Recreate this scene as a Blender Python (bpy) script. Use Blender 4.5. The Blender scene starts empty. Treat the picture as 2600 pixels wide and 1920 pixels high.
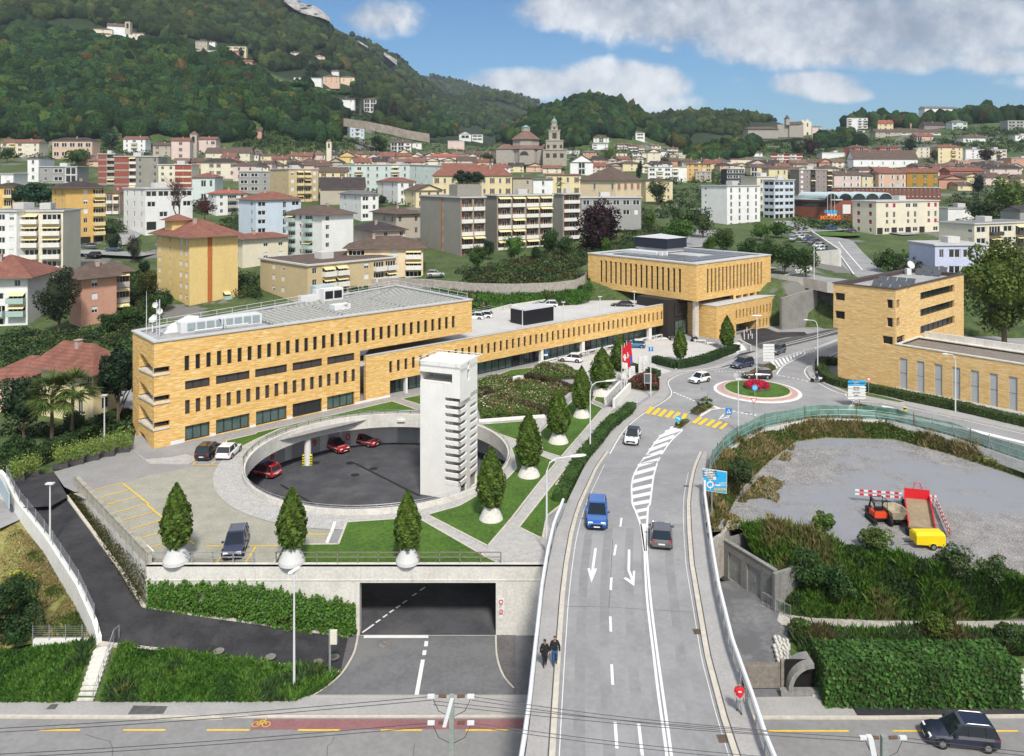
import bpy,math,random
from math import cos,sin,pi,radians,sqrt,atan2
import numpy as np
from mathutils import Vector,Matrix
Ve=Vector;v3=lambda x,y,z:Vector((x,y,z));rg=range;en=enumerate;SX='structure';zu=v3(0,0,1);xz=lambda v:v.cross(zu).normalized();pn=lambda t:v3(t.y,-t.x,0).normalized()
from mathutils.geometry import tessellate_polygon
random.seed(7);RNG=np.random.default_rng(11)
S=bpy.context.scene;COL=S.collection
F=1950.0;HZ=450.0;H=32.0;CX=1300.0
cam=bpy.data.cameras.new('camera');camo=bpy.data.objects.new('camera',cam);COL.objects.link(camo)
camo.location=(0,0,H);camo.rotation_euler=(radians(90),0,0)
cam.sensor_width=36;cam.lens=36*F/2600;cam.shift_y=-(960-HZ)/2600;cam.clip_start=.5;cam.clip_end=30000
S.camera=camo
S.view_settings.view_transform='Standard';S.view_settings.look='None'
S.view_settings.exposure=0.74;S.view_settings.gamma=1
S.cycles.use_denoising=True;S.cycles.max_bounces=5;S.cycles.diffuse_bounces=3;S.cycles.glossy_bounces=2
S.cycles.transmission_bounces=3;S.cycles.volume_bounces=0;S.cycles.transparent_max_bounces=8
S.cycles.use_adaptive_sampling=True;S.cycles.adaptive_threshold=0.02
S.cycles.caustics_reflective=False;S.cycles.caustics_refractive=False
SUN_EL,SUN_AZ=radians(50),radians(168)
sd=bpy.data.lights.new('sun','SUN');so=bpy.data.objects.new('sun',sd);COL.objects.link(so)
sd.energy=2.7;sd.angle=radians(8);sd.color=(1,.94,.85)
_s=Ve((sin(SUN_AZ)*cos(SUN_EL),cos(SUN_AZ)*cos(SUN_EL),sin(SUN_EL)))
so.rotation_euler=_s.to_track_quat('Z','Y').to_euler();so.location=(20,-30,80)
class NT:
 def __init__(s,t):s.t=t;s.n=t.nodes;s.l=t.links
 def node(s,k,**kw):
  n=s.n.new(k)
  for a,b in kw.items():
   if a.startswith('i_'):
    key=a[2:];key=int(key)if key.isdigit()else key.replace('_',' ')
    if isinstance(b,bpy.types.NodeSocket):s.l.new(b,n.inputs[key])
    else:n.inputs[key].default_value=b
   else:setattr(n,a,b)
  return n
 def math(s,op,a,b=0.0,c=None,clamp=False):
  n=s.n.new('ShaderNodeMath');n.operation=op;n.use_clamp=clamp
  for i,v in en((a,b)if c is None else(a,b,c)):
   if isinstance(v,bpy.types.NodeSocket):s.l.new(v,n.inputs[i])
   else:n.inputs[i].default_value=v
  return n.outputs[0]
 def mix(s,f,a,b,blend='MIX'):
  n=s.n.new('ShaderNodeMix');n.data_type='RGBA';n.blend_type=blend
  for i,v in((0,f),(6,a),(7,b)):
   if isinstance(v,bpy.types.NodeSocket):s.l.new(v,n.inputs[i])
   else:n.inputs[i].default_value=v if i==0 else(*v[:3],1)
  return n.outputs[2]
 def noise(s,v,sc,dt,ro):return s.node('ShaderNodeTexNoise',i_Scale=sc,i_Detail=dt,i_Roughness=ro,i_Vector=v)
 def ramp(s,f,lo,hi):
  n=s.node('ShaderNodeMapRange',interpolation_type='SMOOTHSTEP');s.l.new(f,n.inputs[0]);n.inputs[1].default_value=lo;n.inputs[2].default_value=hi;return n.outputs[0]
world=bpy.data.worlds.new("World");S.world=world;world.use_nodes=True
w=NT(world.node_tree);w.n.clear()
sky=w.node('ShaderNodeTexSky',sky_type='NISHITA',sun_disc=False,sun_elevation=SUN_EL,sun_rotation=SUN_AZ,altitude=300,air_density=1.0,dust_density=.6,ozone_density=2.0)
tc=w.node('ShaderNodeTexCoord');sp=w.node('ShaderNodeSeparateXYZ');w.l.new(tc.outputs['Generated'],sp.inputs[0])
gx,gy,gz=sp.outputs
yy=w.math('MAXIMUM',gy,0.02)
U=w.math('DIVIDE',gx,yy);V=w.math('DIVIDE',gz,yy)
def pv(px,py):return((px-CX)/F,(HZ-py)/F)
nz=w.noise(tc.outputs['Generated'],9.0,8.0,.58)
nz2=w.noise(tc.outputs['Generated'],26.0,7.0,.6)
n1=w.math('SUBTRACT',nz.outputs[0],.5);n2=w.math('SUBTRACT',nz2.outputs[0],.5)
nn=w.math('ADD',w.math('MULTIPLY',n1,1.9),w.math('MULTIPLY',n2,1.5))
acc=None
CLOUDS=[(1500,20,190,60,1.),(1760,30,300,90,1.1),(2050,70,330,105,1.25),(2380,60,360,90,1.2),(2300,145,190,45,.9),(2520,155,120,40,.85),(1960,130,160,40,.8),(1560,215,170,62,1.15),(1665,215,90,50,.95),(1350,215,180,42,.9),(1240,200,60,26,.6),(2070,215,120,36,1.),(2130,238,90,26,.9),(960,45,110,45,.62),(1880,203,34,12,.42),(1700,122,36,14,.5),(2580,205,60,20,.3),(1620,262,160,30,.6)]
for px,py,rx,ry,a in CLOUDS:
 cu,cv=pv(px,py);du=w.math('DIVIDE',w.math('SUBTRACT',U,cu),rx/F);dv=w.math('DIVIDE',w.math('SUBTRACT',V,cv),ry/F);q=w.math('ADD',w.math('MULTIPLY',du,du),w.math('MULTIPLY',dv,dv));e=w.math('MULTIPLY',w.math('SUBTRACT',1.35,q),a);e=w.math('MAXIMUM',e,-2.0);acc=e if acc is None else w.math('SMOOTH_MAX',acc,e,.25)
dens=w.math('ADD',acc,nn)
mask=w.ramp(dens,.0,1.05)
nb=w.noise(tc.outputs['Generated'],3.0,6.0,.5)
behind=w.math('MULTIPLY',w.ramp(nb.outputs[0],.38,.56),w.math('MAXIMUM',w.ramp(V,.26,.4),w.ramp(gy,.45,.1)))  # unseen clouds overhead and behind the camera, added as bright soft ambient fill
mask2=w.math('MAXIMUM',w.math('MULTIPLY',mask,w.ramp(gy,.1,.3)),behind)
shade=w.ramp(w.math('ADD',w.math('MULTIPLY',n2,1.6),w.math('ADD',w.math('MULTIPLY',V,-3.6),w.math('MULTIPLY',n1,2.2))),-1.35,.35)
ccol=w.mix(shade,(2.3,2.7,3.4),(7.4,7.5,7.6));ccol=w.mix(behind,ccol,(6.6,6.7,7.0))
skyc=w.mix(1.0,sky.outputs[0],(.42,.62,.76),'MULTIPLY')
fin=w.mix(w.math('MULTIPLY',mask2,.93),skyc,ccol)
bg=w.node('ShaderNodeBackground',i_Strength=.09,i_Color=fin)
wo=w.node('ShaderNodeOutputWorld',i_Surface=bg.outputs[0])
SC={'m':2.5815,'n':2.5815,'o':2.5815,'p':2.5815,'q':4.464,'r':3.196,'s':2.57,'t':2.57,'u':3.17,'v':3.17,'w':3.17,'x':3.17}
OR=dict(a=(0,0),b=(650,0),c=(1300,0),d=(1950,0),e=(0,320),f=(650,320),g=(1300,320),h=(1950,320),i=(0,800),j=(650,800),k=(1300,800),l=(1950,800),m=(0,1280),n=(650,1280),o=(1300,1280),p=(1950,1280),q=(0,640),r=(1400,560),s=(1700,840),t=(1200,860),u=(1750,1180),v=(2100,1180),w=(1300,420),x=(1780,440))
def c(k,*pts):
 if not isinstance(pts[0],tuple):pts=list(zip(pts[::2],pts[1::2]))
 o=OR[k];s=SC.get(k,3.4415);return[(o[0]+x/s,o[1]+y/s)for x,y in pts]
def c1(k,x,y):return c(k,(x,y))[0]
def pk(k,x,y,z=0.0):return P(*c1(k,x,y),z)
def P(px,py,z=0.0):
 d=F*(H-z)/(py-HZ);return Ve(((px-CX)/F*d,d,z))
def PD(px,py,d):return Ve(((px-CX)/F*d,d,H-(py-HZ)/F*d))
def props(o,label=None,cat=None,group=None,kind=None):
 if label:o['label']=label
 if cat:o['category']=cat
 if group:o['group']=group
 if kind:o['kind']=kind
 return o
def tg(name,label,cat,loc=(0,0,0),group=None):
 cat=cat or name.replace('_',' ');o=bpy.data.objects.new(name,None);COL.objects.link(o);o.location=loc;o.empty_display_size=.3;return props(o,label,cat,group)
def wloc(o):
 v=v3(0,0,0)
 while o is not None:v+=Ve(o.location);o=o.parent
 return v
def copy_tree(o,parent=None):
 n=o.copy();COL.objects.link(n);n.parent=parent
 for ch in list(o.children):copy_tree(ch,n)
 return n
class MB:
 def __init__(s):s.v=[];s.f=[];s.m=[]
 def add(s,vs,fs,mi=0):
  b=len(s.v);s.v+=[tuple(v)for v in vs]
  for f in fs:s.f.append([b+i for i in f]);s.m.append(mi)
  return s
 def box(s,x0,y0,z0,x1,y1,z1,mi=0):
  return s.add([(x0,y0,z0),(x1,y0,z0),(x1,y1,z0),(x0,y1,z0),(x0,y0,z1),(x1,y0,z1),(x1,y1,z1),(x0,y1,z1)],[(0,3,2,1),(4,5,6,7),(0,1,5,4),(1,2,6,5),(2,3,7,6),(3,0,4,7)],mi)
 def obox(s,o,a,b,cc,mi=0):
  o=Ve(o);a=Ve(a);b=Ve(b);cc=Ve(cc);P8=[o,o+a,o+a+b,o+b,o+cc,o+a+cc,o+a+b+cc,o+b+cc];return s.add(P8,[(0,3,2,1),(4,5,6,7),(0,1,5,4),(1,2,6,5),(2,3,7,6),(3,0,4,7)],mi)
 def quad(s,a,b,cc,d,mi=0):return s.add([a,b,cc,d],[(0,1,2,3)],mi)
 def poly(s,pts,mi=0,holes=()):
  loops=[[Ve(p)for p in pts]]+[[Ve(p)for p in h]for h in holes];flat=[p for l in loops for p in l];tr=tessellate_polygon([[v3(p.x,p.y,0)for p in l]for l in loops]);fs=[]
  for t in tr:
   a,b,cc=(flat[i]for i in t);n=(b.x-a.x)*(cc.y-a.y)-(b.y-a.y)*(cc.x-a.x);fs.append(t if n>0 else t[::-1])
  return s.add(flat,fs,mi)
 def prism(s,pts,z0,z1,mi=0,mside=None,holes=()):
  """solid from a 2-D outline; z1 number or per-vertex from 3rd coordinate when None""";mside=mi if mside is None else mside
  def T(l,z):return[(p[0],p[1],p[2]if z is None else z)for p in l]
  s.poly(T(pts,z1),mi,[T(h,z1)for h in holes]);n=len(s.f);s.poly(T(pts,z0),mside,[T(h,z0)for h in holes])
  for i in rg(n,len(s.f)):s.f[i]=s.f[i][::-1]
  for l in[pts]+list(holes):
   a=T(l,z0);b=T(l,z1);k=len(l);ar=sum(l[i][0]*l[(i+1)%k][1]-l[(i+1)%k][0]*l[i][1]for i in rg(k));ccw=ar>0
   if l is not pts:ccw=not ccw
   for i in rg(k):
    j=(i+1)%k;q=[a[i],a[j],b[j],b[i]];s.quad(*(q if ccw else q[::-1]),mside)
  return s
 def tube(s,pts,r,n=6,mi=0,cap=True):
  pts=[Ve(p)for p in pts];rs=r if isinstance(r,(list,tuple))else[r]*len(pts);base=len(s.v);up=v3(0,0,1)
  for i,p in en(pts):
   t=(pts[min(i+1,len(pts)-1)]-pts[max(i-1,0)]);t=t.normalized()if t.length>0 else up;a=t.cross(up if abs(t.z)<.9 else v3(1,0,0)).normalized();b=t.cross(a)
   for k in rg(n):
    an=2*pi*k/n;s.v.append(tuple(p+(a*cos(an)+b*sin(an))*rs[i]))
  for i in rg(len(pts)-1):
   for k in rg(n):
    k2=(k+1)%n;s.f.append([base+i*n+k,base+i*n+k2,base+(i+1)*n+k2,base+(i+1)*n+k][::-1]);s.m.append(mi)
  if cap:
   s.f.append([base+k for k in rg(n)]);s.m.append(mi);s.f.append([base+(len(pts)-1)*n+k for k in rg(n)][::-1]);s.m.append(mi)
  return s
 def lathe(s,prof,cx=0,cy=0,n=24,mi=0,cap=True):
  base=len(s.v)
  for r,z in prof:
   for k in rg(n):a=2*pi*k/n;s.v.append((cx+r*cos(a),cy+r*sin(a),z))
  for i in rg(len(prof)-1):
   for k in rg(n):
    k2=(k+1)%n;s.f.append([base+i*n+k,base+i*n+k2,base+(i+1)*n+k2,base+(i+1)*n+k]);s.m.append(mi)
  if cap:
   s.f.append([base+k for k in rg(n)][::-1]);s.m.append(mi);s.f.append([base+(len(prof)-1)*n+k for k in rg(n)]);s.m.append(mi)
  return s
 def bd(s,name,mats,parent=None,smooth=False,loc=0,**kw):
  me=bpy.data.meshes.new(name);base=wloc(parent)if(parent is not None and not loc)else v3(0,0,0);v=np.array(s.v,dtype=np.float64).reshape(-1,3)-np.array(base);me.from_pydata(v.tolist(),[],s.f);mats=mats if isinstance(mats,(list,tuple))else[mats]
  for m in mats:me.materials.append(m)
  if len(mats)>1:me.polygons.foreach_set('material_index',s.m)
  if smooth:me.polygons.foreach_set('use_smooth',[True]*len(me.polygons))
  me.update();o=bpy.data.objects.new(name,me);COL.objects.link(o);o.parent=parent;return props(o,**kw)
def struct(name,mb,mats,**kw):return mb.bd(name,mats,kind=SX,**kw)
MATS={}
def newmat(name):
 m=bpy.data.materials.new(name);m.use_nodes=True;t=NT(m.node_tree);b=t.n['Principled BSDF'];MATS[name]=m;return m,t,b
def mat(name,col,rough=.85,var=.12,scale=1.2,col2=None,bump=0.,bscale=20.,metal=0.,spec=.3,stretch=None,fine=.5,emit=None,stain=0.,patch=None,coat=0.):
 name=name or 'mat_'+str(col)+str(rough)+str(var)+str(scale)+str(col2)
 if name in MATS:return MATS[name]
 m,t,b=newmat(name);b.inputs['Roughness'].default_value=rough;b.inputs['Metallic'].default_value=metal;b.inputs['Specular IOR Level'].default_value=spec
 if coat:b.inputs['Coat Weight'].default_value=coat;b.inputs['Coat Roughness'].default_value=.08
 tcn=t.node('ShaderNodeTexCoord');vec=tcn.outputs['Object']
 if stretch:
  mp=t.node('ShaderNodeMapping',i_Scale=stretch,i_Vector=vec);vec=mp.outputs[0]
 if var>0:
  na=t.noise(vec,scale,4.,.6);nb_=t.noise(vec,scale*9,3.,.5);f=t.math('ADD',t.math('MULTIPLY',na.outputs[0],1-fine),t.math('MULTIPLY',nb_.outputs[0],fine));f=t.ramp(f,.34,.66);a=[x*(1-var)for x in col];d=[x*(1+var)for x in(col2 or col)]
  if col2:a=list(col)
  o=t.mix(f,a,d)
  if patch:
   pc,ps,pl,ph=patch;np_=t.noise(vec,ps,5.,.65);o=t.mix(t.ramp(np_.outputs[0],pl,ph),o,pc)
  if stain:
   mp2=t.node('ShaderNodeMapping',i_Scale=(1.3,1.3,.12),i_Vector=tcn.outputs['Object']);ns=t.noise(mp2.outputs[0],1.6,6.,.7);o=t.mix(t.math('MULTIPLY',t.ramp(ns.outputs[0],.52,.74),stain),o,[x*.45 for x in col])
  t.l.new(o,b.inputs['Base Color'])
 else:b.inputs['Base Color'].default_value=(*col,1)
 if bump:
  nc=t.noise(vec,bscale,4.,.5);bp=t.node('ShaderNodeBump',i_Strength=bump,i_Distance=.06,i_Height=nc.outputs[0]);t.l.new(bp.outputs[0],b.inputs['Normal'])
 if emit:b.inputs['Emission Color'].default_value=(*emit[:3],1);b.inputs['Emission Strength'].default_value=emit[3]
 return m
def brickmat(name,c1_,c2_,c3_):
 m,t,b=newmat(name);b.inputs['Roughness'].default_value=.8;b.inputs['Specular IOR Level'].default_value=.25;tcn=t.node('ShaderNodeTexCoord');mp=t.node('ShaderNodeMapping',i_Scale=(.55,.55,6.),i_Vector=tcn.outputs['Object']);a=t.noise(mp.outputs[0],1.3,3.,.7);mp2=t.node('ShaderNodeMapping',i_Scale=(1.3,1.3,14.),i_Vector=tcn.outputs['Object']);d=t.node('ShaderNodeTexVoronoi',i_Scale=1.1,i_Vector=mp2.outputs[0]);big=t.noise(tcn.outputs['Object'],.25,3.,.5);sx=t.node('ShaderNodeSeparateColor');t.l.new(d.outputs['Color'],sx.inputs[0]);o=t.mix(t.ramp(a.outputs[0],.38,.62),c1_,c2_);o=t.mix(t.math('MULTIPLY',t.ramp(sx.outputs[0],.72,.95),.75),o,c3_);o=t.mix(t.math('MULTIPLY',t.ramp(sx.outputs[1],.75,.98),.55),o,[x*.62 for x in c1_]);o=t.mix(t.math('MULTIPLY',t.ramp(big.outputs[0],.4,.7),.3),o,[x*.8 for x in c2_]);t.l.new(o,b.inputs['Base Color']);bp=t.node('ShaderNodeBump',i_Strength=.35,i_Distance=.05,i_Height=a.outputs[0]);t.l.new(bp.outputs[0],b.inputs['Normal']);return m
def roofmat(name,col,rows=1.1):
 if name in MATS:return MATS[name]
 m,t,b=newmat(name);b.inputs['Roughness'].default_value=.85;b.inputs['Specular IOR Level'].default_value=.2;tcn=t.node('ShaderNodeTexCoord');s3=t.node('ShaderNodeSeparateXYZ');t.l.new(tcn.outputs['Object'],s3.inputs[0]);a=t.noise(tcn.outputs['Object'],.5,6.,.7);v=t.node('ShaderNodeTexVoronoi',i_Scale=3.5,i_Vector=tcn.outputs['Object']);sx=t.node('ShaderNodeSeparateColor');t.l.new(v.outputs['Color'],sx.inputs[0]);o=t.mix(t.ramp(a.outputs[0],.3,.7),[x*.78 for x in col],[min(1,x*1.2)for x in col]);o=t.mix(t.math('MULTIPLY',t.ramp(sx.outputs[0],.6,1.),.45),o,[x*.6 for x in col]);fr=t.math('FRACT',t.math('MULTIPLY',s3.outputs[2],rows*2.4));o=t.mix(t.math('MULTIPLY',t.ramp(fr,.72,.95),.5),o,[x*.45 for x in col]);t.l.new(o,b.inputs['Base Color']);bp=t.node('ShaderNodeBump',i_Strength=.5,i_Distance=.05,i_Height=fr);t.l.new(bp.outputs[0],b.inputs['Normal']);return m
def leafmat(name,rough=.6):
 m,t,b=newmat(name);at=t.node('ShaderNodeAttribute',attribute_name='tint');b.inputs['Roughness'].default_value=rough;b.inputs['Specular IOR Level'].default_value=.25;t.l.new(at.outputs['Color'],b.inputs['Base Color']);tr=t.node('ShaderNodeBsdfTranslucent');t.l.new(at.outputs['Color'],tr.inputs[0]);mx=t.node('ShaderNodeMixShader',i_0=.22);t.l.new(b.outputs[0],mx.inputs[1]);t.l.new(tr.outputs[0],mx.inputs[2]);t.l.new(mx.outputs[0],t.n['Material Output'].inputs[0]);return m
def crownmat(name):
 m,t,b=newmat(name);at=t.node('ShaderNodeAttribute',attribute_name='tint');b.inputs['Roughness'].default_value=.8;b.inputs['Specular IOR Level'].default_value=.1;g=t.node('ShaderNodeNewGeometry');na=t.noise(g.outputs['Position'],.55,4.,.75);o=t.mix(t.ramp(na.outputs[0],.38,.66),(.35,.4,.42),(1.6,1.5,1.2));o=t.mix(1.,at.outputs['Color'],o,'MULTIPLY');t.l.new(o,b.inputs['Base Color']);bp=t.node('ShaderNodeBump',i_Strength=1.,i_Distance=1.6,i_Height=na.outputs[0]);t.l.new(bp.outputs[0],b.inputs['Normal']);return m
YB=brickmat('yellow_brick',(.64,.37,.10),(.77,.51,.20),(.86,.68,.38))
YB2=brickmat('pale_brick',(.60,.38,.14),(.72,.50,.23),(.82,.65,.38))
CONC=mat(0,(.60,.58,.53),.9,.14,.5,stain=.35,bump=.1)
CONCW=mat(0,(.73,.72,.68),.88,.08,.6,stain=.28)
CONCD=mat(0,(.24,.235,.22),.9,.2,.5,stain=.5,bump=.15)
WHITEP=mat(0,(.70,.70,.68),.6,.05,2.)
ASPH=mat(0,(.27,.27,.272),.93,.12,.35,bump=.12,bscale=30,patch=((.31,.31,.31),.09,.5,.62),fine=.35)
ASPHM=mat(0,(.15,.152,.158),.92,.14,.4,bump=.12,bscale=30,patch=((.18,.18,.18),.1,.5,.62))
ASPHD=mat(0,(.036,.036,.040),.9,.3,.5,bump=.15,bscale=40,fine=.4,patch=((.055,.052,.055),.3,.5,.66))
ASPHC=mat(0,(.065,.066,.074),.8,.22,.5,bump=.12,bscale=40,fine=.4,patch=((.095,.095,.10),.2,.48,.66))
PAVE=mat(0,(.35,.34,.33),.93,.1,.6,bump=.1,bscale=40)
LIGHTC=mat(0,(.50,.49,.47),.9,.08,.3,stain=.0)
COBB=mat(0,(.27,.265,.26),.9,.35,1.6,col2=(.40,.39,.37),bump=.6,bscale=6.,fine=.75)
COBBD=mat(0,(.19,.185,.185),.9,.35,1.8,col2=(.30,.29,.28),bump=.6,bscale=6.,fine=.75)
GRPAV=mat(0,(.27,.27,.215),.95,.14,.6,col2=(.33,.315,.265),bump=.3,bscale=12)
KERB=mat(0,(.52,.48,.41),.85,.15,2.)
LAWN=mat('lawn',(.04,.088,.012),.95,.25,.35,col2=(.068,.135,.018),bump=.5,bscale=18,fine=.6)
GRASSD=mat(0,(.16,.17,.045),.95,.3,.25,col2=(.25,.22,.085),bump=.6,bscale=10,fine=.6,patch=((.10,.15,.03),.12,.42,.6))
GRASSM=mat(0,(.04,.075,.016),.95,.3,.3,col2=(.07,.11,.028),bump=.8,bscale=5,fine=.6,patch=((.13,.12,.05),.15,.5,.66))
TOWNG=mat(0,(.035,.065,.018),.95,.3,.12,col2=(.075,.10,.035),fine=.5,patch=((.17,.165,.155),.04,.56,.6))
SOIL=mat('soil',(.11,.085,.06),.95,.3,1.)
GRAVEL=mat(0,(.12,.115,.112),.95,.25,.8,col2=(.29,.28,.27),bump=.6,bscale=5,fine=.7,patch=((.24,.25,.275),.055,.45,.6),stain=0)
MARKW=mat(0,(.72,.72,.71),.7,.08,2.)
MARKY=mat(0,(.78,.50,.04),.7,.14,1.5)
REDL=mat(0,(.25,.12,.125),.9,.14,.6)
PINKP=mat(0,(.46,.29,.27),.9,.12,2.)
GLASS=mat(0,(.018,.022,.026),.12,0,spec=.6)
GLASSG=mat(0,(.07,.12,.11),.1,.25,.8,spec=.7)
BLIND=mat(0,(.055,.05,.05),.6,.15,2.)
FRAME=mat(0,(.03,.03,.033),.5,0)
METAL=mat(0,(.45,.46,.47),.45,.12,3.,metal=.6)
METALW=mat(0,(.62,.63,.64),.5,.06,3.)
RAILW=mat(0,(.70,.71,.72),.5,.06,2.)
ROOFG=mat(0,(.33,.33,.325),.95,.2,.4,bump=.3,bscale=12)
ROOFM=mat(0,(.50,.51,.52),.6,.06,1.)
BARK=mat(0,(.12,.09,.065),.95,.3,3.,bump=.5)
BLACKM=mat(0,(.015,.015,.018),.45,0)
STONE=mat('stone_wall',(.22,.20,.175),.95,.4,1.5,col2=(.36,.33,.29),bump=.7,bscale=4,fine=.7)
LEAF=leafmat('leaves');CROWN=crownmat('forest_crown')
def np_mesh(name,v,f,mats,parent=None,tint=None,smooth=False,loc=0,**kw):
 """v (N,3) f (M,k) tint (N,3)""";me=bpy.data.meshes.new(name);base=np.array(wloc(parent))if(parent is not None and not loc)else np.zeros(3);v=v-base;n,k=f.shape;me.vertices.add(len(v));me.vertices.foreach_set('co',v.astype(np.float32).ravel());me.loops.add(n*k);me.loops.foreach_set('vertex_index',f.astype(np.int32).ravel());me.polygons.add(n);me.polygons.foreach_set('loop_start',np.arange(0,n*k,k,dtype=np.int32))
 if smooth:me.polygons.foreach_set('use_smooth',np.ones(n,dtype=bool))
 me.materials.append(mats);me.update(calc_edges=True)
 if tint is not None:
  a=me.color_attributes.new('tint','FLOAT_COLOR','POINT');cc=np.ones((len(v),4),dtype=np.float32);cc[:,:3]=tint;a.data.foreach_set('color',cc.ravel())
 o=bpy.data.objects.new(name,me);COL.objects.link(o);o.parent=parent;return props(o,**kw)
def leaves(pts,size,cols,rng=RNG,tall=1.0,nrm=None):
 n=len(pts);a=rng.normal(size=(n,3));b=rng.normal(size=(n,3))
 if nrm is not None:
  nn_=nrm+rng.normal(size=(n,3))*.55;a=np.cross(nn_,a);a/=np.linalg.norm(a,axis=1,keepdims=True)+1e-9;b=np.cross(nn_,a)
 a/=np.linalg.norm(a,axis=1,keepdims=True)+1e-9;b-=(a*b).sum(1,keepdims=True)*a;b/=np.linalg.norm(b,axis=1,keepdims=True)+1e-9;s=(size*rng.uniform(.55,1.3,n))[:,None];a=a*s*.5;b=b*s*.5*rng.uniform(.5,1.,(n,1))*tall;v=np.stack([pts-a,pts-b,pts+a,pts+b],1).reshape(-1,3);f=np.arange(4*n).reshape(n,4);return v,f,np.repeat(cols,4,0)
def tintcols(base,n,rng=RNG,var=.35,hue=.12):
 b=np.array(base)[None,:];k=rng.uniform(1-var,1+var,(n,1));h=1+rng.normal(size=(n,3))*hue*np.array([1,.5,.6]);return np.clip(b*k*h,0,1)
def clump_points(n,cen,R,k=26,cr=.38,seed=0,flat=0.):
 """points on the skins of many small clumps that fill an ellipsoid R about cen""";r=np.random.default_rng(seed);d=r.normal(size=(k,3));d/=np.linalg.norm(d,axis=1,keepdims=True)
 if flat:d[:,2]=np.abs(d[:,2])-flat
 cc=d*r.uniform(.35,.82,(k,1));cs=r.uniform(.6,1.2,k)*cr;i=r.integers(0,k,n);e=r.normal(size=(n,3));e/=np.linalg.norm(e,axis=1,keepdims=True);p=cc[i]+e*(cs[i]*r.uniform(.7,1.03,n))[:,None];return np.array(cen)+p*np.array(R),i,e,r
SPHV=None
def ico(sub):
 import bmesh;bm=bmesh.new();bmesh.ops.create_icosphere(bm,subdivisions=sub,radius=1);v=np.array([x.co for x in bm.verts]);f=np.array([[q.index for q in x.verts]for x in bm.faces]);bm.free();return v,f
ICO1=ico(1);ICO2=ico(2)
def tree(name,label,cat,loc,h,r,col,trunk=.25,n=3400,leaf=.5,k=30,cr=.38,crown_h=None,seed=None,group=None,lean=0.,core=True,droop=0.,flat=0.,trunkm=None):
 seed=random.randrange(1<<30)if seed is None else seed;rng=np.random.default_rng(seed);ch=crown_h or h*(1-trunk);th=h-ch;root=tg(name,label,cat,loc,group);mb=MB();tr=max(.08,h*.022);mb.tube([(0,0,-.5),(lean*.3,0,th*.6),(lean,0,th+ch*.4)],[tr*1.3,tr,tr*.4],7)
 for q in rg(5):
  a=rng.uniform(0,6.28);z0=th+ch*rng.uniform(0,.25);l=r*rng.uniform(.5,.8);mb.tube([(lean*.6,0,z0),(lean+cos(a)*l*.5,sin(a)*l*.5,z0+ch*.15),(lean+cos(a)*l,sin(a)*l,z0+ch*.3)],[tr*.45,tr*.3,tr*.1],5)
 mb.bd('trunk',trunkm or BARK,root,loc=1);pts,i,e,rgz=clump_points(n,(lean,0,th+ch*.5),(r,r,ch*.5),k,cr,seed,flat);cm=tintcols(col,k,rgz,.3,.1);cols=cm[i]*rgz.uniform(.75,1.25,(n,1));v,f,t=leaves(pts,leaf,cols,rgz,nrm=e)
 if core and not flat:
  cv=ICO2[0]*(1+.15*np.sin(ICO2[0]*5+seed%7).sum(1,keepdims=True)/3);cv=cv*np.array([r*.5,r*.5,ch*.26])+np.array([lean,0,th+ch*.5]);ff=ICO2[1];f4=np.column_stack([ff,ff[:,2]]);tv=cv[ff.ravel()];m=len(ff);q4=np.empty((m,4,3));q4[:,:3]=tv.reshape(m,3,3);q4[:,3]=(q4[:,2]+q4[:,0])/2;v=np.vstack([v,q4.reshape(-1,3)]);f=np.vstack([f,np.arange(4*m).reshape(m,4)+len(f)*4]);t=np.vstack([t,np.tile(np.array(col)*.9,(4*m,1))])
 np_mesh('crown',v,f,LEAF,root,t,loc=1);return root
PROF={200:[(96,-.15),(112,.4),(132,1.5),(148,2.4),(172,5.5),(215,11),(260,17.3),(330,27),(400,34),(500,44.8),(560,50.7),(640,58)],750:[(96,-.15),(140,-.1),(152,2.5),(172,5),(200,8),(240,12),(300,18),(370,25),(460,33),(560,42),(680,53)],1300:[(96,-.15),(155,-.1),(157,5.2),(165,6.9),(169,7.),(170,8.3),(185,9),(210,10.4),(255,12.4),(300,16.6),(370,22.5),(460,29.6),(560,37.7),(680,49.4),(760,57)],2050:[(96,-.15),(163.5,-.1),(165,9),(190,9.6),(255,12.4),(300,15),(370,20),(460,27),(560,36),(680,47),(760,53)],2600:[(96,-.15),(140,-.1),(160,2),(200,6),(255,11),(300,14),(370,19),(460,26),(560,35),(680,46),(760,52)]}
PD_D=np.concatenate([np.arange(0,200,4.),np.arange(200,800,10.),np.array([900,1200,2000,4000,9000,20000.])])
PX=sorted(PROF)
PT=np.array([np.interp(PD_D,[q[0]for q in PROF[x]],[q[1]for q in PROF[x]])for x in PX])
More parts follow.
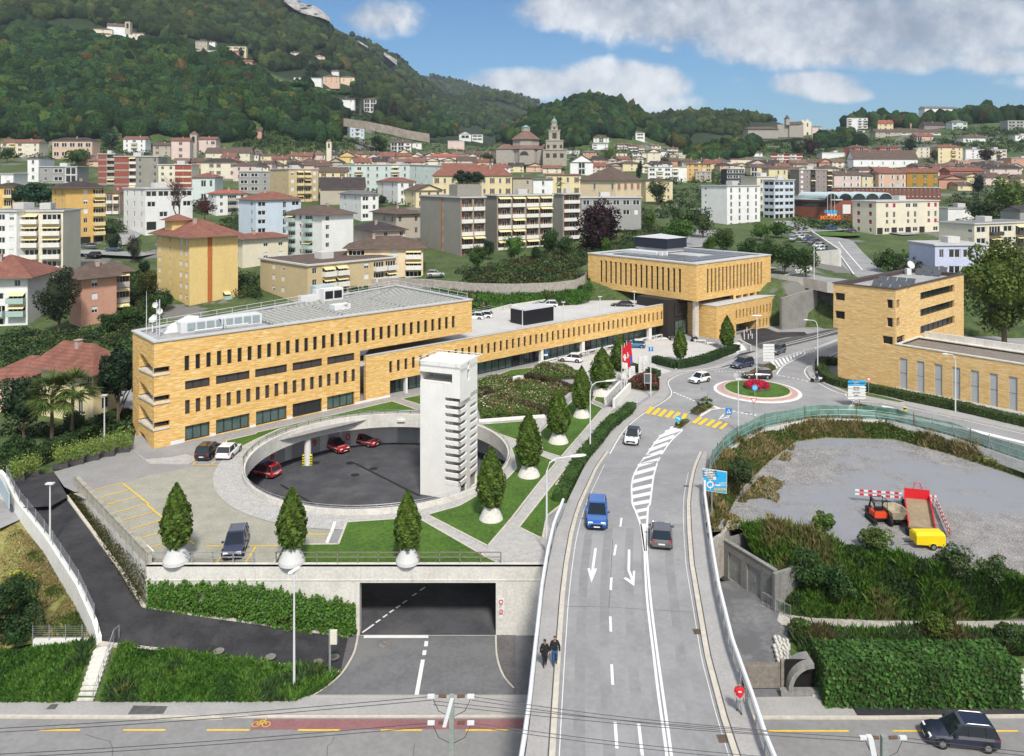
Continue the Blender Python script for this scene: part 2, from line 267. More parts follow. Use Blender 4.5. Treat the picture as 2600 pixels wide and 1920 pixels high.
RIDGES=[([(-400,80),(-100,84),(0,92),(120,100),(250,108),(400,122),(500,138),(600,160),(700,190),(800,228),(870,280),(980,335),(1100,375),(1180,400)],800,[(-400,560),(0,560),(800,620),(1100,680)],0,.9),([(-400,-700),(-100,-520),(300,-250),(650,-45),(730,8),(800,20),(833,60),(845,86),(882,104),(950,150),(1010,204),(1074,262),(1150,302),(1250,340),(1350,380)],1400,[(-400,790),(800,800),(1200,760)],8,1.0),([(600,-60),(700,-30),(836,56),(880,76),(940,104),(1025,153),(1071,194),(1150,244),(1250,275),(1330,305),(1420,345)],2000,[(0,1450),(1400,1200)],9,1.0),([(900,150),(1000,170),(1086,187),(1144,196),(1214,218),(1300,236),(1338,244),(1373,257),(1450,280),(1550,320)],3200,[(0,2300),(1600,2300)],6,1.0),([(1060,290),(1150,245),(1220,230),(1290,240),(1350,262),(1400,290),(1480,320)],2200,[(0,1300),(1600,1300)],8,.9),([(1180,395),(1250,350),(1300,315),(1340,290),(1381,268),(1440,250),(1480,234),(1520,240),(1560,243),(1590,254),(1620,269),(1648,293),(1680,315),(1740,350),(1800,385)],1020,[(1100,760),(1800,780)],9,.8),([(1500,330),(1600,305),(1645,288),(1690,282),(1750,277),(1800,276),(1850,278),(1900,285),(1950,290),(1985,300),(2040,318),(2120,345),(2300,365)],1350,[(1400,850),(2300,900)],9,.8),([(1690,420),(1760,400),(1830,372),(1900,352),(1960,345),(2080,340),(2200,330),(2300,318),(2400,310),(2500,300),(2600,295),(2800,290),(3100,285)],860,[(1600,640),(2000,600),(2600,540)],0,.95),([(2060,345),(2120,325),(2200,310),(2300,312),(2350,318),(2450,312),(2600,300),(2800,290),(3100,285)],1000,[(2000,870),(3000,870)],0,1.),]
def smooth01(x):x=np.clip(x,0,1);return x*x*(3-2*x)
def profile(px,d):
 px=np.clip(px,PX[0],PX[-1]);i=np.clip(np.searchsorted(PX,px)-1,0,len(PX)-2);xs=np.array(PX,dtype=float);t=(px-xs[i])/(xs[i+1]-xs[i]);j=np.clip(np.searchsorted(PD_D,d)-1,0,len(PD_D)-2);s=(d-PD_D[j])/(PD_D[j+1]-PD_D[j]);a=PT[i,j]*(1-s)+PT[i,j+1]*s;b=PT[i+1,j]*(1-s)+PT[i+1,j+1]*s;return a*(1-t)+b*t
def vnoise(x,y,s,seed=0):
 x=np.asarray(x)/s+seed*17.3;y=np.asarray(y)/s+seed*9.1;return(np.sin(x*1.3+np.sin(y*1.7)*1.2)+np.sin(y*1.1+np.sin(x*2.1+seed))+np.sin((x+y)*.8+seed*2))/3
def land(px,d):
 px=np.asarray(px,dtype=float);d=np.asarray(d,dtype=float);z=profile(px,d);X=(px-CX)/F*d;out=z.copy()
 for sk,D,foot,tr,ex in RIDGES:
  xs=[q[0]for q in sk];ok=(px>=xs[0])&(px<=xs[-1]);ys=np.interp(px,xs,[q[1]for q in sk]);fd=np.interp(px,[q[0]for q in foot],[q[1]for q in foot]);zr=H-(ys-HZ)/F*D-tr;edge=np.minimum(smooth01((px-xs[0])/60),smooth01((xs[-1]-px)/60))if True else 1;zf=profile(px,fd);t=(d-fd)/(D-fd);up=zf+(zr-zf)*np.clip(t,0,1)**ex+vnoise(X,d,45,1)*6*np.clip(t*(1-t)*4,0,1);dn=zr-(d-D)*.35;h=np.where(d<=D,up,dn)*edge+z*(1-edge)
  if D==1400:h=np.where(d>D,zr-(d-D)*.6,h)
  out=np.where((t>0),np.maximum(out,h),out)
 return out
def march(px,py,dmin=96.,dmax=6000.):
 """distance at which the sight line through a photo pixel meets the land""";ds=np.geomspace(dmin,dmax,1800);zz=H-(py-HZ)/F*ds;g=land(np.full_like(ds,px),ds);k=np.nonzero(g>=zz)[0]
 if len(k)==0:return dmax
 k=k[0]
 if k==0:return dmin
 a=(zz-g)[k-1];b=(zz-g)[k];return float(ds[k-1]+(ds[k]-ds[k-1])*a/(a-b+1e-9))
def march_many(A,B,dmin,dmax,n=500):
 out=np.full(len(A),dmax)
 for s0 in rg(0,len(A),600):
  a=A[s0:s0+600][:,None];b=B[s0:s0+600][:,None];dd=np.geomspace(dmin,dmax,n)[None,:]*np.ones_like(a);g=H-(b-HZ)/F*dd-land(a*np.ones_like(dd),dd);hit=g<=0;k=hit.argmax(1);r=np.arange(len(k));has=hit.any(1);k0=np.maximum(k-1,0);u=g[r,k0];v=g[r,k];t=np.where(k>0,u/(u-v+1e-9),0);out[s0:s0+600]=np.where(has,np.where(k==0,dmin,dd[r,k0]+(dd[r,k]-dd[r,k0])*t),dmax)
 return out
def ground_at(X,Y):return float(land(CX+F*X/Y,Y))
def in_poly(x,y,poly):
 x=np.asarray(x);y=np.asarray(y);r=np.zeros(x.shape,bool);n=len(poly);j=n-1
 for i in rg(n):
  xi,yi=poly[i][0],poly[i][1];xj,yj=poly[j][0],poly[j][1];cnd=((yi>y)!=(yj>y))&(x<(xj-xi)*(y-yi)/((yj-yi)+1e-12)+xi);r^=cnd;j=i
 return r
def grid_mesh(name,pxs,ds,zfn,m,**kw):
 A,D=np.meshgrid(pxs,ds);X=(A-CX)/F*D;Z=zfn(A,D,X);v=np.stack([X,D,Z],-1).reshape(-1,3);nx=len(pxs);ny=len(ds);i=np.arange((nx-1)*(ny-1));r=i//(nx-1);q=i%(nx-1);b=r*nx+q;f=np.stack([b,b+1,b+nx+1,b+nx],1);return np_mesh(name,v,f,m,smooth=True,**kw)
SLAB=[P(375,1437),P(1412,1437),v3(9.5,70,0),v3(16.5,81,0),P(1790,1195),P(1850,1140),P(1950,1086),P(2060,1062),P(2250,1066),P(2420,1110),P(2620,1182),P(3200,1330),v3(150,88,0),v3(150,141,0),v3(60,168,0),v3(40,172,0),v3(8,158,0),v3(-60,138,0),v3(-64,112,0),v3(-48,98,0),P(338,1140),P(290,1150),P(230,1175),P(60,1232),P(0,1250),P(-40,1230),P(17,1262),P(43,1262),P(136.6,1199.5),P(190,1235)]
SLABL=[(p.x,p.y)for p in SLAB]
cenx=-5.;
def terr(A,D,X):
 z=land(A,D);low=(D<84)|((D<104)&(X>-44))|in_poly(X,D,SLABL)&in_poly(X+4,D,SLABL)&in_poly(X-4,D,SLABL)&in_poly(X,D+4,SLABL)&in_poly(X,D-4,SLABL);return np.where(low,-9.,z-.02)
ds=np.concatenate([np.arange(8,84,8.),np.arange(84,190,1.6),np.arange(190,330,4.),np.arange(330,880,9.)])
grid_mesh('ground',np.concatenate([np.array([-9000,-3000,-1500.,-800]),np.arange(-500,3101,12.),np.array([3400,4000,6000,12000.])]),ds,terr,TOWNG,kind=SX)
HILLG=mat(0,(.012,.024,.009),.95,.4,.02,col2=(.022,.036,.012),fine=.6)
ds2=np.concatenate([np.array([872.]),np.arange(880,1500,16.),np.arange(1500,3400,45.),np.array([3600,4200,5200,6000.])])
def terr2(A,D,X):return land(A,D)
grid_mesh('hills',np.arange(-900,3301,14.),ds2,terr2,HILLG,kind=SX)
ROCK=mat(0,(.20,.195,.19),.95,.25,.06,col2=(.36,.35,.34),fine=.3)
def crag(name,label,px0,px1,ytop,ybot,d,seed):
 mb=MB();r=np.random.default_rng(seed);n=14;rows=7;ring=[]
 for j in rg(rows):
  t=j/(rows-1)
  for i in rg(n):
   a=i/(n-1);px=px0+(px1-px0)*a;py=ytop(a)+(ybot(a)-ytop(a))*t;ring.append(PD(px,py,d+r.uniform(-6,6)-26*t-18*sin(a*3.14)))
 fs=[]
 for j in rg(rows-1):
  for i in rg(n-1):k=j*n+i;fs.append((k,k+n,k+n+1,k+1))
 b0=len(ring);back=[PD(px0+(px1-px0)*i/(n-1),ytop(i/(n-1))+14,d+60)for i in rg(n)];ring+=back
 for i in rg(n-1):fs.append((i,i+1,b0+i+1,b0+i))
 mb.add(ring,fs);mb.bd(name,ROCK,smooth=True,kind=SX)
lerp=lambda a,b,t:a+(b-a)*t
crag('rock_cliff','',722,838,lambda a:lerp(-4,42,a**1.8)-3*sin(a*11),lambda a:lerp(4,62,a)+7*sin(a*5),1345,3)
crag('rock_cliff','',975,1008,lambda a:lerp(132,152,a),lambda a:lerp(140,166,a),1900,5)
crag('rock_cliff','',908,935,lambda a:lerp(102,118,a),lambda a:lerp(106,124,a),1850,6)
HB=[(235,364,100),(494,549,140),(571,625,140),(610,640,168),(727,766,158),(794,824,152),(683,700,150),(692,816,212),(806,836,238),(818,900,205),(826,900,258),(922,955,280),(871,925,340),(985,1045,385),(1164,1226,352),(1505,1546,370),(1612,1637,350),(1564,1637,380),(1750,1776,372),(1900,2090,340)]
def crowns(name,label,regions,seed,cols,rad,sub=2,kind='stuff',tall=1.05,jit=.28):
 """regions: (pixel polygon, spacing px, dmin). one crown per sample, placed on the land where the sight line meets it""";rng=np.random.default_rng(seed);V=[];Fc=[];T=[];nb=0;bv,bf=(ICO2 if sub==2 else ICO1)
 for poly,sp,dmin,dmax in regions:
  xs=[p[0]for p in poly];ys=[p[1]for p in poly];gx=np.arange(min(xs),max(xs),sp);gy=np.arange(min(ys),max(ys),sp*.62);A,B=np.meshgrid(gx,gy);A=(A+(np.arange(len(gy))%2)[:,None]*sp/2).ravel()+rng.uniform(-.45,.45,A.size)*sp;B=B.ravel()+rng.uniform(-.4,.4,B.size)*sp*.62;k=in_poly(A,B,poly)
  for hx,hz,hy in HB:k&=~((A>hx-7)&(A<hz+7)&(B>hy-30)&(B<hy+15))
  A=A[k];B=B[k]
  for px,py,d in zip(A,B,march_many(A,B,dmin,dmax)):
   if d>=dmax*.99 or d<=dmin*1.001:continue
   z=H-(py-HZ)/F*d;X=(px-CX)/F*d;r=rad*rng.uniform(.65,1.35)*(sp*d/F)/rad if rad<0 else rad*rng.uniform(.7,1.35);q=bv@np.array(Matrix.Rotation(rng.uniform(0,6.28),3,'Z'));q=q*(1+jit*np.sin(q*rng.uniform(3,6)+rng.uniform(0,6,3)).sum(1,keepdims=True)*.5+jit*.55*rng.normal(size=(len(q),1)));v=q*np.array([r,r,r*tall*rng.uniform(.85,1.2)])+np.array([X,d,z+r*.55]);V.append(v);Fc.append(bf+nb);nb+=len(bv);cc=np.array(cols[rng.choice(len(cols),p=CW[:len(cols)]/CW[:len(cols)].sum())])*rng.uniform(.45,1.45);T.append(np.clip(cc[None,:]*rng.uniform(.8,1.2,(len(bv),1)),0,1))
 v=np.vstack(V);f=np.vstack(Fc);t=np.vstack(T);return np_mesh(name,v,f,CROWN,tint=t,kind=kind,label=label)
CW=np.array([5,5,4,2.5,.7,.22])
GC=[(.022,.052,.018),(.03,.068,.02),(.018,.045,.022),(.045,.078,.02),(.075,.078,.02),(.075,.055,.02)]
GM=[(.03,.052,.016),(.038,.064,.018),(.024,.046,.02),(.055,.075,.022),(.07,.065,.02)]
crowns('forest','dense dark green broadleaf wood covering the near hillside below the church',[([(-60,92),(0,92),(70,62),(130,76),(220,108),(290,112),(330,96),(420,106),(500,112),(560,148),(600,165),(690,215),(780,215),(860,262),(880,310),(860,352),(780,358),(700,330),(610,285),(600,312),(640,352),(560,358),(440,345),(400,325),(345,352),(320,310),(270,318),(250,350),(120,352),(0,345),(-60,345)],12.5,520,1100)],3,GC,6.6)
crowns('forest','wooded mountain slope rising behind the hill villages on the left',[([(-60,-30),(720,-30),(745,20),(800,50),(836,66),(850,84),(882,108),(950,160),(1010,208),(1074,262),(1100,290),(1080,330),(1000,340),(960,318),(940,262),(905,235),(880,190),(830,176),(760,172),(700,190),(660,160),(600,112),(520,100),(430,96),(340,80),(250,62),(200,40),(100,50),(0,62),(-60,70)],10.5,790,1450)],4,GM,8.2)
crowns('forest','hazy wooded slopes of the farther mountain behind',[([(842,58),(880,76),(940,104),(1025,153),(1071,194),(1150,244),(1250,275),(1330,300),(1260,330),(1180,300),(1110,275),(1074,250),(1010,190),(950,135),(882,85)],6.5,1420,2100),([(1086,190),(1144,198),(1214,220),(1300,238),(1373,259),(1300,275),(1200,262),(1140,238)],5.5,2150,3300),([(1130,262),(1180,236),(1220,228),(1290,240),(1350,262),(1380,280),(1300,300),(1200,300)],6.5,2000,2300)],5,GM[:4],7.6,sub=1)
crowns('forest','round wooded hill behind the domed church',[([(1040,300),(1100,296),(1200,310),(1300,316),(1340,290),(1381,268),(1440,250),(1480,232),(1520,238),(1590,252),(1625,270),(1650,294),(1690,320),(1760,335),(1790,370),(1740,385),(1660,355),(1560,352),(1440,372),(1380,380),(1300,365),(1230,350),(1130,345),(1060,352)],10,700,1180),([(1074,262),(1150,262),(1260,302),(1310,325),(1240,350),(1120,345),(1090,310)],9,760,2100)],6,GC,6.6)
crowns('forest','long wooded ridge behind the right side of the town',[([(1600,306),(1645,290),(1690,284),(1750,279),(1800,278),(1850,280),(1900,287),(1950,292),(2000,306),(1990,330),(1900,345),(1850,360),(1770,340),(1700,325),(1640,318)],8.5,1020,1450)],7,GM,7.2,sub=1)
crowns('forest','dark wood on the slope below the stone monastery',[([(1735,410),(1790,375),(1840,355),(1880,350),(1905,345),(1930,365),(1915,395),(1850,405),(1790,420)],9,560,900),([(2080,352),(2170,350),(2190,372),(2060,378)],9,560,900)],8,GC,5.2)
crowns('forest','tall dark trees lining the hilltop on the right skyline',[([(2030,318),(2110,298),(2200,290),(2250,300),(2310,302),(2340,318),(2310,326),(2200,322),(2110,324),(2040,326)],10,780,1010),([(2345,312),(2420,300),(2500,296),(2640,280),(2640,306),(2520,312),(2420,320),(2350,322)],10,780,1010)],9,GC,7.5,tall=1.2,jit=.2)
ORD=['first','second','third','fourth','fifth','sixth','seventh','eighth','ninth','tenth','eleventh','twelfth','thirteenth','fourteenth']
RCX,RCY=-15.0,87.4;RR=14.55
def circ(r,n=72,a0=0.,a1=2*pi):return[(RCX+r*cos(a0+(a1-a0)*i/n),RCY+r*sin(a0+(a1-a0)*i/n))for i in rg(n)]
mb=MB().prism(SLABL,-1.15,0,0,1,holes=[circ(RR)]);struct('upper_ground',mb,[ASPH,CONC]);mb=MB().poly([P(x,y,.07)for x,y in((14,1224),(137,1198),(172,1262),(130,1285),(60,1290),(40,1262))]);struct('ramp_head',mb,[ASPHD])
mb=MB().prism([(-52,30),(75,30),(75,76),(40,76),(12,70),(12,118),(-48,118),(-48,96),(-34,80),(-32.5,64),(-35,60),(-52,58)],-6.4,-5.72)
struct('lower_ground',mb,[ASPHM])
mb=MB();fl=[P(905,1612,-5.66),P(1262,1612,-5.66),v3(4,72,-4.9),v3(10,80,-4.4),v3(10,116,-4.4),v3(-40,116,-4.4),v3(-40,82,-4.4),v3(-22,72,-4.9)]
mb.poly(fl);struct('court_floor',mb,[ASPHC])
mb=MB()
for(k,a,b,w_)in(('j',(860,1293),(1435,1583),.35),('j',(215,1482),(500,1652),.3)):
 A_=P(*c1(k,*a),-4.39);B_=P(*c1(k,*b),-4.39);n=(B_-A_).cross(v3(0,0,1)).normalized()*w_/2;mb.quad(A_-n,B_-n,B_+n,A_+n)
for x,y in((822,1293),(1027,1342),(866,1398),(520,1292)):
 q=pk('j',x,y,-4.385);mb.poly([(q.x+.55*cos(t*.5236),q.y+.55*sin(t*.5236),q.z)for t in rg(12)])
mb.bd('court_drain',mat(0,(.02,.02,.022),.8,.2),kind=SX)
_zi=[0]
def sheet(name,pts,z,m,**kw):
 mb=MB();_zi[0]+=1;z=.002+.0022*_zi[0];mb.poly([P(x,y,z)for x,y in pts]);return struct(name,mb,[m],**kw)
Z1,Z2,Z3=.004,.034,.040
sheet('paver_field',c('i',640,1560,1080,1465,1330,1395,1690,1325,1985,1330,2010,1420,2120,1530,2237,1600)+c('n',0,0,180,90,330,110,520,125,465,262,180,265,110,395)+c('m',1000,395,960,340,650,10),Z1,GRPAV)
sheet('forecourt',c('i',470,1370,1160,1175,1300,1300,1620,1320,1690,1325,1330,1395,1080,1465,770,1545,650,1545,560,1500),Z1,mat(0,(.27,.265,.26),.93,.1,.5))
sheet('cobble_walk',c('i',1160,1175,1270,1270,1310,1300,1640,1305,1740,1250,1620,1215,1500,1240,1270,1260),Z2,COBB)
fr=c('i',1620,1105,2237,960);
U_=v3(.7522,.6589,0);W_=v3(-.6589,.7522,0);N_=v3(.6589,-.7522,0);_O=P(391,1140,0)
mb=MB().poly([_O+U_*5.5+N_*7+v3(0,0,.003),_O+U_*106+N_*7+v3(0,0,.003),_O+U_*106-N_*1.6+v3(0,0,.003),_O+U_*5.5-N_*.1+v3(0,0,.003)]);struct('facade_walk',mb,[COBBD])
mb=MB();a=circ(RR+.3);b=circ(RR+3.2);n=len(a)
for i in rg(n):
 j=(i+1)%n;an=math.degrees(2*pi*i/n)
 if 60<an<150:continue
 mb.quad((*a[i],Z3),(*b[i],Z3),(*b[j],Z3),(*a[j],Z3))
struct('ring_walk',mb,[COBB])
sheet('cobble_plaza',c('n',600,122,1085,95,1590,392,1905,392,1950,200,1850,20,1678,90,1520,285,1110,70,900,90),Z1,COBB)
sheet('cobble_path',c('t',430,951,575,790,855,450,1060,432,1190,345,1110,350,1030,330,940,440,890,490,520,951)+c('o',45,155,200,240,225,390,-20,392,-60,200),Z1,COBB)
sheet('cobble_path',c('t',455,740,580,778,560,805,455,768),Z1,COBB);sheet('cobble_path',c('t',290,670,250,710,430,700,440,600,490,540,560,440,660,340,640,330,480,490,430,520),Z1,COBB)
def lawn(pts,z=.05):
 mb=MB();w_=[P(x,y,0)for x,y in pts];mb.prism([(p.x,p.y)for p in w_],0.0,z);struct('lawn',mb,[LAWN]);e=MB();k=len(w_)
 for i in rg(k):
  A_,B_=w_[i],w_[(i+1)%k];t=(B_-A_)
  if t.length<.1:continue
  n=t.cross(v3(0,0,1)).normalized()*.09;e.obox(A_-n-v3(0,0,0),t,n*2,v3(0,0,z+.02))
 struct('lawn_edging',e,[KERB]);LAWNS.append([(p.x,p.y)for p in w_])
LAWNS=[]
lawn(c('n',595,120,930,98,1085,105,1520,355,1590,390,120,392,180,268,540,265))
lawn(c('t',250,712,295,708,460,770,548,807,430,948)+c('n',1672,100,1520,278,1122,72,1330,14)+c('t',228,912,285,850,270,770))
lawn(c('t',48,562,430,532,290,664,160,620))
lawn(c('t',655,398,560,500,440,610,455,735,578,774,850,457,785,428,760,395))
lawn(c('t',890,490,965,478,780,640,700,760,620,860,545,951)+c('o',330,0,230,80,200,230,45,155)+c('t',525,951))
lawn(c('t',800,385,790,405,855,430,865,400,860,365,820,355))
lawn(c('j',0,1030,700,870,1190,755,1420,835,1000,850,560,905,200,1000,0,1090)+c('i',2100,1160,1960,1165,1980,1100,2237,1040))
lawn(c('j',1270,735,1435,700,1700,700,1430,785))
lawn(c('t',100,262,250,205,410,188,330,240,200,268))
sheet('parking_court',[(1390,928),(1440,918),(1560,886),(1680,856),(1768,868),(1880,897),(1850,905),(1716,938),(1660,918),(1668,930),(1716,946),(1690,958),(1676,966),(1600,972),(1500,962),(1460,938)],Z1,LIGHTC)
mb=MB()
def line(mb,pts,w_,z,mi=0,fz=None):
 q=[Ve(p)if len(p)==3 else P(p[0],p[1],z)for p in pts]
 for i in rg(len(q)-1):
  t=(q[i+1]-q[i]);n=pn(t)*w_/2;mb.quad(q[i]-n,q[i]+n,q[i+1]+n,q[i+1]-n,mi)
for a,b in(((560,355),(690,405)),((650,335),(740,368)),((900,270),(1010,310)),((980,240),(1080,270)),((1060,225),(1250,262)),((1140,205),(1335,245)),((1210,190),(1290,205))):line(mb,c('k',a,b),.12,Z2)
for a,b in(((560,435),(730,400)),((1010,318),(1335,248)),((1290,385),(1600,300)),((1540,325),(1740,330)),((1480,340),(1660,350)),((1390,350),(1560,378)),((1600,305),(1790,300)),((1600,302),(1850,290))):line(mb,c('k',a,b),.12,Z2)
for a,b in(((1300,205),(1420,240)),((1190,220),(1300,250))):line(mb,c('k',a,b),.12,Z2)
struct('parking_line',mb,[MARKW])
mb=MB()
Y1=.036
for k,pts in(('i',[(770,1540),(1070,1467),(1300,1652)]),('i',[(830,1605),(1130,1527)]),('i',[(940,1652),(1210,1587)]),('m',[(960,0),(1275,265)]),('m',[(680,10),(750,-5)]),('m',[(735,60),(960,0)]),('m',[(775,115),(1010,48)]),('m',[(835,172),(1080,97)]),('m',[(897,230),(1070,180)]),('m',[(957,292),(1130,240)]),('m',[(1350,275),(1460,275)]),('m',[(1640,275),(1678,275)]),('m',[(1415,392),(1445,350)]),('m',[(1605,392),(1678,275)]),('n',[(0,275),(150,275)]),('n',[(330,128),(500,128)]),('n',[(330,198),(468,198)]),('i',[(1680,1310),(1985,1312)]),('i',[(1680,1310),(1720,1275)]),('i',[(1840,1312),(1885,1275)])):
 line(mb,c(k,*pts),.14,Y1)
struct('parking_line_yellow',mb,[MARKY])
root=None
def stops(name,label,segs):
 for i,(a,b)in en(segs):
  A_=P(*a,0);B_=P(*b,0);t=B_-A_;n=pn(t)*.14;e=MB().obox(A_-n,t,n*2,(0,0,.16));e.bd('wheel_stop',WHITEP,label=label+', '+ORD[i]+' from the left',cat='kerb block',group=name)
stops('white wheel stops along the ramp parapet','white concrete wheel stop beside the stained ramp parapet',[(c1('m',655+68*i-(8*i),20+52*i),c1('m',700+60*i,62+52*i))for i in rg(6)])
stops('white wheel stops by the front lawn','white wheel stop at the front lawn corner',[(c1('n',518,125),c1('n',497,188)),(c1('n',492,198),c1('n',466,260))])
stops('white wheel stops along the office wing','white wheel stop in the parking court',[(c1('k',x,y),c1('k',x+58,y-16))for x,y in((330,415),(575,335),(650,320),(730,300),(812,282),(900,262),(1040,240),(1110,222),(1180,206))])
for i,(x,y)in en(((220,420),(305,398),(398,375),(568,335),(650,318),(730,302),(808,282),(890,262),(1030,232),(1105,215),(1170,200),(1243,185),(1590,222),(1700,245))):
 A_=pk('k',x,y+14,0);t=v3(.7522,.6589,0)if i<12 else v3(1,-.1,0);t=t*2.2;n=pn(t)*.5;b=tg('bench',ORD[i]+' pale bench from the left along the office wing' if i<12 else ORD[i-12]+' pale bench from the left before the entrance columns','bench',A_,'pale benches before the office wing' if i<12 else 'benches before the entrance');MB().obox(A_+v3(0,0,.38),t,n,(0,0,.1)).bd('seat',WHITEP,b)
 for f_ in(.04,.9):MB().obox(A_+t*f_,t*.06,n,(0,0,.38)).bd('leg',WHITEP,b)
def zdeck(Y):return 2.0*(1-float(smooth01(np.array((Y-68)/22.))))
def PDk(px,py,off=0.0):
 z=1.
 for _ in rg(30):d=F*(H-z)/(py-HZ);z=.5*z+.5*zdeck(d)
 z=zdeck(d);return Ve(((px-CX)/F*d,d,z+off))
ROWS=[(1150,1508,1545.5,1776.5,1796),(1190,1483,1518,1759,1791),(1235,1461,1498.5,1749,1786),(1280,1439.5,1478,1743.5,1786),(1315,1428,1466.6,1744,1790),(1357,1410,1455.7,1745.5,1796),(1435,1393,1443,1751,1807),(1520,1379.4,1433.6,1765,1821),(1667,1364,1424,1789,1856),(1822,1348,1415,1829,1910),(1920,1335,1410,1860,1941),(2050,1315,1403,1908,1993),(2300,1280,1392,1998,2092),(2700,1235,1380,2130,2245)]
def row(y,k):return float(np.interp(y,[r[0]for r in ROWS],[r[k]for r in ROWS]))
YS=list(rg(1150,1560,16))+list(rg(1560,2701,38))
br=tg('road_bridge','long grey road bridge with white rails curving over the lower street','bridge',(0,0,0))
mb=MB()
for a,b in zip(YS[:-1],YS[1:]):
 l0,l1,r0,r1=PDk(row(a,2),a,.01),PDk(row(b,2),b,.01),PDk(row(a,3),a,.01),PDk(row(b,3),b,.01);mb.quad(l1,r1,r0,l0)
mb.bd('roadway',ASPH,br);mb=MB()
for f0,f1 in((.10,.17),(.27,.34),(.46,.53),(.60,.66),(.80,.87)):
 for a,b in zip(YS[:-1],YS[1:]):
  if a<1330:continue
  g=lambda y,f:PDk(row(y,2)+(row(y,3)-row(y,2))*f,y,.013);mb.quad(g(b,f0),g(b,f1),g(a,f1),g(a,f0))
mb.bd('tyre_wear',mat(0,(.25,.25,.253),.93,.14,.3,fine=.3),br)
mb=MB()
for a,b in zip(YS[:-1],YS[1:]):
 L0,L1,R0,R1=PDk(row(a,1),a),PDk(row(b,1),b),PDk(row(a,4),a),PDk(row(b,4),b);dn=v3(0,0,-1.3)if L0.y<66 else v3(0,0,-2.4);mb.quad(L0,L1,L1+dn,L0+dn);mb.quad(R1,R0,R0+dn,R1+dn);mb.quad(L0+dn,L1+dn,R1+dn,R0+dn)
mb.bd('deck_slab',CONC,br)
for s_,(ko,kc)in en(((1,2),(4,3))):
 mb=MB();kb=MB();ob=MB()
 for a,b in zip(YS[:-1],YS[1:]):
  o0,o1,c0,c1_=PDk(row(a,ko),a,.16),PDk(row(b,ko),b,.16),PDk(row(a,kc),a,.16),PDk(row(b,kc),b,.16);w0=(o0-c0).normalized()*.32;w1=(o1-c1_).normalized()*.32;e0,e1=c0+w0,c1_+w1;q=(o0,o1,e1,e0)if s_==0 else(e0,e1,o1,o0);mb.quad(*q);q=(e0,e1,c1_,c0)if s_==0 else(c0,c1_,e1,e0);kb.quad(*q);dz=v3(0,0,-.16);q=(c0,c1_,c1_+dz,c0+dz)if s_==0 else(c1_,c0,c0+dz,c1_+dz);kb.quad(*q);f0,f1=c0+w0*1.0,c1_+w1*1.0;g0,g1=c0+w0*1.25,c1_+w1*1.25;up=v3(0,0,.004);q=(g0+up,g1+up,f1+up,f0+up)if s_==0 else(f0+up,f1+up,g1+up,g0+up);ob.quad(*q)
 mb.bd('pavement',PAVE,br);kb.bd('kerb',KERB,br);ob.bd('kerb_joint',mat(0,(.09,.08,.07),.9,.2),br)
def resample(pts,step):
 out=[pts[0]];acc_=0.
 for a,b in zip(pts[:-1],pts[1:]):
  L=(b-a).length;t=step-acc_
  while t<=L:out.append(a+(b-a)*(t/L));t+=step
  acc_=(acc_+L)%step
 return out
for s_,(k,y0)in en(((1,1300),(4,1240))):
 pts=[PDk(row(y,k)+(-3 if s_==0 else 3),y,.16)for y in rg(y0,2701,22)];mb=MB().tube([p+v3(0,0,.95)for p in pts],.13,6);mb.bd('guard_rail',RAILW,br);mb=MB().tube([p+v3(0,0,.55)for p in pts],.03,4);mb.tube([p+v3(0,0,.3)for p in pts],.03,4);mb.bd('rail_wire',METAL,br)
 for p in resample(pts,2.0)[:60]:
  MB().box(p.x-.05,p.y-.05,p.z-.5,p.x+.05,p.y+.05,p.z+.9).bd('rail_post',METAL,br)
mk=MB();ZO=.02
def dl(pts,w0,w1=None):
 q=[PDk(x,y,ZO)for x,y in pts];w1=w1 or w0
 for i in rg(len(q)-1):
  t=q[i+1]-q[i];n=pn(t);a=w0+(w1-w0)*i/max(1,len(q)-1);b=w0+(w1-w0)*(i+1)/max(1,len(q)-1);mk.quad(q[i]-n*a/2,q[i]+n*a/2,q[i+1]+n*b/2,q[i+1]-n*b/2)
def o_(*p):return c('o',*p)
def sm(pts,n=8):
 out=[];q=[pts[0]]+list(pts)+[pts[-1]]
 for i in rg(1,len(q)-2):
  for k in rg(n):
   t=k/n;out.append(tuple(.5*((2*q[i][a])+(-q[i-1][a]+q[i+1][a])*t+(2*q[i-1][a]-5*q[i][a]+4*q[i+1][a]-q[i+2][a])*t*t+(-q[i-1][a]+3*q[i][a]-3*q[i+1][a]+q[i+2][a])*t**3)for a in(0,1)))
 return out+[tuple(pts[-1])]
dl(sm(o_(868,310,885,620,930,1000,960,1250,1015,1652)+[(1712,2100),(1740,2300)]),.16)
dl(sm(o_(882,310,908,620,955,1000,990,1250,1045,1652)+[(1724,2100),(1755,2300)]),.16)
mk.poly([PDk(x,y,ZO)for x,y in o_(840,130,880,130,884,310,866,310)])
hl=c('k',1400,985,1280,1080,1200,1190,1120,1300,1065,1400,1045,1500,1050,1600)+o_(790,0,815,60,845,150,866,310)
hr=c('k',1490,1010,1410,1080,1340,1170,1280,1270,1240,1400,1225,1500,1205,1652)+o_(893,20,886,130,884,310)
dl(sm(hl),.17);dl(sm(hr),.17)
HLs,HRs=sm(hl),sm(hr)
def xat(pl,y):return float(np.interp(y,[p[1]for p in pl],[p[0]for p in pl]))
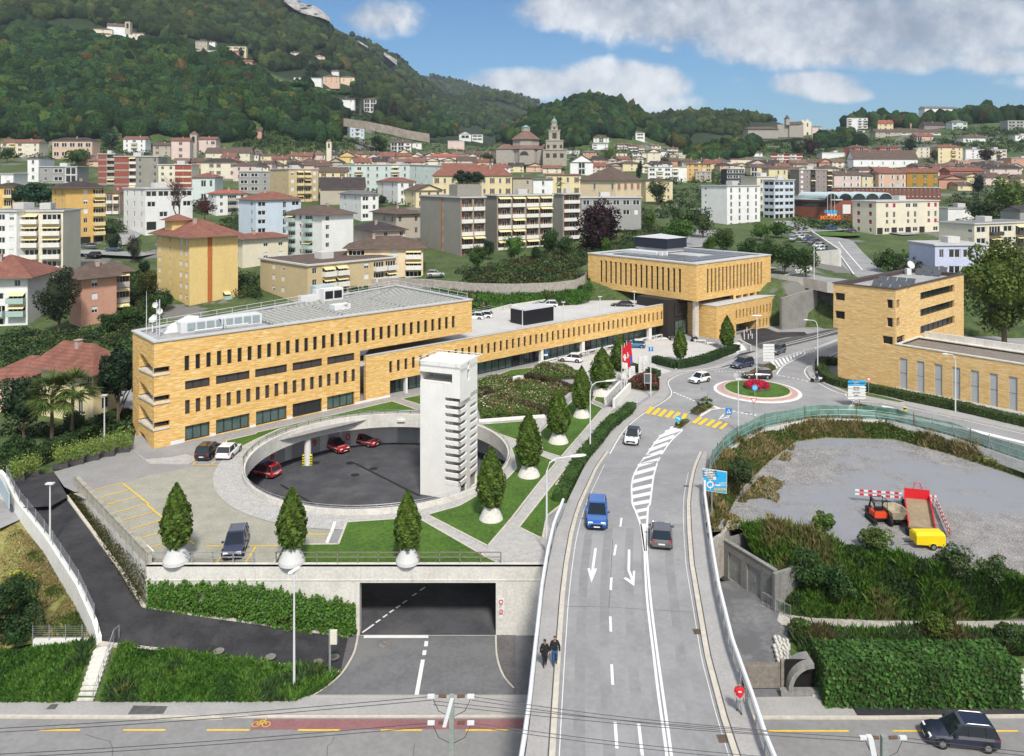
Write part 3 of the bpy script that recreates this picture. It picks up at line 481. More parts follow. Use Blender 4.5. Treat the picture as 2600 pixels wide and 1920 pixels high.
for i in rg(13):
 y0=[1093,1103,1121,1139,1159,1180,1201,1222,1243,1262,1281,1300,1318][i];sl=[14,20,19,18,17,16,15,14,12,10,8,6,4][i];th=[6,7,8,8,8,9,9,9,9,9,9,8,7][i];xl,xr=xat(HLs,y0+sl/2),xat(HRs,y0-sl/2);mk.poly([PDk(xl,y0+sl/2,ZO-.004),PDk(xl,y0+sl/2-th,ZO-.004),PDk(xr,y0-sl/2-th,ZO-.004),PDk(xr,y0-sl/2,ZO-.004)][::-1])
for a,b in(((718,92),(710,150)),((682,268),(670,338)),((652,483),(647,565)),((644,738),(648,838)),((653,1052),(660,1187)),((676,1432),(688,1605)),((830,1442),(855,1652))):dl(o_(a,b),.17)
dl(o_(548,290,522,480),.2);mk.poly([PDk(x,y,ZO+.002)for x,y in o_(521,517,494,425,510,420,522,470,540,424,558,424)])
dl(o_(768,300,765,435,793,505),.2);mk.poly([PDk(x,y,ZO+.002)for x,y in o_(802,540,730,488,745,482,790,505,793,440,807,440)])
dl(sm([(row(y,2)+10,y)for y in rg(1180,2000,60)]),.05)
dl(sm([(row(y,3)-9,y)for y in rg(1200,2000,60)]),.04)
mk.bd('road_marking',MARKW,br)
mb=MB()
for x,y in((1218,838),(1385,1540),(1530,1500)):
 p=PDk(*(c1('o',x,y)if y!=1500 else c1('k',x,y)),.02);mb.box(p.x-.3,p.y-.3,p.z-.02,p.x+.3,p.y+.3,p.z+.003)
mb.bd('road_drain',mat(0,(.10,.07,.05),.8,.3),br)
mb=MB()
for pts in(((352,672),(620,675),(880,692),(1210,712)),((660,230),(640,600),(635,680)),((885,135),(1140,140))):
 q=[PDk(x,y,.014)for x,y in o_(*pts)]
 for i in rg(len(q)-1):
  t=q[i+1]-q[i];n=pn(t)*.025;mb.quad(q[i]-n,q[i]+n,q[i+1]+n,q[i+1]-n)
mb.bd('road_seam',mat(0,(.13,.13,.13),.95,.2),br)
RBX,RBY=None,None
e0=pk('s',275,395,0);e1=pk('s',875,395,0);f0=pk('s',575,470,0);f1=pk('s',575,322,0)
RB=Ve(((e0.x+e1.x)/2,(f0.y+f1.y)/2,0));Rr=((e1.x-e0.x)+(f1.y-f0.y))/4
def ring(mb,r0,r1,z0,z1,mi=0,n=64):
 for i in rg(n):
  a,b=2*pi*i/n,2*pi*(i+1)/n;q=[RB+Ve((r*cos(t),r*sin(t),0))for t in(a,b)for r in(r0,r1)];mb.quad(q[0]+v3(0,0,z1),q[1]+v3(0,0,z0),q[3]+v3(0,0,z0),q[2]+v3(0,0,z1),mi)
mb=MB();ring(mb,Rr-.6,Rr-.15,.006,.006,0);ring(mb,Rr-.75,Rr-.6,.006,.12,2);ring(mb,Rr*.76,Rr-.75,.12,.2,1);ring(mb,Rr*.74,Rr*.76,.2,.35,2);ring(mb,Rr*.72,Rr*.74,.35,.35,2);ring(mb,0.01,Rr*.72,.34,.8,3)
struct('roundabout_island',mb,[MARKW,PINKP,KERB,LAWN])
mk=MB()
def zl(k,pts,w_=.16,smooth=True):line(mk,sm(c(k,*pts))if smooth and len(pts)>4 else c(k,*pts),w_,Z2)
def zp(k,*pts):mk.poly([P(x,y,Z2)for x,y in c(k,*pts)])
def dash(k,pts,n,w_=.4,fill=.55):
 q=[P(x,y,Z2)for x,y in sm(c(k,*pts))];L=[0]
 for a,b in zip(q[:-1],q[1:]):L.append(L[-1]+(b-a).length)
 def at(s):
  i=min(np.searchsorted(L,s,'right')-1,len(q)-2);return q[i]+(q[i+1]-q[i])*((s-L[i])/(L[i+1]-L[i]+1e-9))
 for i in rg(n):
  s0=L[-1]*i/n;line(mk,[at(s0),at(s0+L[-1]/n*fill)],w_,Z2)
dash('k',[1415,675,1510,715,1610,755],7);dash('k',[1770,490,1930,492,2080,497],10,.3)
dash('l',[85,525,230,552,370,585],7,.3);dash('s',[345,505,440,530,580,553],9,.5)
zl('k',[2237,330,2060,395,1850,465,1700,485,1500,510,1390,560,1365,600,1395,680,1350,740,1170,850,1050,940,950,1050,780,1350],.14)
zl('l',[630,125,200,235,-60,300],.14);zl('l',[640,130,400,200,100,275,-60,320],.18)
zl('l',[610,325,480,390,370,440,320,490,360,560,430,590,560,660,680,700,800,750,1000,770,1400,850,2237,1040,2800,1180],.16)
zl('l',[608,212,400,290],.2);zl('l',[608,222,410,298],.2);zl('l',[75,520,140,440,320,345],.2);zl('l',[20,400,290,320,320,345],.2);dash('l',[310,310,400,290],3,.2);dash('l',[330,335,420,310],3,.2)
for i in rg(9):
 x0=28+i*29;y0=405-i*9.5;zp('l',(x0-5+i*3,y0),(x0+14+i*3,y0-4),(x0+62-(i*4),y0+60-i*6),(x0+44-(i*4),y0+64-i*6))
zp('l',690,830,720,780,760,783,745,810,1000,850,1240,880,1500,935,1800,1000,2237,1105,2237,1125,1700,1000,1400,940,1000,872,750,835)
zp('l',990,790,1060,800,1160,830,1240,845,1180,830,1050,808,1000,805);
for i in rg(6):zp('l',(660+i*16,690+i*14),(690+i*16,688+i*14),(695+i*16,695+i*14),(665+i*16,697+i*14))
zp('k',1800,912,1850,860,1925,885,1905,890,1856,872,1822,905);zp('k',1800,912,1905,882,1925,886,1805,915)
zp('k',1535,855,1625,790,1640,785,1560,850);zp('k',1760,790,1840,818,1745,830,1650,890,1635,882,1730,825,1790,815,1730,795)
zl('k',[1420,960,1385,990],.3)
struct('upper_road_marking',mk,[MARKW])
mb=MB()
for x,y,x2,y2,w_ in((1180,862,1230,805,50),(1238,872,1290,815,45),(1292,885,1345,827,45),(1355,895,1405,838,48),(1418,905,1460,850,48),(1490,918,1520,862,46),(1590,945,1650,893,48),(1640,958,1705,905,44),(1705,970,1765,918,44),(1760,985,1825,932,46),(1825,995,1880,945,36)):
 h_=w_/2;mb.poly([P(*q,Z3)for q in c('k',(x-h_*.9,y-5),(x+h_*.5,y+6),(x2+h_*.7,y2+4),(x2-h_*.6,y2-5))])
struct('zebra_crossing',mb,[MARKY])
def slab(name,pts,z,ms,**kw):
 mb=MB().prism([(P(x,y,0).x,P(x,y,0).y)for x,y in pts],-.05,z,0,1);return mb.bd(name,[ms,KERB],kind=SX,**kw)
slab('pavement',c('k',1060,835,1160,765,1280,675,1290,550,1320,520,1430,490,1700,470,1850,425,1990,370,2237,290,2237,318,2040,390,1850,450,1700,475,1480,500,1370,545,1345,600,1375,680,1330,735,1160,840,1040,930,925,1080,845,1205,715,1205,800,1110,950,960),.14,PAVE)
slab('pavement',c('l',610,340,500,385,440,405,440,480,620,590,900,680,1200,760,1640,850,2237,985,2800,1110,2800,1150,2237,1025,1400,845,1190,790,1000,765,820,735,700,700,560,640,440,585,365,545,335,490,380,445,480,400,608,335),.14,PAVE)
slab('planted_strip',c('l',590,635,760,672,1000,720,1190,770,1150,775,880,722,750,700),.2,GRASSM)
slab('planted_island',c('l',750,795,800,788,1000,830,1240,880,1180,882,950,850,770,815),.25,GRASSM)
slab('planted_island',c('k',1550,850,1640,790,1770,800,1740,825,1640,880),.25,GRASSM)
slab('planted_island',c('k',1420,975,1450,930,1530,920,1560,940,1480,990),.25,GRASSM)
slab('planted_island',c('s',590,245,650,215,690,235,700,262,660,275),.25,GRASSM)
slab('fresh_asphalt',c('s',462,20,478,62,535,98,620,75,760,45,905,30,880,8,700,10,640,-15,560,-20),.02,ASPHD);slab('fresh_asphalt',c('s',290,232,400,195,460,150,530,135,620,130,520,180,430,215,350,240),.02,ASPHD)
slab('fresh_asphalt',[(1950,893),(1910,877),(2100,838),(2130,835),(2130,848)],.015,mat(0,(.085,.085,.09),.9,.2,.5))
class Fr:
 """vertical facade: origin O, direction u along it, n outward"""
 def __init__(s,O,u,n):s.O=Ve(O);s.u=Ve(u).normalized();s.n=Ve(n).normalized()
 def pt(s,a,z,t=0.):return s.O+s.u*a+s.n*t+v3(0,0,z-s.O.z)
 def sf(s,px,t=0.):
  k=(px-CX)/F;o=s.O+s.n*t;return(k*o.y-o.x)/(s.u.x-k*s.u.y)
 def zf(s,px,py,t=0.):
  a=s.sf(px,t);d=(s.O+s.n*t+s.u*a).y;return H-(py-HZ)/F*d
 def sz(s,px,py,t=0.):return s.sf(px,t),s.zf(px,py,t)
def panel(mb,fr,s0,s1,z0,z1,rects,depth=.35,t=0.,mi=0,mr=None):
 """wall face s0..s1, z0..z1 with rectangular holes (a0,a1,b0,b1) and their reveals""";mr=mi if mr is None else mr;xs=sorted({s0,s1,*[r[0]for r in rects],*[r[1]for r in rects]});xs=[x for x in xs if s0<=x<=s1];zs=sorted({z0,z1,*[r[2]for r in rects],*[r[3]for r in rects]});zs=[z for z in zs if z0<=z<=z1];fl=fr.u.cross(v3(0,0,1)).dot(fr.n)>0
 def Q(a,b,cc,d,m):mb.quad(*((a,b,cc,d)if fl else(d,cc,b,a)),m)
 for i in rg(len(xs)-1):
  run=None
  for j in rg(len(zs)-1):
   cx_,cz=(xs[i]+xs[i+1])/2,(zs[j]+zs[j+1])/2;hole=any(r[0]<cx_<r[1]and r[2]<cz<r[3]for r in rects)
   if not hole:
    if run is None:run=zs[j]
   if(hole or j==len(zs)-2)and run is not None:
    top=zs[j]if hole else zs[j+1];Q(fr.pt(xs[i],run,t),fr.pt(xs[i+1],run,t),fr.pt(xs[i+1],top,t),fr.pt(xs[i],top,t),mi);run=None
 for a0,a1,b0,b1 in rects:
  p=lambda a,b,tt:fr.pt(a,b,t-tt);mb.quad(p(a0,b0,0),p(a1,b0,0),p(a1,b0,depth),p(a0,b0,depth),mr);mb.quad(p(a0,b1,0),p(a0,b1,depth),p(a1,b1,depth),p(a1,b1,0),mr);mb.quad(p(a0,b0,0),p(a0,b0,depth),p(a0,b1,depth),p(a0,b1,0),mr);mb.quad(p(a1,b0,0),p(a1,b1,0),p(a1,b1,depth),p(a1,b0,depth),mr)
def win(parent,fr,r,depth=.3,t=0.,glass=None,frame=None,name='window',bars=0,hb=0,fw=.07,group=None):
 """frame and pane set back in an opening""";a0,a1,b0,b1=r;m=MB();tt=t-depth;p=lambda a,b,e=0.:fr.pt(a,b,tt+e);m.quad(p(a0,b0),p(a1,b0),p(a1,b1),p(a0,b1),0)
 def bar(x0,x1,z0,z1):
  o=p(x0,z0,.0);m.obox(o,fr.u*(x1-x0),fr.n*.06,v3(0,0,z1-z0),1)
 bar(a0,a0+fw,b0,b1);bar(a1-fw,a1,b0,b1);bar(a0+fw,a1-fw,b0,b0+fw);bar(a0+fw,a1-fw,b1-fw,b1)
 for i in rg(bars):x=a0+(a1-a0)*(i+1)/(bars+1);bar(x-fw/2,x+fw/2,b0+fw,b1-fw)
 for i in rg(hb):z=b0+(b1-b0)*(i+1)/(hb+1);bar(a0+fw,a1-fw,z-fw/2,z+fw/2)
 return m.bd(name,[glass or GLASS,frame or FRAME],parent)
U_=v3(.7522,.6589,0);W_=v3(-.6589,.7522,0);N_=v3(.6589,-.7522,0)
FA=Fr(P(391,1140,0),U_,N_)
sA=FA.sf
zT=FA.zf(391,870)
zT=(zT+FA.zf(1196,762))/2
def back(fr,s0,px,W=W_):
 k=(px-CX)/F;C=fr.pt(s0,0);return(k*C.y-C.x)/(W.x-k*W.y)
TB=tg('office_building','long yellow brick office block with open stair corner behind the round court','building',FA.pt(0,0))
s914,s929,s990,s1198,s1711=sA(914),sA(929),sA(990),sA(1198),sA(1711)
L0=back(FA,0,337);L1=back(FA,s1198,1007)
zU=FA.zf(1198,843);zB=FA.zf(990,895);zo=FA.zf(990,967)
UP=[];a,b=sA(468.7),sA(1147.3);w_=sA(481)-a;z1_=FA.zf(475,903.);z0_=FA.zf(475,941.5)
for i in rg(32):s=a+(b-a)*i/31;UP.append((s,s+w_,z0_,z1_))
LO=[];a,b=sA(470),sA(892.6);z1b,z0b=FA.zf(475,1016.),FA.zf(475,1052.)
for i in rg(19):s=a+(b-a)*i/18;LO.append((s,s+w_,z0b,z1b))
BANDS=[]
zb1,zb0=FA.zf(470,968.5),FA.zf(470,991)
for x0,x1 in((470,533),(548.6,634),(648,729),(743,818),(831,900)):BANDS.append((sA(x0),sA(x1),zb0,zb1))
GL=[];zg1,zg0=FA.zf(470,1083),.05
for x0,x1 in((470,533),(548.6,634),(650,728.5),(743,817.7),(830.7,900)):GL.append((sA(x0),sA(x1),zg0,zg1))
s468=sA(468)
mb=MB()
panel(mb,FA,s468,s914,zU,zT,[r for r in UP if r[0]>s468 and r[1]<s914]);panel(mb,FA,s914,s1198,zU,zT,[r for r in UP if r[0]>s914])
panel(mb,FA,s468,s914,0,zU,LO+BANDS+GL)
mb.quad(FA.pt(s914,0),FA.pt(s914,0,-6),FA.pt(s914,zU,-6),FA.pt(s914,zU))
zn=[FA.zf(391,y)for y in(800+512/3.4415,800+763/3.4415,800+990/3.4415,800+1190/3.4415)]
NT_=[(0,sA(431.5),z-.05,z+.62)for z in zn[:3]]+[(0,sA(433),-1.3,zn[3])]
panel(mb,FA,0,s468,-1.3,zT,NT_,depth=.5)
EL=Fr(FA.pt(0,0),W_,-U_)
def endwall():
 ops=[];e0=EL.sf(353.5);levels=zn
 def zleft(y):return EL.zf(353.5,800+y/3.4415)
 tops=[zleft(330),zleft(575),zleft(785),zleft(1005)];bots=[zleft(450),zleft(690),zleft(905),zleft(1140)];tops2=[zn[0]+.65,zn[1]+.65,zn[2]+.65,zn[3]];n=10;segs=[]
 for q in rg(4):
  curve=[]
  for i in rg(n+1):
   t=i/n;s=e0*t;u=1-t;k=smooth01(np.array((t-.12)/.66));zt_=tops2[q]+(tops[q]-tops2[q])*float(k);curve.append((s,zt_))
  fl_=[(e0*i/n,zn[q]-.05+(bots[q]-zn[q])*i/n if q<3 else-1.3)for i in rg(n+1)];segs.append((curve,fl_))
 cols_=n
 for i in rg(cols_):
  zs=[zT];pa,pb=[],[]
  for cv,fv in segs:pa+=[cv[i][1],fv[i][1]];pb+=[cv[i+1][1],fv[i+1][1]]
  A_=[zT]+pa+[-1.3];B_=[zT]+pb+[-1.3];s0,s1=e0*i/cols_,e0*(i+1)/cols_
  for j in rg(0,len(A_),2):
   if A_[j]-A_[j+1]<.02 and B_[j]-B_[j+1]<.02:continue
   mb.quad(EL.pt(s0,A_[j+1]),EL.pt(s0,A_[j]),EL.pt(s1,B_[j]),EL.pt(s1,B_[j+1]))
  for cv,fv in segs:
   mb.quad(EL.pt(s0,cv[i][1]),EL.pt(s0,cv[i][1],-.45),EL.pt(s1,cv[i+1][1],-.45),EL.pt(s1,cv[i+1][1]))
 for cv,fv in segs:mb.quad(EL.pt(e0,fv[-1][1]),EL.pt(e0,fv[-1][1],-1.6),EL.pt(e0,cv[-1][1],-1.6),EL.pt(e0,cv[-1][1]))
 mb.quad(EL.pt(e0,-1.3),EL.pt(e0,zT),EL.pt(L0,zT),EL.pt(L0,-1.3));return segs,e0
SEG,e0_=endwall()
A0,A1,B0_,B1_=FA.pt(0,0),FA.pt(s1198,0),FA.pt(0,0,-L0),FA.pt(s1198,0,-L1)
def V3(p,z):return v3(p.x,p.y,z)
Bm=FA.pt(s914,0)-N_*(L0+(L1-L0)*s914/s1198)
mb.quad(V3(B0_,-1.3),V3(B0_,zT),V3(Bm,zT),V3(Bm,-1.3));mb.quad(V3(Bm,zU),V3(Bm,zT),V3(B1_,zT),V3(B1_,zU))
mb.quad(V3(A1,zU),V3(B1_,zU),V3(B1_,zT),V3(A1,zT));mb.quad(V3(A1,zU),FA.pt(s914,zU),V3(Bm,zU),V3(B1_,zU))
mb.bd('wall',YB,TB)
mb=MB();zi=lambda q:zn[q]
stair=MB()
for q in rg(4):
 z=zn[q]-.1 if q<3 else-1.25
 if q<3:
  fv=SEG[q][1];stair.add([FA.pt(-.12,z,.12),FA.pt(sA(431.5),z,.12),FA.pt(sA(431.5),z,-1.8),EL.pt(e0_,fv[-1][1]-.1,-1.8),EL.pt(e0_,fv[-1][1]-.1,.12)]+[FA.pt(-.12,z-.22,.12),FA.pt(sA(431.5),z-.22,.12),FA.pt(sA(431.5),z-.22,-1.8),EL.pt(e0_,fv[-1][1]-.32,-1.8),EL.pt(e0_,fv[-1][1]-.32,.12)],[(0,1,2,3,4),(9,8,7,6,5),(0,5,6,1),(4,9,5,0),(1,6,7,2),(2,7,8,3),(3,8,9,4)])
stair.bd('stair_ledge',CONC,TB)
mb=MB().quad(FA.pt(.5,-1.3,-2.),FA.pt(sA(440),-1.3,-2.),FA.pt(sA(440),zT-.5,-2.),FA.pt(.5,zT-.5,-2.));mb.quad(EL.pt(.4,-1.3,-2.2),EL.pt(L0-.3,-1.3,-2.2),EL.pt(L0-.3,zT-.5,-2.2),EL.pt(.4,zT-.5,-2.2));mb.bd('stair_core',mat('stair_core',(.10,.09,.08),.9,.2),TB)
mb=MB().obox(FA.pt(.1,-1.3,-.3),U_*3.0,-N_*.05,zu*.9);mb.obox(EL.pt(.3,-1.3,-.1),W_*(e0_-.2),U_*.05,zu*.9);mb.bd('glass_fence',mat(0,(.30,.36,.36),.15,0),TB)
for r in UP+LO:
 win(TB,FA,r,.28,glass=GLASS if r in UP else BLIND)
for r in BANDS:win(TB,FA,r,.25,glass=BLIND,bars=2)
for i,r in en(GL):win(TB,FA,r,.35,glass=GLASSG if i!=3 else GLASS,bars=3 if i else 2,fw=.12,name='glass_front')
mb=MB()
for x0,x1 in((433,468.5),(533.4,548.2),(634.4,649.5),(729,742.6),(818.2,830.3),(900.5,991)):
 mb.obox(FA.pt(sA(x0),-1.3 if x0<500 else-.3,-.02),U_*(sA(x1)-sA(x0)),N_*.04,zu*((1.75 if x0<500 else .62)))
mb.bd('plinth',CONCW,TB)
mb=MB()
ro=[FA.pt(-.15,0,.15),FA.pt(s1198+.15,0,.15),FA.pt(s1198+.15,0,-L1-.1),FA.pt(-.15,0,-L0-.1)]
ri=[FA.pt(.55,0,-.5),FA.pt(s1198-.6,0,-.5),FA.pt(s1198-.6,0,-L1+.6),FA.pt(.55,0,-L0+.55)]
mb.prism([(p.x,p.y)for p in ro],zT-.02,zT+.16,0,0,holes=[[(p.x,p.y)for p in ri]])
mb.poly([V3(p,zT-.12)for p in ri],1);rf=mb.bd('roof',[ROOFM,ROOFG],TB)
LV=mat('louvre',(.33,.33,.31),.7,.2,1.5);LVD=mat(0,(.15,.15,.15),.8,.1)
mb=MB()
for i in rg(17):
 t0=-1.6-i*1.12;sa=max(15.5,(abs(t0)+1.6-L0)/((L1-L0)/s1198));sb=s1198-1.2
 if sa>sb-3:continue
 nseg=3
 for q in rg(nseg):
  s=sa+(sb-sa)*q/nseg;mb.obox(FA.pt(s,zT-.1,t0),U_*((sb-sa)/nseg-.35),-N_*.55,zu*.16+(-N_*.2),0)
  for k_ in rg(int((sb-sa)/nseg/.9)):mb.obox(FA.pt(s+.3+k_*.9,zT+.02,t0-.1),U_*.12,-N_*.7,zu*.12,0)
mb.bd('louvre_field',[LV],rf)
mb=MB().obox(FA.pt(14.5,zT-.11,-1.1),U_*(s1198-16),-N_*.02,zu*.02)
mb.poly([FA.pt(15,zT-.115+.004,-1.2),FA.pt(s1198-1,zT-.115+.004,-1.2),FA.pt(s1198-1,zT-.115+.004,-L1+1.2),FA.pt(40,zT-.115+.004,-L0-(L1-L0)*40/s1198+1.2),FA.pt(15,zT-.115+.004,-L0-(L1-L0)*15/s1198+1.2)]);mb.bd('roof_deck',mat('roof_deck',(.16,.155,.15),.9,.2),rf)
mb=MB().obox(FA.pt(4.2,zT-.1,-3.6),U_*10.5,-N_*2.2,zu*1.3);
for i in rg(8):mb.obox(FA.pt(5.0+i*1.2,zT+.2,-3.56),U_*.95,N_*.05,zu*.9,1)
mb.bd('plant_room',[METALW,mat(0,(.28,.34,.35),.3,.1)],rf)
mb=MB().tube([FA.pt(5.5,zT+.25,-2.6),FA.pt(9,zT+.25,-2.6),FA.pt(9,zT+1.3,-2.6),FA.pt(9,zT+1.3,-3.6)],.12);mb.tube([FA.pt(9.6,zT+1.5,-3.4),FA.pt(9.6,zT+.3,-2.8),FA.pt(12.5,zT+.3,-2.8)],.1);mb.bd('roof_pipe',METALW,rf)
def roofbox(px,py,L,Wd,hh,m,parent,name,mats=None,z=None):
 z=zT if z is None else z;q=P(px,py,z);q.z=z-.1;mb=MB().obox(q,U_*L,W_*Wd,zu*hh);return mb.bd(name,m,parent),q
ac=tg('air_conditioner','big white and grey air handling unit on the louvred office roof',0,P(802,758,zT))
o,q=roofbox(802,762,3.2,2.0,2.2,mat(0,(.42,.50,.50),.6,.06),ac,'cabinet')
mb=MB();q2=P(822,766,zT);q2.z=zT;mb.obox(q2,U_*3.4,W_*1.6,zu*1.9,0)
for i in rg(2):mb.obox(q2+U_*(.25+i*1.55)+zu*.35+N_*.02,U_*1.35,N_*.03,zu*1.2,1)
mb.bd('fan_unit',[WHITEP,BLACKM],ac)
ac2=tg('roof_duct','low pale metal duct on the office roof behind the air handling unit','duct',P(765,765,zT));mb=MB();q3=P(765,768,zT);q3.z=zT-.1;mb.obox(q3,U_*4.2,W_*1.2,zu*1.0);mb.obox(q3+U_*2.5+zu*1.0,U_*1.6,W_*1.2,zu*.8);mb.bd('duct_body',METALW,ac2)
ac3=tg('roof_vent','flat white ventilation box lying on the louvred roof','vent',P(850,786,zT));mb=MB();q3=P(850,790,zT);q3.z=zT-.1;mb.obox(q3,U_*2.6,W_*1.6,zu*.9);mb.box(q3.x+1,q3.y+.9,q3.z+.9,q3.x+1.6,q3.y+1.5,q3.z+1.1);mb.bd('vent_body',WHITEP,ac3)
an=tg('antenna_mast','slim white lattice antenna mast with small dishes at the left end of the office roof','antenna',P(403,850,zT))
b_=P(403,852,zT);mb=MB()
for dx,dy in((-.2,-.15),(.2,-.15),(0,.2)):mb.tube([b_+v3(dx,dy,0),b_+v3(dx,dy,4.4)],.035,5)
for i in rg(14):z=.3*i;mb.tube([b_+v3(-.2,-.15,z),b_+v3(.2,-.15,z+.3)],.02,4);mb.tube([b_+v3(.2,-.15,z),b_+v3(0,.2,z+.3)],.02,4)
mb.bd('lattice',METALW,an)
for i in rg(3):
 mb=MB();z=2.2+i*.75;mb.lathe([(0.02,0),(.28,.05),(.36,.16),(.34,.17),(.2,.08),(.02,.04)],0,0,14,cap=False);o=mb.bd('dish',WHITEP,an,loc=1);o.location=(-.35+.6*(i%2),-.3,z);o.rotation_euler=(1.4,0,.4*i)
wp=tg('whip_antenna','thin tall white rod antenna left of the lattice mast on the roof','antenna',P(372,843,zT));b_=P(372,845,zT);MB().tube([b_,b_+v3(0,0,2.6),b_+v3(0,0,5.2)],[.05,.04,.02],6).bd('rod',METALW,wp)
mb=MB().tube([b_+v3(.6,.3,0),b_+v3(.6,.3,1.3)],.08,8);mb.lathe([(.05,1.2),(.4,1.3),(.45,1.7),(.2,1.95),(.02,2.0)],b_.x+.6,b_.y+.3,12);
for v_ in rg(len(mb.v)-60,len(mb.v)):mb.v[v_]=(mb.v[v_][0],mb.v[v_][1],mb.v[v_][2]+b_.z)
dr=tg('radome','small white domed antenna between the rod and the lattice mast','antenna',b_);mb.bd('dome',WHITEP,dr)
sh=tg('covered_plant','lumpy roof equipment wrapped in white sheeting beside the antennas','roof equipment',P(430,845,zT))
mb=MB();q=P(418,846,zT);q.z=zT-.1;mb.add([q,q+U_*4.6,q+U_*4.6+W_*2,q+W_*2,q+U_*1.2+W_*1+zu*1.0,q+U_*3.0+W_*.6+zu*1.9,q+U_*4.5+W_*1.0+zu*1.6],[(0,1,5,4),(1,2,6),(1,6,5),(2,3,4,5,6),(3,0,4)]);mb.bd('sheet',mat(0,(.62,.62,.60),.7,.15,1.,bump=.6,bscale=3),sh)
mb=MB();pts=[FA.pt(2,zT+1.0,-L0-(L1-L0)*2/s1198+.3)]+[FA.pt(s,zT+1.0,-L0-(L1-L0)*s/s1198+.3)for s in(15,30,s1198-.5)]+[FA.pt(s1198-.4,zT+1.,-.6)]
mb.tube(pts,.03,4);mb.tube([p-zu*.5 for p in pts],.025,4)
for p in resample(pts,2.5):mb.tube([p,p-zu*1.0],.03,4)
mb.bd('roof_rail',METALW,rf)
WB=tg('office_wing','long low yellow brick wing with green glass ground floor under the parking deck','building',FA.pt(s929,0))
zD=zB-.85
mb=MB();SB=[]
a,b=sA(988.5),sA(1698.7);n=51;w2=sA(1300+45/3.4415)-sA(1300+25/3.4415);z1w,z0w=FA.zf(990,917.7),FA.zf(990,946.7)
for i in rg(n):s=a+(b-a)*i/(n-1);SB.append((s,s+w2,z0w,z1w))
panel(mb,FA,s929,s1711,zo,zB,[r for r in SB if r[1]<s1711-.1]);mb.quad(FA.pt(s929,0),FA.pt(s990,0),FA.pt(s990,zo),FA.pt(s929,zo))
mb.quad(FA.pt(s929,0),FA.pt(s929,zB),FA.pt(s929,zB,-.6),FA.pt(s929,0,-.6));mb.quad(FA.pt(s990,0),FA.pt(s990,0,-1.6),FA.pt(s990,zo,-1.6),FA.pt(s990,zo))
mb.quad(FA.pt(s990,zo),FA.pt(s990,zo,-1.6),FA.pt(s1711,zo,-1.6),FA.pt(s1711,zo));mb.quad(FA.pt(s1711,zo),FA.pt(s1711,zo,-3),FA.pt(s1711,zB,-3),FA.pt(s1711,zB))
mb.quad(FA.pt(s929,zD,-.35),FA.pt(s1711,zD,-.35),FA.pt(s1711,zB,-.35),FA.pt(s929,zB,-.35))
mb.quad(FA.pt(s1711,0),FA.pt(s1711,0,-3),FA.pt(s1711,zo,-3),FA.pt(s1711,zo));mb.quad(FA.pt(sA(1706),0),FA.pt(s1711,0),FA.pt(s1711,zo),FA.pt(sA(1706),zo))
mb.bd('wall',YB,WB)
for r in SB[:50]:win(WB,FA,r,.28)
mb=MB().obox(FA.pt(s929,zB,.06),U_*(s1711-s929),-N_*.48,zu*.12);mb.bd('coping',ROOFM,WB)
gx=s990
segs=[('dark',990,1003),('green',1003,1028),('pier',1031,1036),('green',1037,1095),('green',1213,1300),('dark',1301,1318),('green',1318,1330),('dark',1330,1374),('pier',1375,1381),('green',1382,1478),('pier',1479,1486),('dark',1488,1500),('green',1500,1648),('pier',1649,1656),('green',1658,1684),('dark',1686,1706),('green',1096,1212)]
for kd,x0,x1 in segs:
 a0,a1=FA.sf(x0,-1.5),FA.sf(x1,-1.5)
 if kd=='pier':m=MB().obox(FA.pt(sA(x0),0,-.1),U_*(sA(x1)-sA(x0)),-N_*.6,zu*zo);m.bd('pier',CONCW,WB)
 else:win(WB,FA,(a0,a1,.05,zo-.03),0,t=-1.5,glass=GLASSG if kd=='green' else GLASS,bars=max(1,int((a1-a0)/1.6)),fw=.12,name='glass_front')
dk=[FA.pt(s914,0,-.35),FA.pt(s1711,0,-.35),FA.pt(s1711+6,0,-3),FA.pt(s1711+16,0,-8),v3(56,196,0),P(1541,738,5.4),P(1474,756,5.4),P(1300,782,5.4),P(1180,812,5.4),FA.pt(s1198-2,0,-L1)]
dkl=[(p.x,p.y)for p in dk]
mb=MB().prism(dkl,zD-.5,zD);mb.bd('parking_deck',LIGHTC,WB)
mb=MB();st=mb.quad(FA.pt(s929,zD+.006,-.4),FA.pt(s1711,zD+.006,-.4),FA.pt(s1711,zD+.006,-4.2),FA.pt(s929,zD+.006,-4.2));mb.bd('deck_strip',mat(0,(.17,.165,.17),.9,.25,1.2),WB)
mb=MB()
for a,b in(((300,1600),(640,1550)),((400,1590),(560,1545)),((500,1575),(620,1550)),((0,1650),(180,1600))):line(mb,[pk('g',*a,zD+.012),pk('g',*b,zD+.012)],.15,0)
for x,y in((490,1608),(660,1583),(350,1640)):q=pk('g',x,y,zD+.012);line(mb,[q-U_*1.2,q+U_*1.2],.2,0)
for i in rg(9):q=P(1205+i*11,800-i*3,zD+.012);line(mb,[q,q+W_*4.5],.12,0)
mb.bd('deck_marking',MARKW,WB)
mb=MB()
for(x0,y0),(x1,y1),z0,z1 in((c1('g',0,1600),c1('g',530,1515),zD,zD+.9),(c1('g',530,1520),c1('g',830,1455),zD,zD+1.6)):
 A_,B_=P(x0,y0,zD),P(x1,y1,zD);t=B_-A_;n=t.cross(zu).normalized()*.3;mb.obox(A_,t,-n,zu*(z1-z0))
A_=P(1190,812,zD);B_=P(1300,782,zD);mb.obox(A_,B_-A_,-xz(B_-A_)*.3,zu*.8)
mb.bd('deck_parapet',CONC,WB)
bx=tg('stair_housing','black box-shaped stair housing on the parking deck','roof box',P(1302,800,zD))
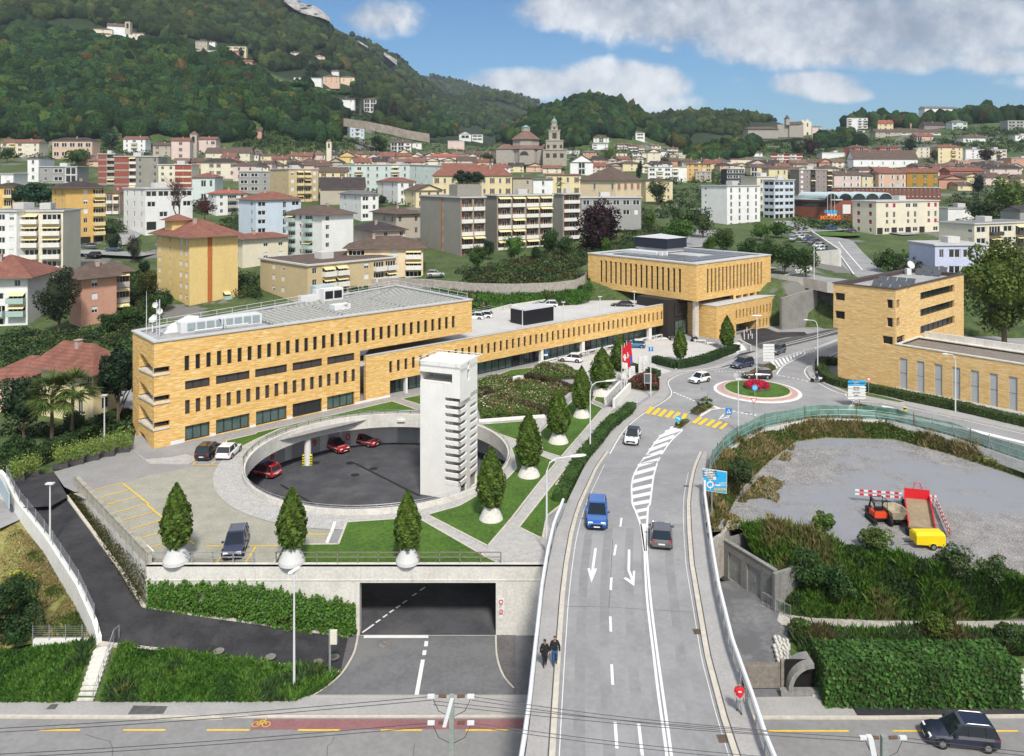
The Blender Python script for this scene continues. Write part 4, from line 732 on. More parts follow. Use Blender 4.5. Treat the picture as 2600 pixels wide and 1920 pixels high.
A_=pk('k',110,92,zD);A_.z=zD;mb=MB().obox(A_,U_*7.2,W_*3.8,zu*2.6);mb.bd('housing',BLACKM,bx);mb=MB().obox(A_+zu*2.6-U_*.1+N_*.1,U_*7.4,W_*4.0,zu*.14);mb.bd('lid',ROOFM,bx)
HQ=tg('headquarters_building','yellow brick headquarters block raised on concrete columns, with tall slit windows and white roof','building',P(1768,862,0))
FL=Fr(P(1768,862,0),W_,-U_);FRr=Fr(P(1768,862,0),U_,N_)
hL=FL.sf(1493);hR=FRr.sf(1957);z0h=FRr.zf(1768,766);z1h=FRr.zf(1768,672)
mb=MB();RLs=[];za,zb_=FL.zf(1400+1042/3.196,560+393/3.196),FL.zf(1400+1042/3.196,560+587/3.196)
a,b=FL.sf(1400+1051/3.196),FL.sf(1400+412/3.196)
for i in rg(16):s=a+(b-a)*i/15;RLs.append((s,s+.62,zb_,za))
panel(mb,FL,0,hL,z0h,z1h,RLs)
RRs=[];a,b=FRr.sf(1400+1263/3.196),FRr.sf(1400+1698/3.196);za,zb_=FRr.zf(1400+1268/3.196,560+393/3.196),FRr.zf(1400+1268/3.196,560+590/3.196)
for i in rg(16):s=a+(b-a)*i/15;RRs.append((s,s+.62,zb_,za))
panel(mb,FRr,0,hR,z0h,z1h,RRs)
B1p=FRr.pt(hR,0)+W_*hL;C1p=FL.pt(hL,0)
mb.quad(V3(C1p,z0h),V3(C1p,z1h),V3(B1p,z1h),V3(B1p,z0h));mb.quad(FRr.pt(hR,z0h),V3(B1p,z0h),V3(B1p,z1h),FRr.pt(hR,z1h));mb.quad(FRr.pt(0,z0h),V3(C1p,z0h),V3(B1p,z0h),FRr.pt(hR,z0h))
sl=FRr.sf(1862);zl_=FRr.zf(1870,768);SQ=[]
for x0,x1 in((1502,1545),(1560,1600),(1614,1655),(1668,1706)):SQ.append((FRr.sf(1400+(x0-4)/3.196),FRr.sf(1400+(x1)/3.196),zl_+.5,z0h-.25))
panel(mb,FRr,sl,hR,zl_-.6,z0h,SQ,depth=1.6)
mb.bd('wall',YB,HQ)
for r in RLs:win(HQ,FL,r,.3,hb=1)
for r in RRs:win(HQ,FRr,r,.3,hb=1)
for r in SQ:win(HQ,FRr,r,1.55,bars=1)
mb=MB();q=lambda a,b:FRr.pt(a,0)+W_*b
mb.prism([(p.x,p.y)for p in(q(-.15,-.15),q(hR+.15,-.15),q(hR+.15,hL+.15),q(-.15,hL+.15))],z1h-.02,z1h+.18,holes=[[(p.x,p.y)for p in(q(1,1),q(hR-1,1),q(hR-1,hL-1),q(1,hL-1))]])
mb.poly([V3(p,z1h-.15)for p in(q(1,1),q(hR-1,1),q(hR-1,hL-1),q(1,hL-1))],1);rf=mb.bd('roof',[ROOFM,mat(0,(.45,.45,.45),.9,.1,.5)],HQ)
mb=MB()
for i in rg(15):
 for j in rg(9):
  if 5<i<11 and 1<j<6:continue
  p=q(4+i*1.5,4+j*2.4);mb.obox(V3(p,z1h-.13),U_*1.3,W_*2.0,zu*.22+W_*-.1)
mb.bd('roof_panel',mat(0,(.17,.18,.19),.35,.2,1.),rf)
mb=MB();p=P(1400+935/3.196,560+262/3.196,z1h);p0=V3(p,z1h-.1);mb.obox(p0,U_*6.6,W_*8.2,zu*1.0,0);mb.obox(p0-U_*.5+N_*.5+zu*1.0,U_*7.4,W_*9.4,zu*2.3,1)
t0=p0-U_*.7+N_*.7+zu*3.3;cc=t0+U_*4+W_*5+zu*.8;mb.add([t0,t0+U_*7.8,t0+U_*7.8+W_*9.8,t0+W_*9.8,cc],[(0,1,4),(1,2,4),(2,3,4),(3,0,4),(3,2,1,0)],2);mb.bd('roof_cabin',[WHITEP,mat(0,(.02,.025,.04),.5,0),ROOFM],rf)
mb=MB();p=V3(P(1400+850/3.196,560+285/3.196,z1h),z1h-.1);mb.obox(p,W_*9,U_*3.,zu*.8);mb.bd('roof_duct',METALW,rf)
for i in rg(2):
 mb=MB();p=V3(P(1400+(870+38*i)/3.196,560+285/3.196,z1h),z1h-.1);mb.obox(p,W_*-.9,U_*.5,zu*1.1);mb.bd('fan_unit',[WHITEP],rf)
mb=MB();p=FRr.pt(.9,0,-.9)
for dx in(0,):mb.obox(V3(p,0),U_*1.2,W_*.6,zu*z0h)
for px_,py_ in((1400+461/3.196,560+625/3.196),(1400+780/3.196,560+655/3.196)):p=P(px_,py_,zD);mb.box(p.x-.3,p.y-.3,zD,p.x+.3,p.y+.3,z0h)
mb.bd('column',CONC,HQ)
FE=Fr(P(1768,862,0)-N_*4.5-U_*7,U_,N_);e1=FE.sf(1713);e2=FE.sf(1830)
mb=MB().obox(FE.pt(e1-2,0,-.1),U_*(e2-e1+3),-N_*8,zu*(z0h));mb.bd('lobby_wall',mat(0,(.03,.028,.026),.7,0),HQ)
for a0,a1,b0,b1 in((e1,FE.sf(1752),.1,3.1),(e1,FE.sf(1752),4.0,6.6),(FE.sf(1762),e2,.1,3.1),(FE.sf(1762),e2,3.8,6.4)):win(HQ,FE,(a0,a1,b0,b1),0,t=.02,glass=GLASSG if b0<1 else GLASS,frame=FRAME,bars=max(2,int((a1-a0)/1.7)),hb=1,name='glass_front')
FW=Fr(P(1819,861,0),U_,N_);w0,w1=0,FW.sf(1987);zW=FW.zf(1819,779)
WW=[];a,b=FW.sf(1400+1497/3.196),FW.sf(1400+1848/3.196);za,zb_=FW.zf(1869,788.5),FW.zf(1869,810)
for i in rg(14):s=a+(b-a)*i/13;WW.append((s,s+.5,zb_,za))
a,b=FW.sf(1400+1688/3.196),FW.sf(1400+1848/3.196);za,zb_=FW.zf(1929,811),FW.zf(1929,832)
for i in rg(7):s=a+(b-a)*i/6;WW.append((s,s+.5,zb_,za))
VO=(FW.sf(1869),FW.sf(1921),0,FW.zf(1869,824))
mb=MB();panel(mb,FW,w0,w1,0,zW,WW+[VO],depth=.35);mb.quad(FW.pt(0,0),FW.pt(0,zW),FW.pt(0,zW,-12),FW.pt(0,0,-12));mb.quad(FW.pt(w1,0),FW.pt(w1,0,-14),FW.pt(w1,zW,-14),FW.pt(w1,zW))
mb.quad(FW.pt(VO[1],0),FW.pt(VO[1],0,-8),FW.pt(VO[1],VO[3],-8),FW.pt(VO[1],VO[3]));mb.quad(FW.pt(VO[0],0,-8),FW.pt(VO[1],0,-8),FW.pt(VO[1],VO[3],-8),FW.pt(VO[0],VO[3],-8));mb.quad(FW.pt(VO[0],VO[3]),FW.pt(VO[1],VO[3]),FW.pt(VO[1],VO[3],-8),FW.pt(VO[0],VO[3],-8))
wg=mb.bd('wing',YB,HQ)
for r in WW:win(wg,FW,r,.28)
win(wg,FW,(VO[0]+.4,VO[0]+4.5,.1,VO[3]-.3),2.0,glass=GLASSG,bars=2,name='glass_front')
mb=MB().prism([(p.x,p.y)for p in(FW.pt(-.1,0,.1),FW.pt(w1+.1,0,.1),FW.pt(w1+.1,0,-14),FW.pt(-.1,0,-14))],zW,zW+.12);mb.bd('terrace',ROOFM,wg)
win(HQ,FRr,(hR-3.0,hR+1.5,zl_-.2,z0h-.3),-.1,glass=GLASSG,bars=2,name='glass_front')
PB=tg('museum_building','pale brick museum on the right with strip windows and solar frames on its roof','building',P(2274,986.8,0))
FPl=Fr(P(2274,986.8,0),W_,-U_);FPr=Fr(P(2274,986.8,0),U_,N_);zP=FPl.zf(2274,735.5)
pl=FPl.sf(2116);pr=FPr.sf(2447);zPl=FPl.zf(2272,874)
RP=[]
def rp(fr,x0,x1,xr,y0,y1):RP.append((fr,(min(fr.sf(x0),fr.sf(x1)),max(fr.sf(x0),fr.sf(x1)),fr.zf(xr,y1),fr.zf(xr,y0))))
Lr=[(FPl.sf(2273.9),FPl.sf(2252),FPl.zf(2252,782),FPl.zf(2252,760)),(0.001,FPl.sf(2252),FPl.zf(2252,829),FPl.zf(2252,806)),(.001,FPl.sf(2241),FPl.zf(2241,872),FPl.zf(2241,852))]
Lr[0]=(.001,Lr[0][1],Lr[0][2],Lr[0][3])
Lr+=[(FPl.sf(2145),pl-.3,FPl.zf(2140,764),FPl.zf(2140,745)),(FPl.sf(2145),pl-.3,FPl.zf(2140,811),FPl.zf(2140,791))]
s2127=FPl.sf(2127);zc0=FPl.zf(2127,848);zc1=FPl.zf(2127,833)
mb=MB();panel(mb,FPl,0,pl,zc1,zP,[r for r in Lr if r[2]>zc1],depth=.45);panel(mb,FPl,0,s2127,0,zc1,[(r[0],r[1],r[2],min(r[3],zc1))for r in Lr if r[2]<=zc1],depth=.45)
Rr_=[]
zz=lambda x,y:FPr.zf(x,y)
for y0,y1 in((743.5,763),(786,806),(829,850)):Rr_.append((FPr.sf(2337),FPr.sf(2424),zz(2337,y1),zz(2337,y0)))
Rr_.append((.001,FPr.sf(2284),Lr[0][2],Lr[0][3]));Rr_.append((.001,FPr.sf(2284),Lr[1][2],Lr[1][3]));Rr_.append((.001,FPr.sf(2297),Lr[2][2],Lr[2][3]))
panel(mb,FPr,0,pr,0,zP,Rr_,depth=.45)
Bq=FPr.pt(pr,0)+W_*pl
mb.quad(FPl.pt(pl,zc1),FPl.pt(pl,zP),V3(Bq,zP),V3(Bq,zc1));mb.quad(FPr.pt(pr,0),V3(Bq,0),V3(Bq,zP),FPr.pt(pr,zP));mb.quad(FPl.pt(s2127,0),FPl.pt(s2127,zc1),V3(Bq,zc1),V3(Bq,0));mb.quad(FPl.pt(s2127,zc1),FPl.pt(pl,zc1),V3(Bq,zc1),FPl.pt(s2127,zc1,-3))
mb.bd('wall',YB2,PB)
for i,r in en(Rr_):win(PB,FPr,r,.4,bars=6 if i<3 else 0)
for r in Lr:win(PB,FPl,r,.4,bars=1)
mb=MB();qq=lambda a,b:FPr.pt(a,0)+W_*b
BRN=mat(0,(.075,.055,.05),.7,.1)
mb.prism([(p.x,p.y)for p in(qq(-.15,-.15),qq(pr+.15,-.15),qq(pr+.15,pl+.15),qq(-.15,pl+.15))],zP-.02,zP+.1,0,0,holes=[[(p.x,p.y)for p in(qq(.5,.5),qq(pr-.9,.5),qq(pr-.9,pl-.9),qq(.5,pl-.9))]])
mb.poly([V3(p,zP-.5)for p in(qq(.5,.5),qq(pr-.9,.5),qq(pr-.9,pl-.9),qq(.5,pl-.9))],1)
for a_,b_ in((qq(.5,pl-.9),qq(pr-.9,pl-.9)),(qq(pr-.9,.5),qq(pr-.9,pl-.9)),(qq(.5,.5),qq(.5,pl-.9)),(qq(.5,.5),qq(pr-.9,.5))):mb.quad(V3(a_,zP-.5),V3(b_,zP-.5),V3(b_,zP),V3(a_,zP),0)
rf=mb.bd('roof',[BRN,ROOFG],PB)
for i,(x,y)in en(((905,1400),(960,1370),(1285,1300),(1340,1275))):
 mb=MB();p=V3(pk('h',x,y,zP-.5),zP-.5)
 for j in rg(4 if i<2 else 3):
  o=p+N_*(-0)+U_*0+W_*-(j*1.45)+zu*.1;mb.obox(o,W_*-1.3,U_*.9+zu*1.0,zu*.05,0);mb.tube([o,o+U_*.9+zu*1.0,o+U_*.9],.03,4,1)
 mb.bd('solar_frame',[mat(0,(.09,.10,.11),.3,.2,2.),METALW],rf)
mb=MB();p=V3(pk('h',1215,1300,zP-.5),zP-.5);mb.box(p.x,p.y,p.z,p.x+.8,p.y+.8,p.z+1.1);mb.bd('roof_unit',METALW,rf)
mb=MB().lathe([(.03,.05),(.45,.12),(.75,.35),(.73,.38),(.4,.18),(.03,.1)],0,0,18,cap=False);mb.tube([(0,0,-.3),(0,0,.1)],.05,6);o=mb.bd('dish',WHITEP,rf,loc=1);o.location=V3(pk('h',1238,1285,zP-.5),zP+.9)-wloc(rf);o.rotation_euler=(1.1,.2,.2)
wl=-(70);GP=[]
FPw=Fr(P(2274,986.8,0),-W_,-U_)
zt_,zb2=FPw.zf(2250,902.5),FPw.zf(2250,983)
for i,(x0,x1)in en(((1006,1068),(1150,1217),(1300,1366),(1455,1523),(1610,1680),(1772,1843),(1937,2008),(2105,2180))):
 GP.append((FPw.sf(1950+x0/3.4415),FPw.sf(1950+x1/3.4415),.25,zt_))
for i in(8,9,10):d=GP[7][0]-GP[6][0];GP.append((GP[7][0]+d*(i-7),GP[7][1]+d*(i-7),.25,zt_))
mb=MB();panel(mb,FPw,0,42,0,zPl,[g for g in GP if g[0]>0],depth=.2)
mb.quad(FPw.pt(42,0),FPw.pt(42,0,-9),FPw.pt(42,zPl,-9),FPw.pt(42,zPl));mb.quad(FPw.pt(0,0,-9),FPw.pt(0,zPl,-9),FPw.pt(42,zPl,-9),FPw.pt(42,0,-9))
gw=mb.bd('gallery_wing',YB2,PB)
for g in GP:
 m=MB().quad(*[FPw.pt(a,b,-.15)for a,b in((g[0],g[2]),(g[1],g[2]),(g[1],g[3]),(g[0],g[3]))]);zm=(g[2]+g[3])/2;m.obox(FPw.pt(g[0],zm,-.15),FPw.u*(g[1]-g[0]),FPw.n*.02,zu*.04,1);m.bd('grey_panel',[mat(0,(.40,.42,.43),.5,.04,.6),FRAME],gw)
mb=MB().obox(FPw.pt(0,0,-.02),FPw.u*42,FPw.n*.05,zu*.25);mb.bd('plinth',CONCW,gw)
mb=MB().prism([(p.x,p.y)for p in(FPw.pt(0,0,.1),FPw.pt(42,0,.1),FPw.pt(42,0,-9.1),FPw.pt(0,0,-9.1))],zPl-.02,zPl+.12,holes=[[(p.x,p.y)for p in(FPw.pt(.4,0,-.4),FPw.pt(41,0,-.4),FPw.pt(41,0,-7.6),FPw.pt(.4,0,-7.6))]])
mb.poly([V3(FPw.pt(a,0,b),zPl-.25)for a,b in((.4,-.4),(41,-.4),(41,-7.6),(.4,-7.6))],1);mb.obox(FPw.pt(1,zPl+.1,-8.4),FPw.u*41,-FPw.n*.4,zu*.9,0);mb.bd('gallery_roof',[CONC,mat(0,(.20,.175,.15),.95,.2,.8)],gw)
RW=tg('court_ring','round pale concrete ring beam around the sunken court','ring wall',(RCX,RCY,0))
def arcwall(mb,r0,r1,z0,z1,a0,a1,n=60,mi=0):
 for i in rg(n):
  a,b=a0+(a1-a0)*i/n,a0+(a1-a0)*(i+1)/n;q=lambda r,t,z:(RCX+r*cos(t),RCY+r*sin(t),z);mb.quad(q(r0,b,z0),q(r0,a,z0),q(r0,a,z1),q(r0,b,z1),mi);mb.quad(q(r1,a,z0),q(r1,b,z0),q(r1,b,z1),q(r1,a,z1),mi);mb.quad(q(r0,a,z1),q(r1,a,z1),q(r1,b,z1),q(r0,b,z1),mi);mb.quad(q(r0,b,z0),q(r1,b,z0),q(r1,a,z0),q(r0,a,z0),mi)
mb=MB();arcwall(mb,RR-.02,RR+.28,-1.15,.55,0,2*pi,96);mb.bd('beam',CONC,RW)
mb=MB()
for z in(.62+.4,.62+.2):mb.tube([(RCX+(RR+.4)*cos(t),RCY+(RR+.4)*sin(t),z)for t in np.linspace(.9,3.3,50)],.05,4,cap=False)
for t in np.linspace(.9,3.3,22):mb.tube([(RCX+(RR+.4)*cos(t),RCY+(RR+.4)*sin(t),.3),(RCX+(RR+.4)*cos(t),RCY+(RR+.4)*sin(t),1.02)],.045,4)
mb.bd('rail',mat(0,(.10,.17,.10),.5,0),RW)
mb=MB()
for z in(.95,.75):mb.tube([(RCX+(RR+.2)*cos(t),RCY+(RR+.2)*sin(t),z)for t in np.linspace(3.3,7.1,70)],.02,4,cap=False)
for t in np.linspace(3.3,7.1,40):mb.tube([(RCX+(RR+.2)*cos(t),RCY+(RR+.2)*sin(t),.5),(RCX+(RR+.2)*cos(t),RCY+(RR+.2)*sin(t),.96)],.02,4)
mb.bd('rail',METAL,RW)
for i,t in en((2.05,1.55)):
 m=MB();q=Ve((RCX+(RR-.1)*cos(t),RCY+(RR-.1)*sin(t),-.4));m.box(q.x-.5,q.y-.2,q.z,q.x+.5,q.y+.15,q.z+.25);m.bd('lamp',METALW,RW)
GW=tg('court_garage','curved pale garage front under the plaza with grey doors numbered 8, 9 and 0','garage',(RCX,RCY,-4.4))
DR=17.9
def arcp(px,py,z):
 k=(px-CX)/F;a_=1+k*k;b_=-2*(k*RCX+RCY);c_=RCX*RCX+RCY*RCY-DR*DR;Y=(-b_+sqrt(max(0,b_*b_-4*a_*c_)))/(2*a_);return atan2(Y-RCY,k*Y-RCX)
mb=MB();arcwall(mb,DR,DR+.4,-4.5,-1.1,-.35,2.78,60);arcwall(mb,22,22.4,-4.5,-1.1,2.78,4.0,30);mb.bd('wall',CONCW,GW)
DOORG=mat(0,(.42,.42,.41),.7,.06,1.)
def textobj(s,size,loc,rot,m,parent,name='lettering',ext=.01,align='CENTER',bold=False):
 cu=bpy.data.curves.new(name,'FONT');cu.body=s;cu.size=size;cu.extrude=ext;cu.align_x=align;cu.align_y='CENTER'
 if bold:cu.offset=size*.018
 to=bpy.data.objects.new(name,cu);COL.objects.link(to);bpy.context.view_layer.update();me=bpy.data.meshes.new_from_object(to);bpy.data.objects.remove(to);me.materials.clear();me.materials.append(m);o=bpy.data.objects.new(name,me);COL.objects.link(o);o.parent=parent;o.location=Ve(loc)-(wloc(parent)if parent else v3(0,0,0));o.rotation_euler=rot;return o
REDT=mat(0,(.62,.03,.05),.6,0)
for j,(xa,xb,lab)in en(((640,722,'8'),(742,778,''),(783,812,'9'),(832,862,''),(868,890,'0'),(1010,1062,''),(1215,1245,''))):
 a0,a1=arcp(xb,0,0),arcp(xa,0,0);am=(a0+a1)/2;r=DR-.12;m=MB();nn_=4
 for i in rg(nn_):
  a,b=a0+(a1-a0)*i/nn_,a0+(a1-a0)*(i+1)/nn_;q=lambda t,z,rr=r:(RCX+rr*cos(t),RCY+rr*sin(t),z);m.quad(q(b,-4.4),q(a,-4.4),q(a,-1.2),q(b,-1.2),0)
  if lab!='8' or True:m.quad(q(b,-2.1,r-.03),q(a,-2.1,r-.03),q(a,-1.5,r-.03),q(b,-1.5,r-.03),1)
 dr_=m.bd('garage_door',[DOORG,GLASS],GW)
 if lab:
  t=am+(0 if lab=='9' else(-.035 if lab=='8' else-.01));p=(RCX+(r-.08)*cos(t),RCY+(r-.08)*sin(t),-3.1);textobj(lab,1.25,p,(pi/2,0,t-pi/2),REDT,dr_,'number',bold=True)
def px_col(px,py,z,r,label,stripes=False):
 q=P(px,py,z);t=tg('column',label,'column',q,'round columns of the sunken court');m=MB().tube([q,v3(q.x,q.y,-1.1)],r,16);m.bd('shaft',CONCW,t)
 if stripes:
  for s in(-1,1):
   m=MB().box(q.x+s*(r+.06)-.12,q.y-.3,z,q.x+s*(r+.06)+.12,q.y+.1,z+1.3,0)
   for i in rg(4):m.box(q.x+s*(r+.06)-.125,q.y-.305,z+.1+i*.32,q.x+s*(r+.06)+.125,q.y-.29,z+.24+i*.32,1)
   m.bd('bumper',[mat(0,(.75,.65,.03),.6,0),BLACKM],t)
px_col(781,1180,-4.4,.42,'round white column with yellow striped bumpers in the sunken court',True)
px_col(1003,1105,-4.4,.35,'plain round column at the right of the dark court opening');px_col(1060,1120,-4.4,.35,'plain round column just left of the white tower')
YW=P(375,1437,0).y
FWL=Fr(Ve((P(372,1437,0).x,YW-.02,0)),(1,0,0),(0,-1,0))
fs=lambda px:FWL.sf(px)
wf=tg('retaining_wall','long pale concrete front wall of the plaza with the wide tunnel mouth','wall',FWL.pt(0,-5.7))
mb=MB();op=(fs(913),fs(1259),-5.7,FWL.zf(1000,1480));s_end=fs(1400)
panel(mb,FWL,0,s_end,-6.2,.12,[op],depth=.8)
mb.obox(FWL.pt(0,-.05,0),v3(s_end,0,0),v3(0,.35,0),zu*.17);mb.obox(FWL.pt(-.1,-1.18,0),v3(s_end+.1,0,0),v3(0,-.06,0),zu*.04)
mb.bd('wall',CONC,wf)
mb=MB();
for(x0,y0),(x1,y1)in(((op[0],0),(-34,86)),((op[1],0),(12,80))):
 A_=FWL.pt(x0,-6.2,-.8);B_=v3(x1,y1,-6.2);mb.quad(A_,B_,B_+zu*5.1,A_+zu*5.1)
mb.bd('tunnel_side',CONCD,wf)
mb=MB()
zr=.12
for x0,x1,nseg,col in((378,640,5,METAL),(697,1270,11,mat(0,(.20,.17,.15),.6,0))):
 mb=MB();a,b=fs(x0),fs(x1)
 for zz_ in(.45,.85):mb.obox(FWL.pt(a,zr+zz_,-.25),v3(b-a,0,0),v3(0,.05,0),zu*.06)
 for i in rg(nseg+1):s=a+(b-a)*i/nseg;mb.obox(FWL.pt(s,zr,-.25),v3(.09,0,0),v3(0,.06,0),zu*.9)
 mb.bd('railing',col,wf)
sg=tg('sign_board','tall white board with two red ringed traffic signs on the wall right of the tunnel','sign',FWL.pt(fs(1272),-3,.05))
a,b=fs(1264),fs(1280);z1_,z0_=FWL.zf(1272,1519),FWL.zf(1272,1559);m=MB().obox(FWL.pt(a,z0_,.06),v3(b-a,0,0),v3(0,.04,0),zu*(z1_-z0_));m.bd('board',WHITEP,sg)
def disc(parent,cpt,r,m_,n=20,nrm=(0,-1,0),th=.02,name='disc',r_in=0.):
 nrm=Ve(nrm).normalized();a_=nrm.cross(zu).normalized();b2=a_.cross(nrm);mb=MB();P0=[Ve(cpt)+(a_*cos(6.2832*i/n)+b2*sin(6.2832*i/n))*r for i in rg(n)]
 if r_in:
  P1=[Ve(cpt)+(a_*cos(6.2832*i/n)+b2*sin(6.2832*i/n))*r_in for i in rg(n)]
  for i in rg(n):j=(i+1)%n;mb.add([P0[i],P0[j],P1[j],P1[i]],[(0,1,2,3)]);mb.add([P0[i]+nrm*th,P0[j]+nrm*th,P1[j]+nrm*th,P1[i]+nrm*th],[(0,1,2,3)]);mb.add([P0[i],P0[j],P0[j]+nrm*th,P0[i]+nrm*th],[(0,1,2,3)])
 else:mb.add(P0+[p+nrm*th for p in P0],[list(rg(n)),list(rg(2*n-1,n-1,-1))]+[[i,(i+1)%n,n+(i+1)%n,n+i]for i in rg(n)])
 return mb.bd(name,m_,parent)
for y in(1527,1552):disc(sg,FWL.pt(fs(1272),FWL.zf(1272,y),.08),.19,REDT,r_in=.13,name='red_ring')
m=MB();
for i in rg(4):m.obox(FWL.pt(a+.08,FWL.zf(1272,1535+i*2.6),.07),v3(b-a-.16-.06*i,0,0),v3(0,.01,0),zu*.03)
m.obox(FWL.pt(fs(1272)-.03,FWL.zf(1272,1555),.1),v3(.06,0,0),v3(0,.01,0),zu*.14)
m.bd('small_print',mat(0,(.2,.2,.22),.7,0),sg);m=MB().obox(FWL.pt(a+.1,FWL.zf(1272,1570),.05),v3(.3,0,0),v3(0,.05,0),zu*.26);m.bd('small_plate',WHITEP,sg)
WL=tg('retaining_wall','weathered concrete side wall stained with moss beside the dark ramp','wall',P(378,1437,0))
RAMP=[((17,1224),(136.6,1199.5),.05),((43,1280),(168.5,1260.6),-.2),((120,1377),(232,1346),-1.2),((197.6,1497),(302,1443),-2.3),((240,1590),(364,1539.5),-3.2),((252,1634),(484,1559),-3.8),((426,1654),(650,1582),-4.6),((650,1683),(766,1600),-5.2),((867,1708),(886,1617),-5.68)]
A_=P(190,1235,0);B_=P(376,1437,0);t=(B_-A_);n=pn(t)
mb=MB().obox(A_-zu*4.6+n*.0,t,-n*.3,zu*5.6);mb.bd('wall',mat(0,(.42,.40,.34),.92,.2,.8,stain=.75,bump=.2),WL)
mb=MB().obox(A_+n*.06+zu*.95,t,-n*.42,zu*.12)
for i in rg(14):mb.obox(A_+t*(i/13.2)+n*.0,t.normalized()*.12,n*.12,zu*.95)
mb.bd('parapet_cap',mat(0,(.33,.31,.25),.92,.3,1.,stain=.7),WL)
mb=MB();L_=[P(*a,z)for a,b,z in RAMP];R_=[P(*b,z)for a,b,z in RAMP]
for i in rg(len(RAMP)-1):mb.quad(L_[i],L_[i+1],R_[i+1],R_[i])
struct('ramp_road',mb,[ASPHD])
mb=MB()
for i in rg(1,len(RAMP)-1):
 for S_ in(R_,L_):
  if S_ is L_ and i<5:continue
  t=S_[i+1]-S_[i];n2=pn(t)*.14;mb.obox(S_[i]-n2-zu*.3,t,n2*2,zu*.42)
struct('kerb',mb,[KERB])
def manhole(px,py,z,r=.42,m=None,fz=None):
 p=P(px,py,z);mb=MB().lathe([(r,0),(r*.98,.012),(.01,.012)],p.x,p.y,20);mb.v=[(a,b,q_+p.z)for a,b,q_ in mb.v];return mb
MH=mat(0,(.20,.185,.165),.8,.4,5.,bump=.5)
for k,x,y,z in(('m',897,723,-3.4),('m',1433,962,-4.6),('n',95,1000,-5.05),('n',405,1035,-5.4),('n',512,1003,-5.5),('i',370,1510,.0)):
 manhole(*c1(k,x,y),z+.01).bd('manhole_cover',MH,kind=SX)
manhole(*c1('n',840,920),-5.69,.45).bd('manhole_cover',MH,kind=SX);manhole(*c1('k',777,1208),.02,.4).bd('manhole_cover',MH,kind=SX)
mb=MB();out=[P(0,1205,.1)]+L_[:6]
ow=tg('ramp_wall','low pale concrete wall with wire fence along the outer side of the dark ramp','wall',out[0])
mb=MB()
for i in rg(len(out)-1):
 t=out[i+1]-out[i];n2=pn(t)*.18;mb.obox(out[i]-n2-zu*1.6,t,n2*2,zu*2.1)
mb.bd('wall',CONCW,ow)
fp=resample([p+zu*.5 for p in out[1:]],2.4);mb=MB()
for p in fp:mb.tube([p,p+zu*1.25],.035,5)
mb.bd('fence_post',METAL,ow);ow.children[-1]['kind']='stuff'
def meshfence(mb,pts,h,r=.012,step=.35):
 for z in np.arange(.1,h,step):mb.tube([p+zu*z for p in pts],r,3,cap=False)
mb=MB();meshfence(mb,fp,1.2,.01,.15);mb.bd('wire_mesh',METAL,ow)
sp_=tg('sliding_gate','pale blue sheet metal gate at the top of the ramp wall','gate',P(10,1260,0));mb=MB();A_=P(0,1250,0);B_=P(22,1292,-.3);mb.obox(A_,B_-A_,v3(.1,0,0),zu*1.5);mb.bd('gate_panel',mat(0,(.42,.50,.56),.5,.08),sp_)
mb=MB();lw=[P(-260,1330,-1.4),P(0,1300,-1.2),P(50,1318,-1.3),P(110,1395,-2.2),P(178,1495,-3.3),P(222,1570,-4),P(243,1630,-4.3),P(90,1632,-4.4),P(0,1652,-4.5),P(-260,1660,-4.6)]
mb.poly(lw);struct('meadow',mb,[GRASSD])
mb=MB().poly([P(-260,1230,-.4),P(0,1215,-.3),P(30,1262,-.5),P(54,1318,-1.2),P(0,1342,-1.25),P(-260,1400,-1.35)]);struct('side_road',mb,[ASPH])
mb=MB();A_=P(83,1648,-4.6);B_=P(250,1648,-4.4);mb.obox(A_-zu*.6,B_-A_,v3(0,.3,0),zu*1.3);bw=tg('boundary_wall','short white concrete wall with wire fence at the foot of the meadow','wall',A_);mb.bd('wall',CONCW,bw)
mb=MB();
for i in rg(5):p=A_+(B_-A_)*(i/4)+zu*.7;mb.tube([p,p+zu*1.2],.03,5)
meshfence(mb,[A_+zu*.7,B_+zu*.7],1.1,.008,.16);mb.bd('wire_fence',METAL,bw)
zs_=-5.66
mb=MB();top=[P(-260,1665,-4.6),P(0,1655,-4.5),P(83,1650,-4.6),L_[5]-zu*.05,L_[6]-zu*.02,L_[7]-zu*.02,L_[8]-zu*.02];bot=[P(-260,1787,zs_),P(0,1787,zs_),P(95,1787,zs_),P(260,1787,zs_),P(440,1787,zs_),P(650+0/2.58,1786,zs_),P(650+260/2.58,1784,zs_)]
for i in rg(len(top)-1):mb.quad(bot[i],bot[i+1],top[i+1],top[i])
mb.poly([top[-1],bot[-1],pk('n',350,1262,zs_),pk('n',470,1190,zs_)]);struct('bank',mb,[GRASSM])
BANK=(top,bot)
def low(name,pts,z,m):mb=MB().poly([P(x,y,z)for x,y in pts]);return struct(name,mb,[m])
low('street',[(-700,1780),(3500,1780),(3900,2600),(-1200,2600)],-5.69,mat(0,(.235,.232,.228),.93,.1,.3,bump=.1,bscale=30))
mb=MB().prism([(P(x,y,-5.7).x,P(x,y,-5.7).y)for x,y in[(-700,1786),(650,1786),(750,1784)]+c('n',350,1262,1678,1262)+[(1700,1770),(1700,1815),(1290,1817),(640,1817),(565,1822),(-700,1816)]],-5.8,-5.56);mb.bd('sidewalk',[PAVE],kind=SX)
mb=MB().prism([(P(x,y,-5.7).x,P(x,y,-5.7).y)for x,y in[(-700,1816),(565,1822),(565,1828),(-700,1822)]],-5.8,-5.555);mb.prism([(P(x,y,-5.7).x,P(x,y,-5.7).y)for x,y in[(560,1818),(1700,1817),(1700,1822),(560,1824)]],-5.8,-5.62);struct('street_kerb',mb,[KERB])
